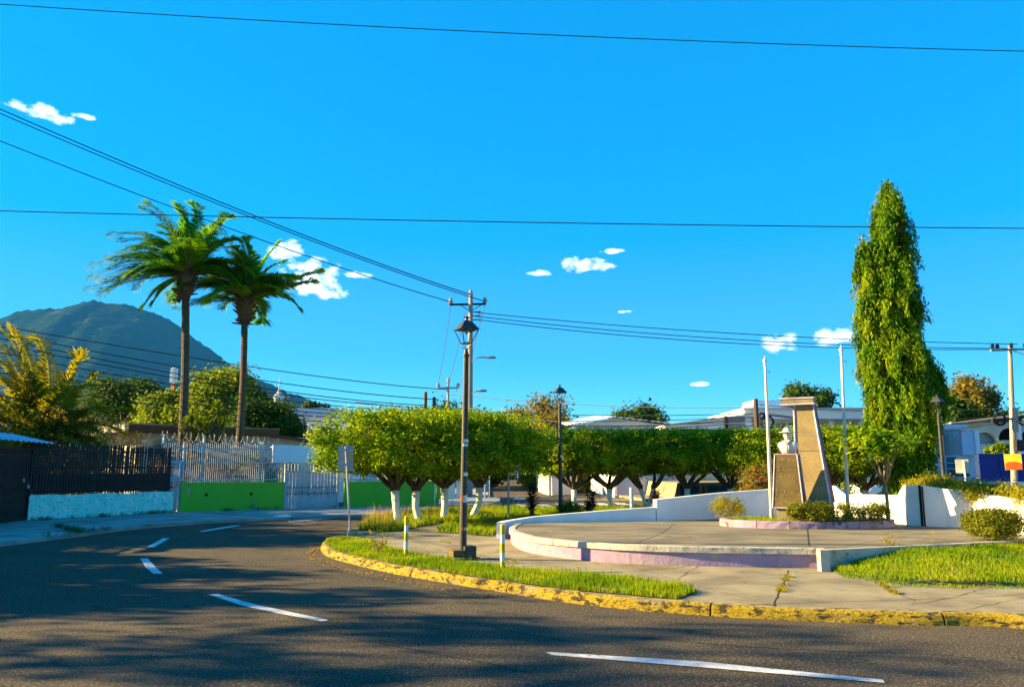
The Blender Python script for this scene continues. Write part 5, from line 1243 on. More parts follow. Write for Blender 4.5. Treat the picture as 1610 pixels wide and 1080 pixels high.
# ------------------------------------------------------------------ utility poles
def insul(mb, c, s=1.0): mb.lathe([(.03 * s, 0), (.09 * s, .03 * s), (.05 * s, .07 * s), (.1 * s, .10 * s), (.05 * s, .15 * s), (.07 * s, .18 * s), (.02 * s, .22 * s)], c=c, n=8)
dU = 43.0
pU = D(738, 0, dU); zU = ZAT(464, dU)
up = thing('utility_pole', 'tall concrete utility pole with crossarm rising behind the nearest lamp', 'utility pole', (pU.x, dU, 0), group='utility poles')
mb = MB(); mb.lathe([(.19, 0), (.15, zU * .5), (.11, zU)], n=12); mb.build('pole', M['conc_pole'], up)
ca = D(707, 479, dU) - Vector((pU.x, dU, 0)); cb_ = D(764, 478, dU) - Vector((pU.x, dU, 0))
mb = MB(); mb.tube([ca, cb_], .06, 4); mb.build('crossarm', M['black_metal'], up)
mb = MB(); zc_ = ca.z
for sx in (-1, 1): mb.tube([(sx * .6, -.02, zc_), (0, -.02, zc_ - .4)], .02, 4)
mb.build('brace', M['black_metal'], up)
for c_ in ((ca.x + .05, 0, ca.z + .03), (cb_.x - .05, 0, cb_.z + .03), (0, 0, zU - .05)): mb = MB(); insul(mb, c_, 1.6); mb.build('insulator', M['ceramic'], up)
for k, yy in enumerate((491, 497, 503)):
    z = ZAT(yy, dU); MB().tube([(.1, 0, z), (.45, -.1, z), (.45, -.1, z - .05)], .03, 5).build('bracket', M['black_metal'], up); mb = MB(); insul(mb, (.5, -.1, z - .1), .8); mb.build('insulator', M['ceramic'], up)
for (yy, xr_) in ((563, 771), (615, 757)):
    z = ZAT(yy, dU); L_ = (xr_ - 737) / FPX * dU
    mb = MB(); mb.tube([(.1, 0, z - .45), (.12, -.15, z - .15), (.35, -.15, z), (L_ - .3, -.15, z + .03)], .035, 6); arm = mb.build('lamp_arm', M['galv'], up)
    mb = MB(); mb.loft([(L_ - .05, -.15, z - .05, .26, .1), (L_ - .05, -.15, z + .02, .32, .12), (L_ - .05, -.15, z + .08, .18, .08)], 12); mb.build('lamp_head', M['galv'], arm)
dV = 100.0; pV = D(703, 0, dV); zV = ZAT(602, dV)
uv = thing('utility_pole', 'distant utility pole with pale crossarm above the left clipped crowns', 'utility pole', (pV.x, dV, 0), group='utility poles')
mb = MB(); mb.lathe([(.25, 0), (.2, zV * .5), (.15, zV)], n=8); mb.build('pole', M['conc_pole'], uv)
zc2 = ZAT(610, dV) ; wv_ = 16 / FPX * dV
MB().tube([(-wv_, 0, zc2), (wv_, 0, zc2)], .11, 4).build('crossarm', M['galv'], uv)
for sx in (-1, 0, 1): mb = MB(); insul(mb, (sx * wv_ * .98, 0, zc2 if sx else zV), 3); mb.build('insulator', M['ceramic'], uv)
for (px, yt, lab) in ((667, 616, 'taller bare timber pole top left of the distant crossarm pole'), (681, 624, 'shorter bare timber pole top close beside the taller one')):
    p = D(px, 0, 60); o = thing('timber_pole', lab, 'pole', (p.x, 60, 0), group='bare timber poles'); MB().lathe([(.17, 0), (.13, ZAT(yt, 60) - .05), (.10, ZAT(yt, 60))], n=10).build('pole', M['wood_pole'], o)
p = D(1193.5, 0, 48); o = thing('timber_pole', 'bare timber pole with cable coils left of the left flagpole', 'pole', (p.x, 48, 0), group='bare timber poles')
MB().lathe([(.16, 0), (.13, ZAT(627, 48))], n=10).build('pole', M['wood_pole'], o)
def coil(mb, c, r_, n=3):
    for k in range(n): mb.tube([(c[0] + (r_ - k * .04) * math.cos(a / 16 * 6.283), c[1] - k * .02, c[2] + (r_ - k * .04) * math.sin(a / 16 * 6.283)) for a in range(17)], .03, 5, cap=False)
mb = MB(); z = ZAT(664, 48); coil(mb, (.55, -.2, z), .42); mb.tube([(0, -.2, z + .5), (2.2, -.2, z + .25), (2.4, -.2, z)], .04, 5); mb.build('cable_coil', M['wire'], o); mb = MB(); coil(mb, (.3, -.2, ZAT(655, 48)), .2, 2); mb.build('cable_coil', M['wire'], o)
dW = 40.0; pW = D(1594, 0, dW); zW = ZAT(543, dW)
uw = thing('utility_pole', 'concrete utility pole with yellow and orange sign at the right edge', 'utility pole', (pW.x - .1, dW, 0), group='utility poles')
uw.rotation_euler = (0, R(3.8), 0)
MB().lathe([(.16, 0), (.13, zW * .5), (.09, zW)], n=12).build('pole', M['conc_pole'], uw)
za_ = ZAT(550, dW); MB().box((-.1, -.1, za_), (1.9, .1, .1), 0.0, rot=Matrix.Rotation(R(-6), 3, 'Y')).build('crossarm', M['conc_pole'], uw)
for sx in (-.95, -.7, 0, .7): mb = MB(); insul(mb, (sx, -.1, za_ + .1 + sx * .1), 1.2); mb.build('insulator', M['black_metal'], uw)
MB().box((0.12, -.25, ZAT(700, dW)), (.36, .3, .55)).build('meter_box', M['black_metal'], uw)
z = ZAT(661, dW); mb = MB(); coil(mb, (-.75, -.2, z), .32); mb.tube([(0, -.2, z + .1), (-.9, -.2, z - .05), (-1.05, -.2, z - .12)], .05, 5); coil(mb, (.4, -.2, z), .22, 2); mb.build('cable_coil', M['wire'], uw)
MB().box((-1.0, -.2, z - .1), (.3, .16, .16)).build('splice_box', M['black_metal'], uw)
MB().box((0, -.19, ZAT(660, dW)), (.3, .1, 1.2)).build('cable_guard', M['conc_pole'], uw)
ys = thing('pole_sign', 'yellow sign with orange half disc fixed to the right utility pole', 'sign', (pW.x, dW - .35, ZAT(726, dW)), R(-22))
a, b = D(1580, 714, dW - .3), D(1606, 739, dW - .3)
MB().box((((a.x + b.x) / 2) - pW.x, 0, 0), (b.x - a.x, .03, a.z - b.z), rot=Matrix.Rotation(R(-1), 3, 'Y')).build('plate', M['sign_yellow'], ys)
mb = MB(); w_ = (b.x - a.x) / 2 * .96; h_ = (a.z - b.z) / 2; cx_ = (a.x + b.x) / 2 - pW.x
poly = [(cx_ - w_, -.018, -h_ * .96), (cx_ + w_, -.018, -h_ * .96)] + [(cx_ + w_ * math.cos(k / 12 * 3.1416), -.018, -h_ * .35 + h_ * .38 * math.sin(k / 12 * 3.1416)) for k in range(13)]
mb.extrude(poly, (0, -.006, 0)); mb.build('orange_half_disc', M['sign_orange'], ys)

# ------------------------------------------------------------------ overhead lines
def wire(name, label, A, B, sag, px=1.3, n=40, ext=0.0, mat_='wire'):
    A = Vector(A); B = Vector(B); pts = []; rad = []
    for k in range(n + 1):
        t = -ext + (1 + ext) * k / n if ext else k / n
        p = A + (B - A) * t; p.z -= sag * 4 * t * (1 - t); pts.append(p); rad.append(max(.006, px * .5 * max(6, p.y) / FPX))
    o = MB(); o.tube([p - A for p in pts], rad, 5); ob = o.build(name, M[mat_]); ob.location = A
    return tag(ob, label, 'power line', 'overhead lines')
wire('power_line', 'highest overhead line crossing the whole sky near the top', D(-200, -7, 16), D(1900, 87, 16), .22, 1.6)
wire('power_line', 'long horizontal overhead line crossing the sky through both palm crowns', D(-200, 326, 22), D(1900, 361, 20), .12, 1.7)
top = D(739, 463, dU)
wire('power_line', 'upper of two paired lines descending from top left to the utility pole', D(-200, 84, 20), top, .35, 1.8)
wire('power_line', 'lower of two paired lines descending from top left to the utility pole', D(-200, 92, 19.5), D(762, 474, dU), .35, 1.6)
wire('power_line', 'third line descending from the left to the left end of the crossarm', D(-200, 142, 19), D(709, 475, dU), .3, 1.5)
for k, (ya, yb, lab) in enumerate(((491, 541, 'top'), (497, 548, 'middle'), (502, 549, 'lowest'))):
    wire('power_line', lab + ' of three lines running right from the utility pole to the right edge', D(746, ya, dU), D(1600, yb, dW), .32 + .1 * k, 1.3)
for k, (xa, ya, xb, yb, da, db_, lab) in enumerate(((0, 505, 703, 612, 30, 99, 'highest'), (0, 515, 690, 628, 31, 60, 'second'), (0, 523, 668, 637, 30, 60, 'third'), (0, 531, 668, 640, 30, 60, 'fourth'),
        (0, 544, 668, 645, 30, 60, 'fifth'), (0, 558, 681, 650, 30, 60, 'sixth'), (0, 566, 681, 654, 30, 60, 'seventh'), (0, 574, 682, 658, 31, 60, 'eighth'), (0, 585, 660, 662, 31, 60, 'lowest'))):
    A = D(xa, ya, da); B = D(xb, yb, db_); A2 = A + (A - B) * .12
    wire('power_line', (lab if lab in ('highest', 'lowest') else lab + ' from the top') + ' of the nine low lines crossing in front of the volcano', A2, B, .5 + .04 * k, 1.5, n=50)
for k, (ya, yb, lab) in enumerate(((624, 655, 'upper'), (648, 668, 'middle'), (656, 660, 'lower'), (662, 672, 'lowest'))):
    wire('power_line', lab + ' thin line behind the clipped trees from pole to pole', D(690, ya - 6, 60), D(1192, yb - 4 if k else 641, 48), .35 + .2 * k, 1.1 if k < 2 else 1.5, mat_='wire' if k > 1 else 'wire_light')
for k, (ya, yb, lab) in enumerate(((632, 650, 'first'), (641, 655, 'second'), (645, 661, 'third'), (652, 663, 'fourth'))):
    wire('power_line', lab + ' cable of the slack bundle above the middle clipped trees', D(560, ya, 66), D(1192, yb, 48), .5 + .12 * k, 1.2)
for k, (ya, yb, lab) in enumerate(((636, 640, 'upper'), (648, 652, 'middle'), (664, 662, 'lower'))):
    wire('power_line', lab + ' line between the coil pole and the right utility pole', D(1194, ya, 48), D(1594, yb, dW), .3 + .15 * k, 1.2)
wire('power_line', 'pale line sagging from the utility pole towards the distant pole', D(709, 480, dU), D(687, 609, 99), .6, 1.0, mat_='wire_light')
wire('power_line', 'pale line from the right end of the crossarm to the distant pole', D(762, 481, dU), D(719, 609, 99), .9, 1.0, mat_='wire_light')
wire('power_line', 'pale middle line from the utility pole to the top of the distant pole', D(735, 470, dU), D(703, 603, 99), .8, 1.0, mat_='wire_light')
wire('power_line', 'line leaving the right utility pole towards the right edge', D(1594, 552, dW), D(1800, 590, 30), .2, 1.3)
wire('power_line', 'lower line leaving the right utility pole towards the right edge', D(1594, 662, dW), D(1800, 640, 30), .3, 1.5)
# ------------------------------------------------------------------ vegetation
RS = np.random.RandomState
def crown_mesh(name, seed, rx, ry, z0, z1, nclump, K, size, material, pw=3.0, cr=.42, lump=.16, fill=.25, aspect=.55, droop=0.0, taper=0.0, sprigs=0):
    """crown of leaf clumps spread through a lumpy superellipsoid, mostly near its surface"""
    rs = RS(seed); zc, rz = (z0 + z1) / 2, (z1 - z0) / 2
    G_ = max(24, nclump // 7); gd = unit(rs.normal(size=(G_, 3)))
    if lump >= .06 and nclump > 100:
        gi = rs.randint(0, G_, nclump); d = unit(gd[gi] + rs.normal(size=(nclump, 3)) * (.95 / math.sqrt(G_))); grad = rs.normal(size=G_)[gi]
    else: d = unit(rs.normal(size=(nclump, 3))); grad = 0
    r_ = (np.abs(d) ** pw).sum(1) ** (-1 / pw)
    ph = rs.uniform(0, 6.28, 6)
    lum = 1 + lump * .7 * (np.sin(d[:, 0] * 5 + ph[0]) * np.sin(d[:, 1] * 5 + ph[1]) + .7 * np.sin(d[:, 2] * 7 + ph[2] + d[:, 0] * 4)) + (grad * .5 + rs.normal(size=nclump) * .25) * lump
    rad = np.where(rs.uniform(size=nclump) < fill, rs.uniform(.45, .85, nclump), rs.uniform(.86, 1.0, nclump)) * lum
    c = d * (r_ * rad)[:, None]
    tp = 1 - taper * np.clip(c[:, 2], -1, 1)
    c = np.stack([c[:, 0] * rx * tp, c[:, 1] * ry * tp, zc + c[:, 2] * rz], 1)
    v, q = clump_leaves(rs, c, K, cr, size, aspect, droop, core=np.array([0, 0, zc - rz * .5]))
    if sprigs:
        a = rs.uniform(0, 6.283, sprigs); r2 = np.sqrt(rs.uniform(size=sprigs)); edge = rs.uniform(size=sprigs) < .3
        sx_ = np.where(edge, 1.03, r2 * .95); x_, y_ = np.cos(a), np.sin(a); k_ = (np.abs(x_) ** pw + np.abs(y_) ** pw) ** (-1 / pw)
        zt_ = np.where(edge, rs.uniform(z0 + .1, z1, sprigs), z1 - .12 * (sx_ ** 4) + rs.uniform(-.05, .16, sprigs))
        cc = np.stack([x_ * k_ * sx_ * rx, y_ * k_ * sx_ * ry, zt_], 1)
        v2, q2 = clump_leaves(rs, cc, 14, .15, size, aspect, -.8, core=np.array([0, 0, zc]), flat=1.6)
        v = np.concatenate([v, v2]); q = np.arange(len(v)).reshape(-1, 4)
    return arr_obj(name, v, q, material, mesh_only=True)
def put_crown(me, parent, name='crown', loc=(0, 0, 0)):
    o = bpy.data.objects.new(name, me); COL.objects.link(o); o.parent = parent; o.location = loc; return o
def limb(mb, p, d, L, r0, r1, rs, n=5, wob=.18, n_side=6, up=.12):
    pts = [p.copy()]; d = d.normalized(); q = p.copy()
    for k in range(n):
        d = (d + Vector((rs.uniform(-wob, wob), rs.uniform(-wob, wob), rs.uniform(-wob, wob) * .6 + up))).normalized(); q = q + d * (L / n); pts.append(q.copy())
    mb.tube(pts, [r0 + (r1 - r0) * k / n for k in range(n + 1)], n_side); return pts, d

def clipped_tree(label, x, y, z0, seed, top, cm, H0=.95, nl=7, lean=(0, 0), double=False, spread=1.0):
    rs = random.Random(seed); o = thing('clipped_tree', label, 'tree', (x, y, z0), group='clipped flat topped trees round the plaza')
    mb = MB(); starts = []
    for dx in ((-.09, .09) if double else (0,)):
        base = Vector((dx * .6, 0, 0)); tp = Vector((dx * 3 + lean[0], lean[1], H0))
        mid = (base + tp) / 2 + Vector((rs.uniform(-.03, .03) + lean[0] * .35, 0, 0))
        mb.tube([base - Vector((0, 0, .05)), base + Vector((0, 0, .06)), mid, tp], [.165 if not double else .12, .115 if not double else .09, .105 if not double else .075, .125 if not double else .09], 10); starts.append(tp)
    mb.build('whitewashed_trunk', M['lime_wash'], o, smooth=True)
    mb = MB()
    for tp in starts:
        mb.tube([tp - Vector((0, 0, .01)), tp + Vector((0, 0, .16))], [.15 if not double else .10, .17 if not double else .11], 10)
        for k in range(nl if not double else 4):
            a = 6.283 * k / nl + rs.uniform(-.3, .3) + (0 if not double else (2 if tp is starts[0] else -1))
            p0 = tp + Vector((.07 * math.cos(a), .07 * math.sin(a), .08))
            d = Vector((math.cos(a) * spread, math.sin(a) * spread, rs.uniform(.35, 1.1)))
            pts, dd = limb(mb, p0, d, rs.uniform(.8, 1.15), .085, .055, rs, 5, .22)
            for j in range(3):
                a2 = rs.uniform(0, 6.28); d2 = dd + Vector((math.cos(a2) * .7, math.sin(a2) * .7, .5)); pts2, dd2 = limb(mb, pts[-1 - (j == 2)], d2, rs.uniform(.6, 1.0), .05, .022, rs, 4, .25, 5)
                for jj in range(2):
                    a3 = rs.uniform(0, 6.28); limb(mb, pts2[-1 - jj], dd2 + Vector((math.cos(a3) * .8, math.sin(a3) * .8, .3)), .5, .022, .008, rs, 3, .3, 4)
    mb.build('limbs', M['bark'], o, smooth=True)
    c = put_crown(cm, o); c.rotation_euler = (0, 0, rs.uniform(0, 6.28) if False else rs.choice([0, math.pi])); c.scale = (1, 1, (top - 1.62) / 2.0); c.location = (0, 0, 1.62 - 1.62 * c.scale[2])
    return o
crowns = [crown_mesh('clipped_crown', 40 + k, 2.35, 2.1, 1.40, 3.62, 900, 28, .115, M['leaf_row'], pw=3.2, cr=.25, lump=.10, aspect=.5, fill=.22, sprigs=200) for k in range(3)]
crownsS = [crown_mesh('clipped_crown', 60 + k, 1.98, 1.8, 1.35, 3.62, 760, 28, .125, M['leaf_row'], pw=3.2, cr=.25, lump=.08, aspect=.5, fill=.22, sprigs=150) for k in range(2)]
def tx(px, d): return (px - 805) / FPX * d / 1.0
rowL = [(627, 23.6, 3.45, 'leftmost clipped tree, whitewashed trunk in the tall grass, crown reaching over the fascia'),
        (659, 24.3, 3.45, 'second clipped tree from the left, slim whitewashed trunk close to the first'),
        (698, 25.4, 3.5, 'third clipped tree, whitewashed trunk just left of the nearest lamp'),
        (743, 26.6, 3.55, 'fourth clipped tree, bent whitewashed trunk just right of the nearest lamp')]
for k, (px, d, top, lab) in enumerate(rowL):
    clipped_tree(lab, D(px, 800, d).x, d, ZI, 20 + k, top - .32, crowns[k % 3], H0=[.98, .95, 1.0, 1.0][k], nl=[7, 6, 7, 6][k], lean=[(-.12, 0), (-.1, 0), (0, 0), (.22, 0)][k])
rowR = [(903, 33, 'clipped tree behind the middle lantern lamp between two dark red plants', 0), (959, 33.5, 'clipped tree right of the dark red plant with white post beyond', 0),
        (1018, 33.5, 'clipped tree with twin whitewashed stems at the step in the white wall', 1), (1082, 34, 'clipped tree in front of the deep blue end of the wall band', 0),
        (1150, 34, 'clipped tree with wide dark limbs before the orange red door', 0), (1222, 32.5, 'clipped tree hidden behind the bust', 0), (1300, 31.5, 'clipped tree right behind the pylon', 0), (1362, 31, 'clipped tree left of the drooping tree behind the right flagpole', 0)]
for k, (px, d, lab, dbl) in enumerate(rowR):
    clipped_tree(lab, D(px, 800, d).x, d, ZI, 40 + k, 3.08, crownsS[k % 2], H0=.8, nl=8, double=bool(dbl), spread=1.15)

# general trees
def tree(name, label, px, ytop, d, wpx, ybot, material, seed, nclump=260, K=26, size=None, lump=.28, pw=2.2, trunk='bark', group=None, cat='tree', z0=0, cr=None, depth=.8, fill=.3):
    t = D(px, ytop, d); b = D(px, ybot, d); rx = wpx / 2 / FPX * d; ry = rx * depth
    o = thing(name, label, cat, (t.x, d, z0), group=group)
    zb, zt = b.z - z0, t.z - z0; size = size or max(.2, d * .0048); nclump = int(nclump * 1.7); K = int(K * 1.25)
    zt -= (zt - zb) * .10; cm = crown_mesh('crown', seed, rx * .88, ry, zb, zt, nclump, K, size, M[material], pw=pw, lump=lump, cr=cr or rx * .32, fill=fill)
    put_crown(cm, o)
    rs = random.Random(seed); mb = MB(); r0 = max(.12, rx * .09); zc = max(.6, zb + (zt - zb) * .15)
    pts, dd = limb(mb, Vector((0, 0, -.1)), Vector((0, 0, 1)), zc + .1, r0, r0 * .7, rs, 4, .05, 8); mb.build('trunk', M[trunk], o, smooth=True)
    mb = MB()
    for k in range(6):
        a = k * 1.05 + rs.uniform(-.3, .3); p2, d3 = limb(mb, pts[-1], Vector((math.cos(a), math.sin(a), 1.0)), (zt - zc) * .6, r0 * .5, r0 * .15, rs, 5, .2)
        for j in range(2): limb(mb, p2[-2 - j], d3 + Vector((rs.uniform(-.8, .8), rs.uniform(-.8, .8), .2)), (zt - zc) * .3, r0 * .2, r0 * .06, rs, 4, .2, 5)
    mb.build('limbs', M[trunk], o, smooth=True)
    return o
tree('broadleaf_tree', 'round dark olive tree behind the bungalow left of the tall palm', 207, 598, 52, 118, 668, 'leaf_dark', 101, 300, 30, lump=.2)
tree('broadleaf_tree', 'bright yellow green tree behind the bungalow between the two palm trunks', 352, 578, 47, 105, 690, 'leaf_bright', 102, 330, 30)
tree('broadleaf_tree', 'bright low tree just left of the left palm trunk behind the roof', 262, 622, 48, 92, 680, 'leaf_bright', 103, 220, 28)
tree('broadleaf_tree', 'large dark green tree to the right of the second palm trunk', 424, 630, 44, 92, 705, 'leaf_dark', 104, 330, 30)
tree('broadleaf_tree', 'dense dark tree filling behind the bright tree at the second palm', 392, 608, 50, 75, 690, 'leaf_dark', 114, 240, 30)
tree('broadleaf_tree', 'small dark round tree far beyond the flat white block', 497, 634, 120, 42, 660, 'leaf_dark', 105, 140, 22)
tree('broadleaf_tree', 'yellowing open crowned tree right of the nearest lamp beyond the clipped crowns', 842, 631, 75, 84, 700, 'leaf_autumn', 106, 150, 22, lump=.4, cr=.9)
tree('broadleaf_tree', 'olive tree with red tints beside the yellowing open tree', 872, 652, 70, 56, 710, 'leaf_autumn', 116, 130, 22, lump=.4)
tree('broadleaf_tree', 'rounded green tree top rising over the tin roofed house', 1003, 643, 85, 84, 690, 'leaf_dark', 107, 240, 24)
tree('broadleaf_tree', 'bright tree top rising behind the long white building beside the pylon', 1262, 606, 80, 84, 690, 'leaf_dark', 108, 260, 26)
tree('broadleaf_tree', 'big rounded tree with golden top right of the drooping tree', 1522, 595, 78, 78, 690, 'leaf_autumn', 109, 260, 26, lump=.2)
tree('broadleaf_tree', 'dark green tree filling the gap beside the drooping tree', 1488, 622, 74, 70, 700, 'leaf_dark', 110, 240, 26)
tree('broadleaf_tree', 'low green tree above the roof left of the right utility pole', 1560, 650, 76, 90, 700, 'leaf_dark', 120, 200, 24)
tree('broadleaf_tree', 'sunlit yellow green tree beside the bend of the side street', 850, 722, 64, 60, 765, 'leaf_yellow', 111, 200, 24, z0=.3)
tree('broadleaf_tree', 'second sunlit bushy tree right of the bend of the side street', 900, 722, 58, 60, 772, 'leaf_yellow', 112, 200, 24, z0=.2)
tree('broadleaf_tree', 'small tree with pale trunk up the side street', 824, 715, 74, 40, 742, 'leaf_bright', 113, 120, 22, z0=.5, trunk='lime_wash')
tree('broadleaf_tree', 'dark tree beyond the entrance wall behind the third clipped tree', 700, 640, 62, 110, 745, 'leaf_dark', 117, 260, 26)
tree('broadleaf_tree', 'broad dark tree beyond the end of the green wall', 770, 690, 66, 60, 760, 'leaf_dark', 118, 200, 26)
tree('broadleaf_tree', 'leafy tree behind the blue hoarding and arched building', 1572, 702, 50, 34, 722, 'leaf_bright', 119, 140, 24)
tree('broadleaf_tree', 'dark tree closing the gap below the right clipped crowns', 1330, 715, 44, 90, 765, 'leaf_dark', 121, 200, 26)
# shrub with red flowers, planting behind the tall wall
def shrub(name, label, x, y, z, rx, h, material, seed, n=60, K=26, size=.07, aspect=.5, stems=True, cat='shrub', group=None, pw=2.4, lump=.18, zfrac=.3, extra=None, cr=None):
    o = thing(name, label, cat, (x, y, z), group=group)
    me = crown_mesh('foliage', seed, rx, rx, h * zfrac, h, n, K, size, M[material], pw=pw, lump=lump, cr=cr or rx * .4, aspect=aspect); put_crown(me, o, 'foliage')
    if stems:
        rs = random.Random(seed); mb = MB()
        for k in range(6): limb(mb, Vector((rs.uniform(-.04, .04), rs.uniform(-.04, .04), -.02)), Vector((rs.uniform(-1, 1), rs.uniform(-1, 1), 1.6)), h * .8, .018 + rx * .01, .006, rs, 4, .25, 5)
        mb.build('stems', M['bark'], o)
    if extra: put_crown(crown_mesh('flowers', seed + 1, rx, rx, h * .3, h * 1.05, 22, 5, size * 1.1, M[extra], cr=.1), o, 'flowers')
    return o
p = D(1197, 770, 25); shrub('flowering_shrub', 'shrub with red flowers behind the white wall left of the bust', p.x, 25, .3, .62, 1.45, 'leaf_autumn', 201, 110, 24, .085, extra='flower_red')
p = D(1322, 765, 23.5); shrub('shrub', 'green bush behind the wall notch right of the pylon', p.x + .2, 23.5, .3, .35, 1.0, 'leaf_shrub', 202, 30, 22, .08)
p = G(1145, 812, ZPL); shrub('shrub', 'small golden green bush at the left end of the monument planter', p.x, p.y + .05, ZPL, .34, .42, 'leaf_yellow', 203, 120, 28, .045, stems=False, zfrac=.0)
p = D(895, 803, 24); shrub('shrub', 'small dark clipped bush at the foot of the middle lamp', p.x, 24, ZI, .38, .55, 'leaf_dark', 204, 160, 26, .05, zfrac=.35)
# round clipped bush on the right lawn
p = G(1563, 853, .38)
shrub('clipped_bush', 'rounded clipped golden green bush on a short forked trunk on the right lawn', p.x, p.y, .34, .42, .58, 'leaf_shrub', 205, 460, 30, .042, zfrac=.30, pw=3.4, lump=.03, cr=.10)
# hedge on the planter
for (x0, x1, lab, sd, mm, nn_) in ((1245, 1312, 'left dense half of the low golden hedge in the monument planter', 210, 'leaf_shrub', 260), (1314, 1392, 'right thinner half of the low hedge showing its stems in the monument planter', 211, 'leaf_shrub', 130)):
    a, b = D(x0, 806, 17.6), D(x1, 806, 17.6); ztop = ZAT(795, 17.6) - ZPL
    o = thing('hedge', lab, 'hedge', ((a.x + b.x) / 2, 17.6, ZPL), group='low hedge in the monument planter')
    put_crown(crown_mesh('foliage', sd, (b.x - a.x) / 2, .22, .12, ztop + .02, nn_, 30, .045, M[mm], pw=4, lump=.08, cr=.10), o, 'foliage')
    rs = random.Random(sd); mb = MB()
    for k in range(16): limb(mb, Vector((rs.uniform(-.5, .5) * (b.x - a.x), rs.uniform(-.12, .12), -.02)), Vector((rs.uniform(-.8, .8), rs.uniform(-.6, .6), 1.6)), ztop, .014, .005, rs, 4, .3, 5)
    mb.build('stems', M['twig'], o)
# golden hedge on top of the bank behind the right wall
ctrl = [(1436, 757), (1462, 757), (1490, 760), (1520, 766), (1545, 763), (1575, 766), (1612, 774), (1660, 778), (1740, 790)]
for k, (px, ytop) in enumerate(ctrl):
    q = W2(1454, 826.8) if px < 1460 else plan_hit(px, W2(1460, 827), W2(1600, 838)) if px < 1600 else plan_hit(px, W2(1600, 838), W2(1850, 885))
    zt_ = ZAT(ytop, q.y + .55); z0_ = wz(px, q) - .16
    shrub('golden_shrub', ['short golden shrub at the left end of the wall top', 'low golden shrub between the wall end and the right lamp', 'flat golden shrub at the foot of the right lamp', 'lowest dark golden shrub beside the cream sign post', 'tall spiky golden shrub right of the cream sign', 'broad golden shrub under the yellow pole sign', 'golden shrub at the right edge of the wall top', 'golden shrub just outside the right edge', 'golden shrub far right beyond the frame'][k],
          q.x + .45, q.y + .75, z0_, .42 if k != 4 else .46, max(.22, (zt_ - z0_) * .85), 'leaf_yellow', 220 + k, 190, 28, .05, stems=False, zfrac=0, group='golden hedge along the right wall', lump=.3, cr=.17)
# dark red cordylines
def cordyline(label, px, py, ytop, d, seed):
    z0 = ZI; b = D(px, py, d); h = ZAT(ytop, d) - z0; o = thing('cordyline', label, 'plant', (b.x, d, z0), group='dark red cordylines behind the low wall')
    rs = random.Random(seed); mb = MB(); lf = MB()
    for s in range(5):
        sx = rs.uniform(-.12, .12); hh = h * rs.uniform(.55, .95); mb.tube([(sx * .5, 0, -.05), (sx, rs.uniform(-.1, .1), hh * .8)], [.03, .02], 5)
        for k in range(30):
            z = hh * rs.uniform(.35, .95); a = rs.uniform(0, 6.28); L = rs.uniform(.25, .42); e = rs.uniform(.2, 1.1)
            p0 = Vector((sx, 0, z)); dd = Vector((math.cos(a), math.sin(a), e)).normalized(); sd = Vector((-math.sin(a), math.cos(a), 0)) * .028
            p1 = p0 + dd * L * .55; p2 = p0 + dd * L + Vector((0, 0, -.12))
            lf.add([p0 - sd * .4, p0 + sd * .4, p1 + sd, p2, p1 - sd], [(0, 1, 2, 4), (4, 2, 3)])
    mb.build('stem', M['bark'], o); tag(lf.build('leaves', M['leaf_red'], o), kind='stuff')
cordyline('left dark red cordyline beyond the low wall left of the middle lamp', 838, 803, 757, 25.5, 1)
cordyline('right dark red cordyline beyond the low wall right of the middle lamp', 927, 802, 768, 25.5, 2)
cordyline('small dark cordyline at the foot of the twin stemmed clipped tree', 1032, 795, 766, 31, 3)
# slender young trees / weeds
def sapling(name, label, loc, h, n, L, material, seed, spread=.5, leafn=6, w=.35, cat='plant'):
    o = thing(name, label, cat, loc); rs = random.Random(seed); mb = MB(); P = []
    for k in range(n):
        a = rs.uniform(0, 6.28); pts, dd = limb(mb, Vector((0, 0, 0)), Vector((math.cos(a) * spread, math.sin(a) * spread, 1.3)), h * rs.uniform(.6, 1), .010, .003, rs, 5, .2, 4)
        P += [q for q in pts[2:]] * leafn
    mb.build('stems', M['twig'], o); c = np.array([tuple(q) for q in P]); r_ = RS(seed); c = c + r_.normal(size=c.shape) * .05
    nn_ = unit(r_.normal(size=c.shape) + np.array([0, 0, 1.2])); ax = r_.normal(size=c.shape)
    v, q = leaf_arrays(c, nn_, ax, L * r_.uniform(.7, 1.2, len(c)), L * w * np.ones(len(c))); arr_obj('foliage', v, q, M[material], o)
    return o
p = G(1397, 866, .34); sapling('weed_plant', 'small yellow weed bush growing by the lawn edge in front of the platform', (p.x, p.y, .28), .36, 8, .05, 'leaf_yellow', 1)
p = G(1465, 858, .36); sapling('weed_plant', 'thin pale weed stalk by the lawn edge left of the clipped bush', (p.x, p.y, .33), .32, 3, .035, 'leaf_yellow', 2)
p = G(592, 872, ZI); sapling('weed_plant', 'little yellow leafed shrub at the left end of the grass strip', (p.x, p.y, ZI), .42, 9, .055, 'leaf_yellow', 3, .8)
p = G(765, 828, ZI); sapling('weed_plant', 'golden low bush in the grass beside the end of the low white wall', (p.x, p.y, ZI), .5, 12, .08, 'leaf_yellow', 4, .9)
p = G(1243, 889, ZI); sapling('weed_plant', 'dry yellow weed tuft at the foot of the platform side', (p.x, p.y, ZI), .16, 10, .05, 'leaf_yellow', 5, 1.4)
p = D(1556, 800, 15.9); sapling('young_plant', 'bare forked young stem in front of the right white wall', (p.x, 15.9, ZP - .02), .95, 5, .05, 'leaf_yellow', 6, .22, 1)
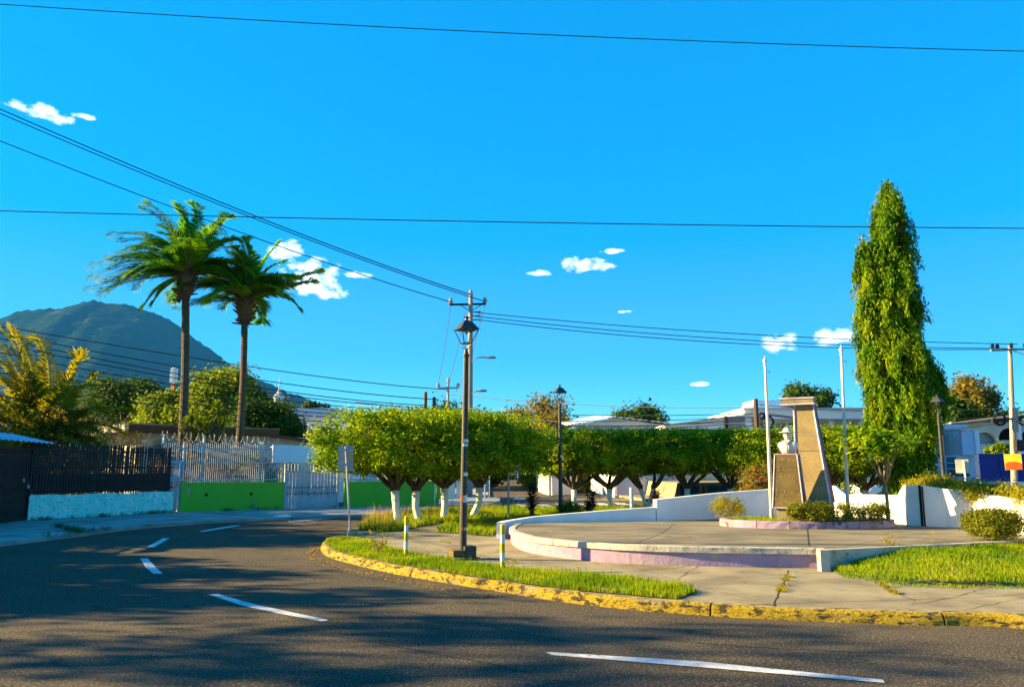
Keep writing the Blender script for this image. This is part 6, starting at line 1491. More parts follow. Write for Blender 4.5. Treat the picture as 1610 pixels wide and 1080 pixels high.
# young tree with large drooping leaves on the planter's right end
p = D(1396, 812, 17.9)
yt = thing('young_tree', 'slender young tree with flat umbrella of large leaves right of the planter', 'tree', (p.x, 17.9, ZPL))
rs = random.Random(9); mb = MB(); H = ZAT(762, 17.9) - ZPL
mb.tube([(0, 0, -.05), (.01, 0, H * .5), (.0, 0, H)], [.05, .04, .035], 8)
tips = []
for (dx, dz, dy) in ((-.62, .78, 0), (-.25, .9, .3), (.28, .75, -.2), (.42, .82, .2), (.05, .95, -.4), (-.4, .7, -.35), (.2, .9, .5)):
    q = [Vector((0, 0, H)), Vector((dx * .35, dy * .3, H + dz * .45)), Vector((dx * .85, dy * .8, H + dz))]; mb.tube(q, [.026, .02, .012], 6)
    for j in range(4):
        a = rs.uniform(0, 6.28); e = q[2] + Vector((math.cos(a) * .3, math.sin(a) * .3, rs.uniform(0, .2))); mb.tube([q[2], e], [.011, .005], 4); tips.append(e)
mb.build('trunk', M['bark_pale'], yt, smooth=True)
r_ = RS(5); c = np.repeat(np.array([tuple(t) for t in tips]), 42, 0); c = c + r_.normal(size=c.shape) * np.array([.16, .16, .07])
nn_ = unit(r_.normal(size=c.shape) * .5 + np.array([-.2, 0, 1.0])); ax = r_.normal(size=c.shape) * np.array([1, 1, .2]) + np.array([0, 0, -.35])
v, q = leaf_arrays(c, nn_, ax, r_.uniform(.12, .22, len(c)), r_.uniform(.06, .09, len(c))); arr_obj('crown', v, q, M['leaf_row'], yt)

# drooping columnar tree
def column_tree():
    d = 30.0; sx = lambda px: (px - 805) / FPX * d
    base = Vector((D(1418, 780, d).x, d, .3)); o = thing('columnar_tree', 'very tall narrow drooping evergreen towering over the right side', 'tree', base)
    prof_ = [(300, 1395, 3), (312, 1396, 16), (340, 1398, 26), (370, 1400, 31), (400, 1402, 34), (440, 1403, 36), (480, 1406, 40), (520, 1408, 44), (560, 1413, 48), (600, 1420, 52), (640, 1424, 52), (680, 1426, 46), (720, 1424, 40), (756, 1422, 34), (772, 1420, 16)]
    lob = [(385, 1358, 3), (400, 1360, 11), (440, 1364, 18), (500, 1372, 24), (560, 1378, 24), (610, 1386, 22), (660, 1392, 20)]
    lob2 = [(560, 1452, 4), (590, 1462, 14), (620, 1466, 13), (660, 1462, 10)]
    rs = RS(77); C = []; CT = []
    for tab, n in ((prof_, 1500), (lob, 420), (lob2, 110)):
        ys = np.array([t[0] for t in tab]); xs = np.array([t[1] for t in tab]); rr_ = np.array([t[2] for t in tab])
        w = rs.uniform(size=n * 3); y = ys[0] + (ys[-1] - ys[0]) * w; keep = rs.uniform(size=n * 3) < (np.interp(y, ys, rr_) / rr_.max()) ** .8; y = y[keep][:n]
        cx = np.interp(y, ys, xs); r0 = np.interp(y, ys, rr_) * np.interp(y, [300, 560, 770], [.84, .82, .74]); a = rs.uniform(0, 6.283, len(y))
        lump = 1 + .16 * np.sin(a * 3 + y / 17) + .13 * np.sin(a * 5 - y / 9) + rs.normal(size=len(y)) * .08
        rad = r0 / FPX * d * lump * np.where(rs.uniform(size=len(y)) < .25, rs.uniform(.4, .85, len(y)), rs.uniform(.85, 1.0, len(y)))
        z = np.array([ZAT(q, d) for q in y]); X_ = (cx - 805) / FPX * d * (np.array([D(1400, q, d).x / ((1400 - 805) / FPX * d) for q in y]))
        p = np.stack([X_ + rad * np.cos(a), d + rad * np.sin(a), z], 1); C.append(p); CT.append(np.stack([X_, np.full(len(y), d), z], 1))
    C = np.concatenate(C); CT = np.concatenate(CT); n0 = len(C)
    # drooping tufts: each hangs outwards and down from its root
    keep = rs.uniform(size=n0) < .36; C, CT = C[keep], CT[keep]; n1 = len(C); sub = 9
    o_ = unit((C - CT) * np.array([1, 1, 0]) + 1e-3); tt = np.tile(np.linspace(0, 1, sub), n1)
    Cr = np.repeat(C, sub, 0); Or = np.repeat(o_, sub, 0); T2 = np.repeat(CT, sub, 0); Lr = np.repeat(rs.uniform(.6, 1.25, n1), sub)
    Cs = Cr + Or * (tt * .31 * Lr)[:, None] + np.array([0, 0, -1.0]) * (tt ** 1.4 * 1.02 * Lr)[:, None] + np.array([0, 0, .25]) - Or * .12
    K = 22; n = len(Cs) * K; c = np.repeat(Cs, K, 0); ct = np.repeat(T2, K, 0); tk = np.repeat(tt, K)
    off = rs.normal(size=(n, 3)) * np.array([.10, .10, .11]) * (1.15 - .5 * tk)[:, None]; p = c + off
    inner = rs.uniform(size=n) < .12; p[inner] = (ct + (p - ct) * .6)[inner]
    out = unit(p - ct + 1e-3); nrm = unit(out * .8 + rs.normal(size=(n, 3)) * .5 + np.array([0, 0, .3])); ax = np.array([0, 0, -1.0]) + out * .35 + rs.normal(size=(n, 3)) * .35
    L = rs.uniform(.12, .25, n); v, q = leaf_arrays(p - np.array(tuple(base)), nrm, ax, L, L * .30)
    arr_obj('crown', v, q, M['leaf_column'], o)
    mb = MB(); H = ZAT(345, d) - .3; mb.tube([(0, 0, -.3), (-.05, 0, H * .4), (-.15, 0, H * .8), (D(1397, 340, d).x - base.x, 0, H)], [.24, .2, .12, .03], 10); mb.build('trunk', M['bark'], o, smooth=True)
column_tree()

# palms ------------------------------------------------------------------
def frond_mesh(seed, L, az, el, droop, wind, nl=62, ll=.62, lw=.042, twist=0.0):
    """rachis curve and leaflets; returns (verts, quads, rachis pts)"""
    rs = RS(seed); n = 22; p = Vector((0, 0, 0)); d = Vector((math.cos(az) * math.cos(el), math.sin(az) * math.cos(el), math.sin(el))); pts = [p.copy()]; ds = []
    for k in range(n):
        t = k / n; d = (d + Vector((wind[0], wind[1], -droop)) * (0.5 + 1.3 * t) / n).normalized(); p = p + d * (L / n); pts.append(p.copy()); ds.append(d.copy())
    ds.append(d.copy()); V = []; F = []
    for k in range(nl):
        t = .10 + .90 * (k + rs.uniform(-.3, .3)) / nl; t = min(max(t, .05), .999); i = int(t * n); f_ = t * n - i
        q = pts[i].lerp(pts[min(i + 1, n)], f_); dd = ds[i]; side = dd.cross(Vector((0, 0, 1)))
        if side.length < .1: side = Vector((1, 0, 0))
        side.normalize(); upv = side.cross(dd).normalized()
        prof = math.sin(min(1, t * 1.25 + .12) * 2.9) ** .6 if t < .85 else max(.25, (1 - t) / .15 * .75 + .25)
        l_ = ll * max(.22, prof) * rs.uniform(.85, 1.1)
        for s in (-1, 1):
            v0 = (side * s * rs.uniform(.75, 1.0) + dd * rs.uniform(.55, .9) + upv * rs.uniform(.0, .35)).normalized()
            wv = Vector((wind[0] * .35, wind[1] * .35, -.35 - droop * .15))
            m1 = q + v0 * l_ * .5; v1 = (v0 + wv * .7).normalized(); m2 = m1 + v1 * l_ * .5
            wd = dd.cross(v0); wd = (dd * .75 + wd * .4).normalized() * lw * .5
            b = len(V); V += [q - wd * .4, q + wd * .4, m1 + wd, m1 - wd, m2 + wd * .12, m2 - wd * .12]; F += [(b, b + 1, b + 2, b + 3), (b + 3, b + 2, b + 4, b + 5)]
    return V, F, pts
def add_frond(parent, loc, spec, seed, material, r0=.035, **kw):
    L, az, el, droop, wind = spec
    V, F, pts = frond_mesh(seed, L, az, el, droop, wind, **kw)
    b = len(V); mb = MB(); mb.v = [tuple(v) for v in V]; mb.f = [tuple(f) for f in F]; mb.m = [0] * len(F); mb.mi = 1
    mb.tube(pts, [r0 * (1 - .85 * k / (len(pts) - 1)) for k in range(len(pts))], 4)
    me = bpy.data.meshes.new('frond'); me.from_pydata(mb.v, [], mb.f); me.materials.append(M[material]); me.materials.append(M['rachis']); me.polygons.foreach_set('material_index', mb.m)
    o = bpy.data.objects.new('frond', me); COL.objects.link(o); o.parent = parent; o.location = loc; return o
def palm(label, pxb, pyc, pxc, d, fr, seed, z0=.1, tr=(.26, .19)):
    b = D(pxb, 740, d); b.z = z0; top = D(pxc, pyc, d); t = top - b
    o = thing('palm_tree', label, 'palm', b, group='tall wind blown palms'); n = 26; pts = []; rad = []
    for k in range(n + 1):
        q = t * (k / n); q.x += .12 * math.sin(k / n * 3.0); pts.append(q); rad.append((tr[0] + (tr[1] - tr[0]) * min(1, k / n * 1.6)) * (1.03 if k % 2 else .98))
    mb = MB(); mb.tube(pts, rad, 12); mb.build('trunk', M['palm_bark'], o)
    rs = random.Random(seed); mb = MB(); top_ = pts[-1]
    mb.loft([(top_.x, top_.y, top_.z - .55, .2, .2), (top_.x, top_.y, top_.z - .1, .34, .34), (top_.x, top_.y, top_.z + .45, .42, .42), (top_.x, top_.y, top_.z + .9, .22, .22)], 12)
    for k in range(60):
        a = rs.uniform(0, 6.28); z = rs.uniform(-.7, .75); r_ = .24 + .2 * max(0, 1 - abs(z - .3)); p0 = top_ + Vector((r_ * .7 * math.cos(a), r_ * .7 * math.sin(a), z)); e = p0 + Vector((math.cos(a), math.sin(a), rs.uniform(-.2, 1.2))) * rs.uniform(.2, .42); mb.tube([p0, e], [.06, .025], 4)
    mb.build('dry_boots', M['boots'], o)
    rq = random.Random(seed + 5)
    fr = list(fr) + [(a[0] * rq.uniform(.8, .98), a[1] + rq.uniform(-.3, .3), a[2] + rq.uniform(-.15, .15), a[3] * rq.uniform(.85, 1.2), a[4]) for a in fr[:20]]
    for k, sp in enumerate(fr): add_frond(o, top_ + Vector((0, 0, .5)), sp, seed * 50 + k, 'leaf_palm', nl=130, ll=.82, lw=.062)
    return o
PI = math.pi
W_ = (-1.35, .0)
# (length, azimuth, elevation, droop, wind)
f1 = [(4.4, PI * .98, .95, 1.5, (-.9, 0)), (4.6, PI * 1.03, .62, 1.1, (-.8, 0)), (4.5, PI * .95, .38, .85, (-.7, 0)), (4.4, PI * 1.05, .10, .7, (-.6, 0)), (4.1, PI * .9, .80, 1.9, (-1.1, 0)), (4.3, PI * 1.1, .5, 1.3, (-.9, 0)),
      (4.0, PI * .8, 1.15, 1.2, W_), (4.1, PI * 1.25, 1.15, 1.2, W_), (3.9, PI * .55, 1.25, .8, (-.9, 0)), (3.9, PI * 1.5, 1.3, .7, (-.8, 0)), (3.7, .3, 1.35, 1.0, (-.5, 0)), (3.6, -.3, 1.15, 1.3, (-.2, 0)),
      (3.3, .15, .75, 1.6, (.1, 0)), (3.0, -.1, .45, 1.5, (0, 0)), (3.0, PI * .6, .5, 1.6, (-.9, 0)), (3.1, PI * 1.4, .5, 1.6, (-.9, 0)), (2.4, PI * 1.2, -.35, 1.3, (-.2, 0)), (3.9, PI * 1.0, 1.3, 2.2, (-1.3, 0)), (3.6, PI * 1.7, .8, 1.5, (-.6, 0)), (3.5, PI * .3, .8, 1.5, (-.6, 0)),
      (4.2, PI * 1.0, .25, 1.2, (-.5, 0)), (3.8, PI * .5, 1.45, .5, (-.4, 0))]
palm('left taller wind blown palm in front of the white bungalow', 284, 452, 291, 35.0, f1, 3, tr=(.23, .165))
f2 = [(3.9, .10, .55, .25, (.15, 0)), (3.2, PI * 1.02, .05, .45, (-.5, 0)), (3.6, PI * .98, .95, 1.6, (-.8, 0)), (3.6, PI * 1.05, .65, 1.4, (-.7, 0)), (3.5, PI * .9, 1.2, 1.6, (-.9, 0)), (3.5, PI * 1.2, 1.25, 1.1, (-.9, 0)), (3.6, PI * .5, 1.3, .9, (-.5, 0)), (3.6, PI * 1.5, 1.35, .7, (-.5, 0)),
      (3.4, .3, 1.25, 1.1, (-.2, 0)), (3.1, -.2, .9, 1.4, (0, 0)), (2.9, .0, .5, 1.5, (-.2, 0)), (3.0, PI * 1.5, .5, 1.5, (-.5, 0)), (3.0, PI * .5, .5, 1.5, (-.5, 0)), (3.3, PI * .75, .7, 1.4, (-.8, 0)), (3.3, PI * 1.3, .7, 1.4, (-.8, 0)), (3.4, PI * 1.7, 1.1, 1.1, (-.5, 0)), (3.3, PI * 1.0, 1.4, 1.9, (-.9, 0)), (2.9, -.5, .6, 1.4, (-.2, 0))]
palm('right shorter wind blown palm with one frond reaching right', 371, 490, 384, 36.5, f2, 4, tr=(.22, .15))
# coconut palm, sunlit, at the left edge
cp_ = D(62, 740, 29.5); cp_.z = .1
o = thing('palm_tree', 'bushy sunlit low palm behind the tin awning at the left edge', 'palm', cp_)
MB().tube([(0, 0, -.1), (.05, 0, 1.4), (0, 0, 2.4)], [.26, .2, .18], 12).build('trunk', M['palm_bark'], o)
fc = [(5.0, PI * .5 + .1, 1.30, .45, (-.5, 0)), (4.6, PI * 1.45, 1.35, .45, (-.4, 0)), (4.4, PI * 1.0, 1.2, .6, (-.5, 0)), (4.6, PI * 1.0, .95, 1.0, (-.4, 0)), (4.4, PI * 1.15, .75, 1.1, (-.3, 0)), (4.2, PI * .9, .6, 1.2, (-.2, 0)), (3.9, PI * 1.05, .3, 1.0, (0, 0)), (3.8, 0, 1.3, .7, (-.1, 0)),
      (3.6, .2, .95, 1.4, (0, 0)), (3.2, -.2, .7, 1.6, (0, 0)), (3.3, -.4, .5, 1.8, (0, 0)), (3.6, -.6, 1.1, 1.3, (0, 0)), (4.0, PI * 1.3, .95, 1.2, (-.3, 0)), (4.0, PI * .7, 1.0, 1.2, (-.3, 0)), (3.6, PI * 1.4, .5, 1.2, (-.2, 0)), (3.8, PI * .6, .6, 1.2, (-.2, 0)), (3.0, PI * 1.25, .2, 1.5, (0, 0)), (4.8, PI * .8, 1.35, .5, (-.3, 0)), (4.7, PI * 1.2, 1.4, .4, (-.2, 0))]
for k, sp in enumerate(fc + [(a[0] * .85, a[1] + .35, a[2] - .12, a[3] * 1.1, a[4]) for a in fc]): add_frond(o, (0, 0, 2.4), sp, 900 + k, 'leaf_coco', nl=110, ll=.9, lw=.065)
# undergrowth and dry branches behind the black fence
def hedge_mass(label, pxa, pxb, ytop, d, material, seed, n=150, ry=.9, name='shrub'):
    a, b = D(pxa, ytop, d), D(pxb, ytop, d); o = thing(name, label, 'shrub', ((a.x + b.x) / 2, d, 0), group='overgrown garden behind the black fence')
    put_crown(crown_mesh('foliage', seed, (b.x - a.x) / 2, ry, .4, a.z, n, 28, .13, M[material], pw=2.6, lump=.25, cr=.45), o, 'foliage')
hedge_mass('yellow sunlit undergrowth behind the tin awning', -60, 75, 645, 27.8, 'leaf_coco', 301)
hedge_mass('olive undergrowth right of the sunlit palm', 55, 135, 655, 29, 'leaf_autumn', 302)
hedge_mass('dense dark shrub between palm and bungalow', 104, 158, 618, 35.6, 'leaf_dark', 303, 360, 2.6)
hedge_mass('dark hedge added in place of shade behind the white bar fence', 262, 452, 716, 36.0, 'leaf_dark', 304, 420, .5)  # added foliage, darkens the view through the bars where the house front lies shaded
def drybush(label, px, ytop, d, seed, n=16):
    t = D(px, ytop, d); o = thing('dry_shrub', label, 'shrub', (t.x, d, .2), group='overgrown garden behind the black fence'); rs = random.Random(seed); mb = MB(); h = t.z; P = []
    for k in range(n):
        a = rs.uniform(0, 6.28); pts, dd = limb(mb, Vector((rs.uniform(-.2, .2), rs.uniform(-.2, .2), 0)), Vector((math.cos(a) * .5, math.sin(a) * .5, 1.5)), h * rs.uniform(.7, 1.05), .035, .010, rs, 8, .22, 4, .02)
        for j in range(5):
            p2, d2 = limb(mb, pts[3 + j], Vector((rs.uniform(-1, 1), rs.uniform(-1, 1), rs.uniform(-.2, .8))), h * .28, .012, .004, rs, 5, .35, 4, .0); P += p2[2:]
            p3, d3 = limb(mb, p2[3], Vector((rs.uniform(-1, 1), rs.uniform(-1, 1), rs.uniform(-.3, .6))), h * .15, .006, .003, rs, 4, .4, 3, .0); P += p3
    mb.build('branches', M['twig'], o); c = np.array([tuple(q) for q in P]); r_ = RS(seed); c = c[r_.uniform(size=len(c)) < .7]; c = c + r_.normal(size=c.shape) * .05
    v, q = leaf_arrays(c, unit(r_.normal(size=c.shape)), r_.normal(size=c.shape), .09 * np.ones(len(c)), .05 * np.ones(len(c))); arr_obj('leaves', v, q, M['leaf_autumn'], o)
drybush('tall dry branchy shrub right of the sunlit palm', 120, 600, 31, 1); drybush('leafless tangled shrub in front of the bungalow side wall', 158, 618, 31.5, 2, 8); drybush('small tangled dry shrub near the bungalow corner', 196, 655, 32.5, 3, 5)
# yuccas in front of the bungalow
def yucca(label, px, ytop, d, seed, heads):
    b = D(px, 740, d); o = thing('yucca', label, 'plant', (b.x, d, .1), group='yuccas in front of the bungalow'); rs = random.Random(seed); mb = MB(); lf = MB()
    for (dx, yt, r_) in heads:
        hp = D(px + dx, yt, d) - Vector((b.x, d, .1)); mb.tube([(0, 0, -.1), (hp.x * .5, rs.uniform(-.1, .1), hp.z * .55), hp], [.09, .07, .06], 6)
        for k in range(46):
            a = rs.uniform(0, 6.28); e = rs.uniform(-.9, 1.5); dd = Vector((math.cos(a) * math.cos(e), math.sin(a) * math.cos(e), math.sin(e))); sd = Vector((-math.sin(a), math.cos(a), 0)) * .035; L = r_ * rs.uniform(.8, 1.1)
            p1 = hp + dd * L * .5; p2 = hp + dd * L + Vector((0, 0, -.08)); lf.add([hp - sd * .5, hp + sd * .5, p1 + sd, p2, p1 - sd], [(0, 1, 2, 4), (4, 2, 3)])
    mb.build('stem', M['palm_bark'], o); tag(lf.build('leaves', M['leaf_bright'], o), kind='stuff')
yucca('cluster of yuccas between the two palm trunks', 335, 650, 33.8, 1, [(-10, 672, .5), (8, 650, .6), (0, 688, .55), (16, 668, .5), (-22, 664, .5), (4, 640, .45)])
yucca('small yucca right of the left palm trunk', 302, 655, 34.0, 2, [(0, 652, .55), (-8, 668, .5), (6, 676, .5)])

# ------------------------------------------------------------------ grass and litter
def in_poly(P, poly):
    x, y = P[:, 0], P[:, 1]; c = np.zeros(len(P), bool); n = len(poly)
    for i in range(n):
        x1, y1 = poly[i][0], poly[i][1]; x2, y2 = poly[(i + 1) % n][0], poly[(i + 1) % n][1]
        m = ((y1 > y) != (y2 > y)) & (x < (x2 - x1) * (y - y1) / (y2 - y1 + 1e-12) + x1); c ^= m
    return c
def grass(name, poly, zf, dens, h, w, material, seed, kind='stuff', lean=.55, clump=True):
    rs = RS(seed); P_ = np.array([(p[0], p[1]) for p in poly]); lo, hi = P_.min(0), P_.max(0); area = (hi - lo).prod(); n = int(area * dens)
    P = lo + rs.uniform(size=(n, 2)) * (hi - lo); P = P[in_poly(P, poly)]
    f_ = np.sin(P[:, 0] * 5.1 + 1) * np.sin(P[:, 1] * 6.3) + .6 * np.sin(P[:, 0] * 13 + P[:, 1] * 9) + .5 * np.sin(P[:, 0] * 2.1 - P[:, 1] * 3.3)
    if clump: P = P[rs.uniform(size=len(P)) < np.clip(.68 + .34 * f_, .06, 1)]
    n = len(P); f_ = np.sin(P[:, 0] * 3.1 + 1) * np.sin(P[:, 1] * 4.3) ; z = np.array([zf(a, b) for a, b in P]) if callable(zf) else np.full(n, zf)
    H = h * rs.uniform(.35, 1.15, n) * (1 + .28 * f_); a = rs.uniform(0, 6.283, n); dr = np.stack([np.cos(a), np.sin(a), np.zeros(n)], 1); sd = np.stack([-np.sin(a), np.cos(a), np.zeros(n)], 1) * (w * rs.uniform(.6, 1.3, n))[:, None]
    b = np.stack([P[:, 0], P[:, 1], z], 1); ln = rs.uniform(.1, 1, n)[:, None] * lean
    up = np.array([0, 0, 1.0]); m = b + (up * .6 + dr * ln * .35) * H[:, None]; t = b + (up * (1 - ln * .3) + dr * ln) * H[:, None]
    V = np.stack([b - sd, b + sd, m + sd * .8, t, m - sd * .8], 1).reshape(-1, 3); idx = np.arange(n)[:, None] * 5
    Q = np.concatenate([idx + np.array([0, 1, 2, 4]), idx + np.array([4, 2, 3, 3])], 1).reshape(-1, 4)
    # two faces per blade: quad + triangle
    me = bpy.data.meshes.new(name); me.vertices.add(len(V)); me.vertices.foreach_set('co', V.astype(np.float32).ravel())
    loops = np.concatenate([idx + np.array([0, 1, 2, 4]), idx + np.array([4, 2, 3])], 1); me.loops.add(n * 7); me.loops.foreach_set('vertex_index', loops.astype(np.int32).ravel())
    st = (np.arange(n)[:, None] * 7 + np.array([0, 4])).ravel(); me.polygons.add(n * 2); me.polygons.foreach_set('loop_start', st.astype(np.int32)); me.update(calc_edges=True); me.materials.append(M[material])
    o = bpy.data.objects.new(name, me); COL.objects.link(o); return tag(o, kind=kind)
def gpoly(px, z=ZI): return [(G(a, b, z).x, G(a, b, z).y) for a, b in px]
def soil(poly, z, name='soil'): return tag(sheet(name, poly, z, M['soil']), kind='structure')
g1 = gpoly([(511, 853), (540, 847), (579, 851), (612, 863), (643, 873), (683, 878), (716, 884), (751, 888), (810, 897), (870, 900), (933, 904), (1016, 915), (1063, 920), (1094, 932), (1063, 943), (992, 936), (898, 928), (780, 912), (700, 900), (620, 887), (562, 875), (524, 865)])
cz = lambda px: None
soil(g1, ZI + .012); a_ = grass('kerb_grass', g1, ZI + .01, 4200, .095, .0045, 'grass', 1); tag(a_, 'bright grass strip behind the yellow kerb', 'grass')
a_ = grass('kerb_grass_tall', gpoly([(560, 862), (700, 884), (800, 898), (1000, 918), (1080, 930), (1000, 934), (800, 910), (650, 885)]), ZI + .01, 160, .20, .003, 'grass', 2, clump=False); tag(a_, 'taller stalks in the kerb grass strip', 'grass')
g2 = gpoly([(563, 833), (600, 836), (630, 835), (660, 828), (690, 823), (720, 818), (800, 805), (820, 800), (700, 803), (640, 807), (592, 817), (572, 824)])
soil(g2, ZI + .012); tag(grass('tree_grass', g2, ZI + .01, 900, .20, .008, 'grass', 3), 'long grass round the whitewashed trunks', 'grass')
g3 = gpoly([(686, 836), (730, 840), (772, 843), (783, 836), (795, 824), (850, 815), (1020, 812), (1020, 799), (800, 800), (720, 814)])
soil(g3, ZI + .014); tag(grass('wall_grass', g3, ZI + .01, 800, .17, .008, 'grass', 4), 'grass behind the end of the low white wall', 'grass')
tag(grass('seed_stalks', gpoly([(566, 834), (625, 836), (690, 822), (800, 805), (1000, 803), (1000, 799), (700, 806), (590, 820)]), ZI, 38, .52, .005, 'grass_dry', 5, clump=True, lean=.3), 'dry seeding grass stalks by the clipped trees', 'grass')
tag(grass('seed_stalks', gpoly([(566, 834), (600, 836), (622, 832), (615, 815), (580, 818)]), ZI, 110, .48, .005, 'grass_dry', 6, clump=False, lean=.35), 'thick clump of dry seeding grass left of the first trunk', 'grass')
# lawn rising to the platform edge
lawn = gpoly([(1302, 894), (1330, 904), (1372, 912), (1420, 918), (1500, 921), (1620, 922), (1800, 928)]) + [(13.5, 14.0), (C_.x + .2, C_.y - .06), (B_.x, B_.y - .06), (A_.x + .03, A_.y - .06)]
def dist_line(x, y, A, B):
    ax, ay, bx, by = A.x, A.y, B.x, B.y; t = max(0, min(1, ((x - ax) * (bx - ax) + (y - ay) * (by - ay)) / ((bx - ax) ** 2 + (by - ay) ** 2))); return math.hypot(x - ax - (bx - ax) * t, y - ay - (by - ay) * t)
def lawn_z(x, y):
    dd = min(dist_line(x, y, A_, B_), dist_line(x, y, B_, C_)); k = max(0, 1 - dd / 2.6); s = min(1, max(0, (x - A_.x) / 1.6)); return ZI + .010 + (.26 * k) * s
bm = bmesh.new(); bmesh.ops.create_grid(bm, x_segments=60, y_segments=50, size=.5)
P_ = np.array(lawn); lo, hi = P_.min(0), P_.max(0)
dele = []
for v in bm.verts:
    x = lo[0] + (v.co.x + .5) * (hi[0] - lo[0]); y = lo[1] + (v.co.y + .5) * (hi[1] - lo[1]); v.co = Vector((x, y, lawn_z(x, y) - .005))
ins = in_poly(np.array([(f.calc_center_median().x, f.calc_center_median().y) for f in bm.faces]), lawn)
bmesh.ops.delete(bm, geom=[f for f, k in zip(list(bm.faces), ins) if not k or max(v.co.z for v in f.verts) < ZI + .03], context='FACES')
soil(lawn, ZI + .005, 'lawn_ground')
for v in bm.verts:
    if v.is_boundary: v.co.z = ZI - .03
me = bpy.data.meshes.new('lawn_soil'); bm.to_mesh(me); bm.free(); me.materials.append(M['soil']); o = bpy.data.objects.new('lawn_soil', me); COL.objects.link(o); tag(o, kind='structure')
tag(grass('lawn_grass', lawn, lawn_z, 3600, .075, .0050, 'grass', 7), 'bright lawn in front of the right part of the platform', 'grass')
pg = [ell(k, 40, .9) for k in range(40)]
tag(grass('planter_grass', pg, ZPL, 900, .10, .006, 'grass', 8), 'grass growing in the monument planter', 'grass')
tag(grass('lawn_fringe', gpoly([(1298, 893), (1325, 908), (1372, 916), (1420, 922), (1500, 925), (1700, 927), (1700, 920), (1500, 917), (1420, 914), (1340, 902), (1310, 893)]), ZI, 1500, .045, .005, 'grass', 17, lean=.9), 'short trailing grass along the lawn edge', 'grass')
tag(grass('kerb_fringe', gpoly([(505, 855), (540, 844), (579, 848), (615, 859), (645, 869), (683, 874), (720, 881), (751, 884), (810, 893), (933, 900), (1016, 911), (1070, 917), (1100, 932), (1063, 921), (933, 906), (810, 899), (683, 880), (612, 865), (540, 850)]), ZI, 700, .05, .005, 'grass', 18, lean=.9), 'short trailing grass along the inner edge of the kerb strip', 'grass')
# weeds in joints and along kerbs, fallen leaves
def tufts(name, pts, n_each, r_, h, material, seed, z, label):
    rs = RS(seed); P = np.repeat(np.array([(p[0], p[1]) for p in pts]), n_each, 0) + rs.normal(size=(len(pts) * n_each, 2)) * r_; n = len(P); zz = np.repeat(np.array([z] * len(pts)), n_each)
    a = rs.uniform(0, 6.283, n); dr = np.stack([np.cos(a), np.sin(a), np.zeros(n)], 1); sd = np.stack([-np.sin(a), np.cos(a), np.zeros(n)], 1) * .006; H = h * rs.uniform(.3, 1.1, n)[:, None]; b = np.stack([P[:, 0], P[:, 1], zz], 1)
    t = b + dr * H * .9 + np.array([0, 0, 1.0]) * H * .8; m = (b + t) / 2 + np.array([0, 0, 1.0]) * H * .12
    V = np.stack([b, m + sd, t, m - sd], 1).reshape(-1, 3); o = arr_obj(name, V, np.arange(len(V)).reshape(-1, 4), M[material]); tag(o, label, 'weeds', kind='stuff')
def along(pxs, n, z, jit=.03):
    P = [G(a, b, z) for a, b in pxs]; q = catmull([(p.x, p.y, 0) for p in P], .1); r_ = random.Random(n); return [(lambda p: (p.x + r_.uniform(-jit, jit), p.y + r_.uniform(-jit, jit)))(r_.choice(q)) for _ in range(n)]
tufts('joint_weeds', along([(1238, 905), (1229, 925), (1222, 945)], 9, ZI) + along([(1385, 919), (1400, 930), (1425, 943)], 9, ZI) + along([(690, 850), (760, 868)], 5, ZI) + along([(560, 840), (660, 838)], 6, ZI) + along([(800, 884), (830, 886)], 2, ZI), 26, .03, .07, 'leaf_yellow', 1, ZI, 'yellow weeds in the pavement joints')
tufts('pavement_weeds', along([(40, 819), (268, 806)], 26, .1) + along([(90, 829), (130, 838), (152, 834)], 16, .1) + along([(0, 853), (200, 829)], 6, .1) + along([(300, 805), (540, 798)], 8, .1), 30, .07, .20, 'leaf_dark', 2, .09, 'green weeds along the turquoise wall')
tufts('kerb_weeds', along([(200, 828), (330, 819)], 8, .1), 30, .08, .06, 'grass_dry', 3, .09, 'dry weeds in the left pavement')
tufts('platform_weeds', along([(830, 838), (980, 842), (1100, 845), (1240, 848), (1330, 850)], 12, ZP, .5), 14, .04, .04, 'leaf_yellow', 4, ZP + .005, 'tiny weeds on the platform')
def litter(name, pts, n, r_, seed, z, label, size=.035):
    rs = RS(seed); P = np.array(pts); c = P[rs.randint(0, len(P), n)] + rs.normal(size=(n, 2)) * r_; cc = np.concatenate([c, np.full((n, 1), z) + rs.uniform(0, .02, (n, 1))], 1)
    v, q = leaf_arrays(cc, unit(rs.normal(size=(n, 3)) * .35 + np.array([0, 0, 1])), rs.normal(size=(n, 3)), rs.uniform(.5, 1.3, n) * size, rs.uniform(.4, .8, n) * size); tag(arr_obj(name, v, q, M['litter']), label, 'leaf litter', kind='stuff')
litter('leaf_litter', [tuple(p)[:2] for p in inset(gut, -.15)], 900, .07, 1, .018, 'fallen leaves gathered in the gutter')
litter('leaf_litter', along([(800, 842), (830, 860)], 20, ZI) + along([(700, 852), (1200, 905)], 60, ZI, .6), 160, .25, 2, ZI + .006, 'leaves scattered on the plaza pavement')
# branch debris in the gutter and pipe stub on the left wall foot
pst = thing('pipe_stub', 'short pale pipe stub at the foot of the green wall', 'pipe', ON(409) + Vector((.2, -.25, .09))); MB().lathe([(.09, 0), (.09, .26), (.07, .26)], n=10).build('pipe', M['conc_pole'], pst)
pb_ = thing('litter_bag', 'flattened white litter on the left pavement before the garage gate', 'litter', G(444, 812, .1)); MB().loft([(0, 0, 0, .35, .18), (0.03, 0, .04, .28, .13), (.06, .01, .07, .1, .05)], 9, 1.6).build('bag', M['panel_white'], pb_)

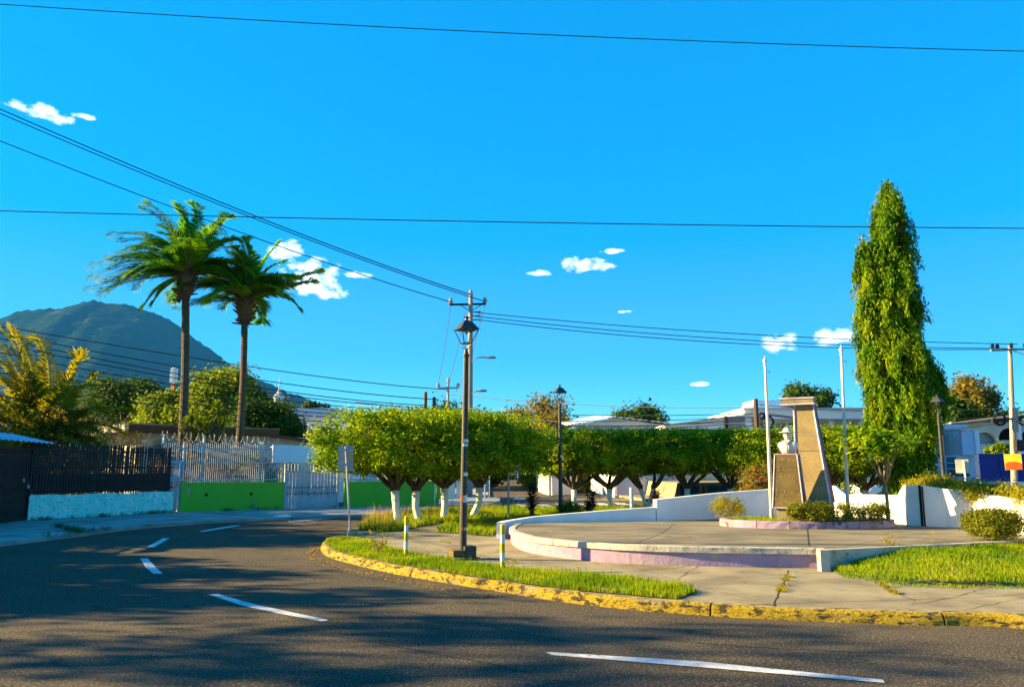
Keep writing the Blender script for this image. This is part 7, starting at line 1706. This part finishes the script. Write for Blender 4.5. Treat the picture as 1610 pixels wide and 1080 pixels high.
# ------------------------------------------------------------------ off-frame trees and wall on the left that shade the street
def shade_tree(x, y, top, bot, rx, seed, lab):
    o = thing('street_tree', lab, 'tree', (x, y, 0), group='street trees west of the bend')
    dense = y > 10 or y < 0
    put_crown(crown_mesh('crown', seed, rx, rx * .9, bot, top, 420 if dense else 135, 28, .34 if dense else .27, M['leaf_dark'], pw=2.4, lump=.2, cr=rx * .3 if dense else .5), o)
    rs = random.Random(seed); mb = MB(); pts, dd = limb(mb, Vector((0, 0, -.1)), Vector((0, 0, 1)), bot + .6, .22, .16, rs, 4, .05, 8); mb.build('trunk', M['bark'], o)
SHADE = [(-21.0, 21.6, 6.4, .8, 2.9), (-22.2, 26.4, 5.4, .6, 2.2), (-20.5, 16.6, 5.3, .8, 1.2), (-21.5, 13.4, 7.5, 1.2, 2.1), (-22, 9.8, 9.6, 2.0, 2.4), (-22, 5.6, 9.4, 2.6, 2.5)]
for k, (x, y, t, b, r_) in enumerate(SHADE): shade_tree(x, y, t, b, r_, 400 + k, ['bushy street tree nearest the black gate', 'street tree beyond the black gate outside the frame', 'low street tree in the gap west of the bend', 'middle broad street tree west of the bend', 'tallest street tree west of the road', 'street tree nearest the viewpoint'][k])
yw = thing('boundary_wall', 'rendered boundary wall continuing beyond the left edge', 'wall', (-21.5, 15, 0)); MB().slab(GA, (-24.5, 3), 0, 2.4, .2).build('wall_body', M['house_cream'], yw, world=True)
# air between here and the volcano
hz_ = MB(); hz_.box((0, 2700, 590), (11000, 6200, 1184)); hzo = hz_.build('haze', M['dark']); hzo.data.materials.clear()
hm = bpy.data.materials.new('haze'); hm.use_nodes = True; hn_ = hm.node_tree.nodes; hn_.clear(); ho_ = hn_.new('ShaderNodeOutputMaterial'); pv = hn_.new('ShaderNodeVolumePrincipled')
pv.inputs['Color'].default_value = (.05, .36, 1, 1); pv.inputs['Density'].default_value = 0.000040; pv.inputs['Anisotropy'].default_value = 0.0
hm.node_tree.links.new(pv.outputs[0], ho_.inputs['Volume']); hzo.data.materials.append(hm); tag(hzo, kind='stuff')
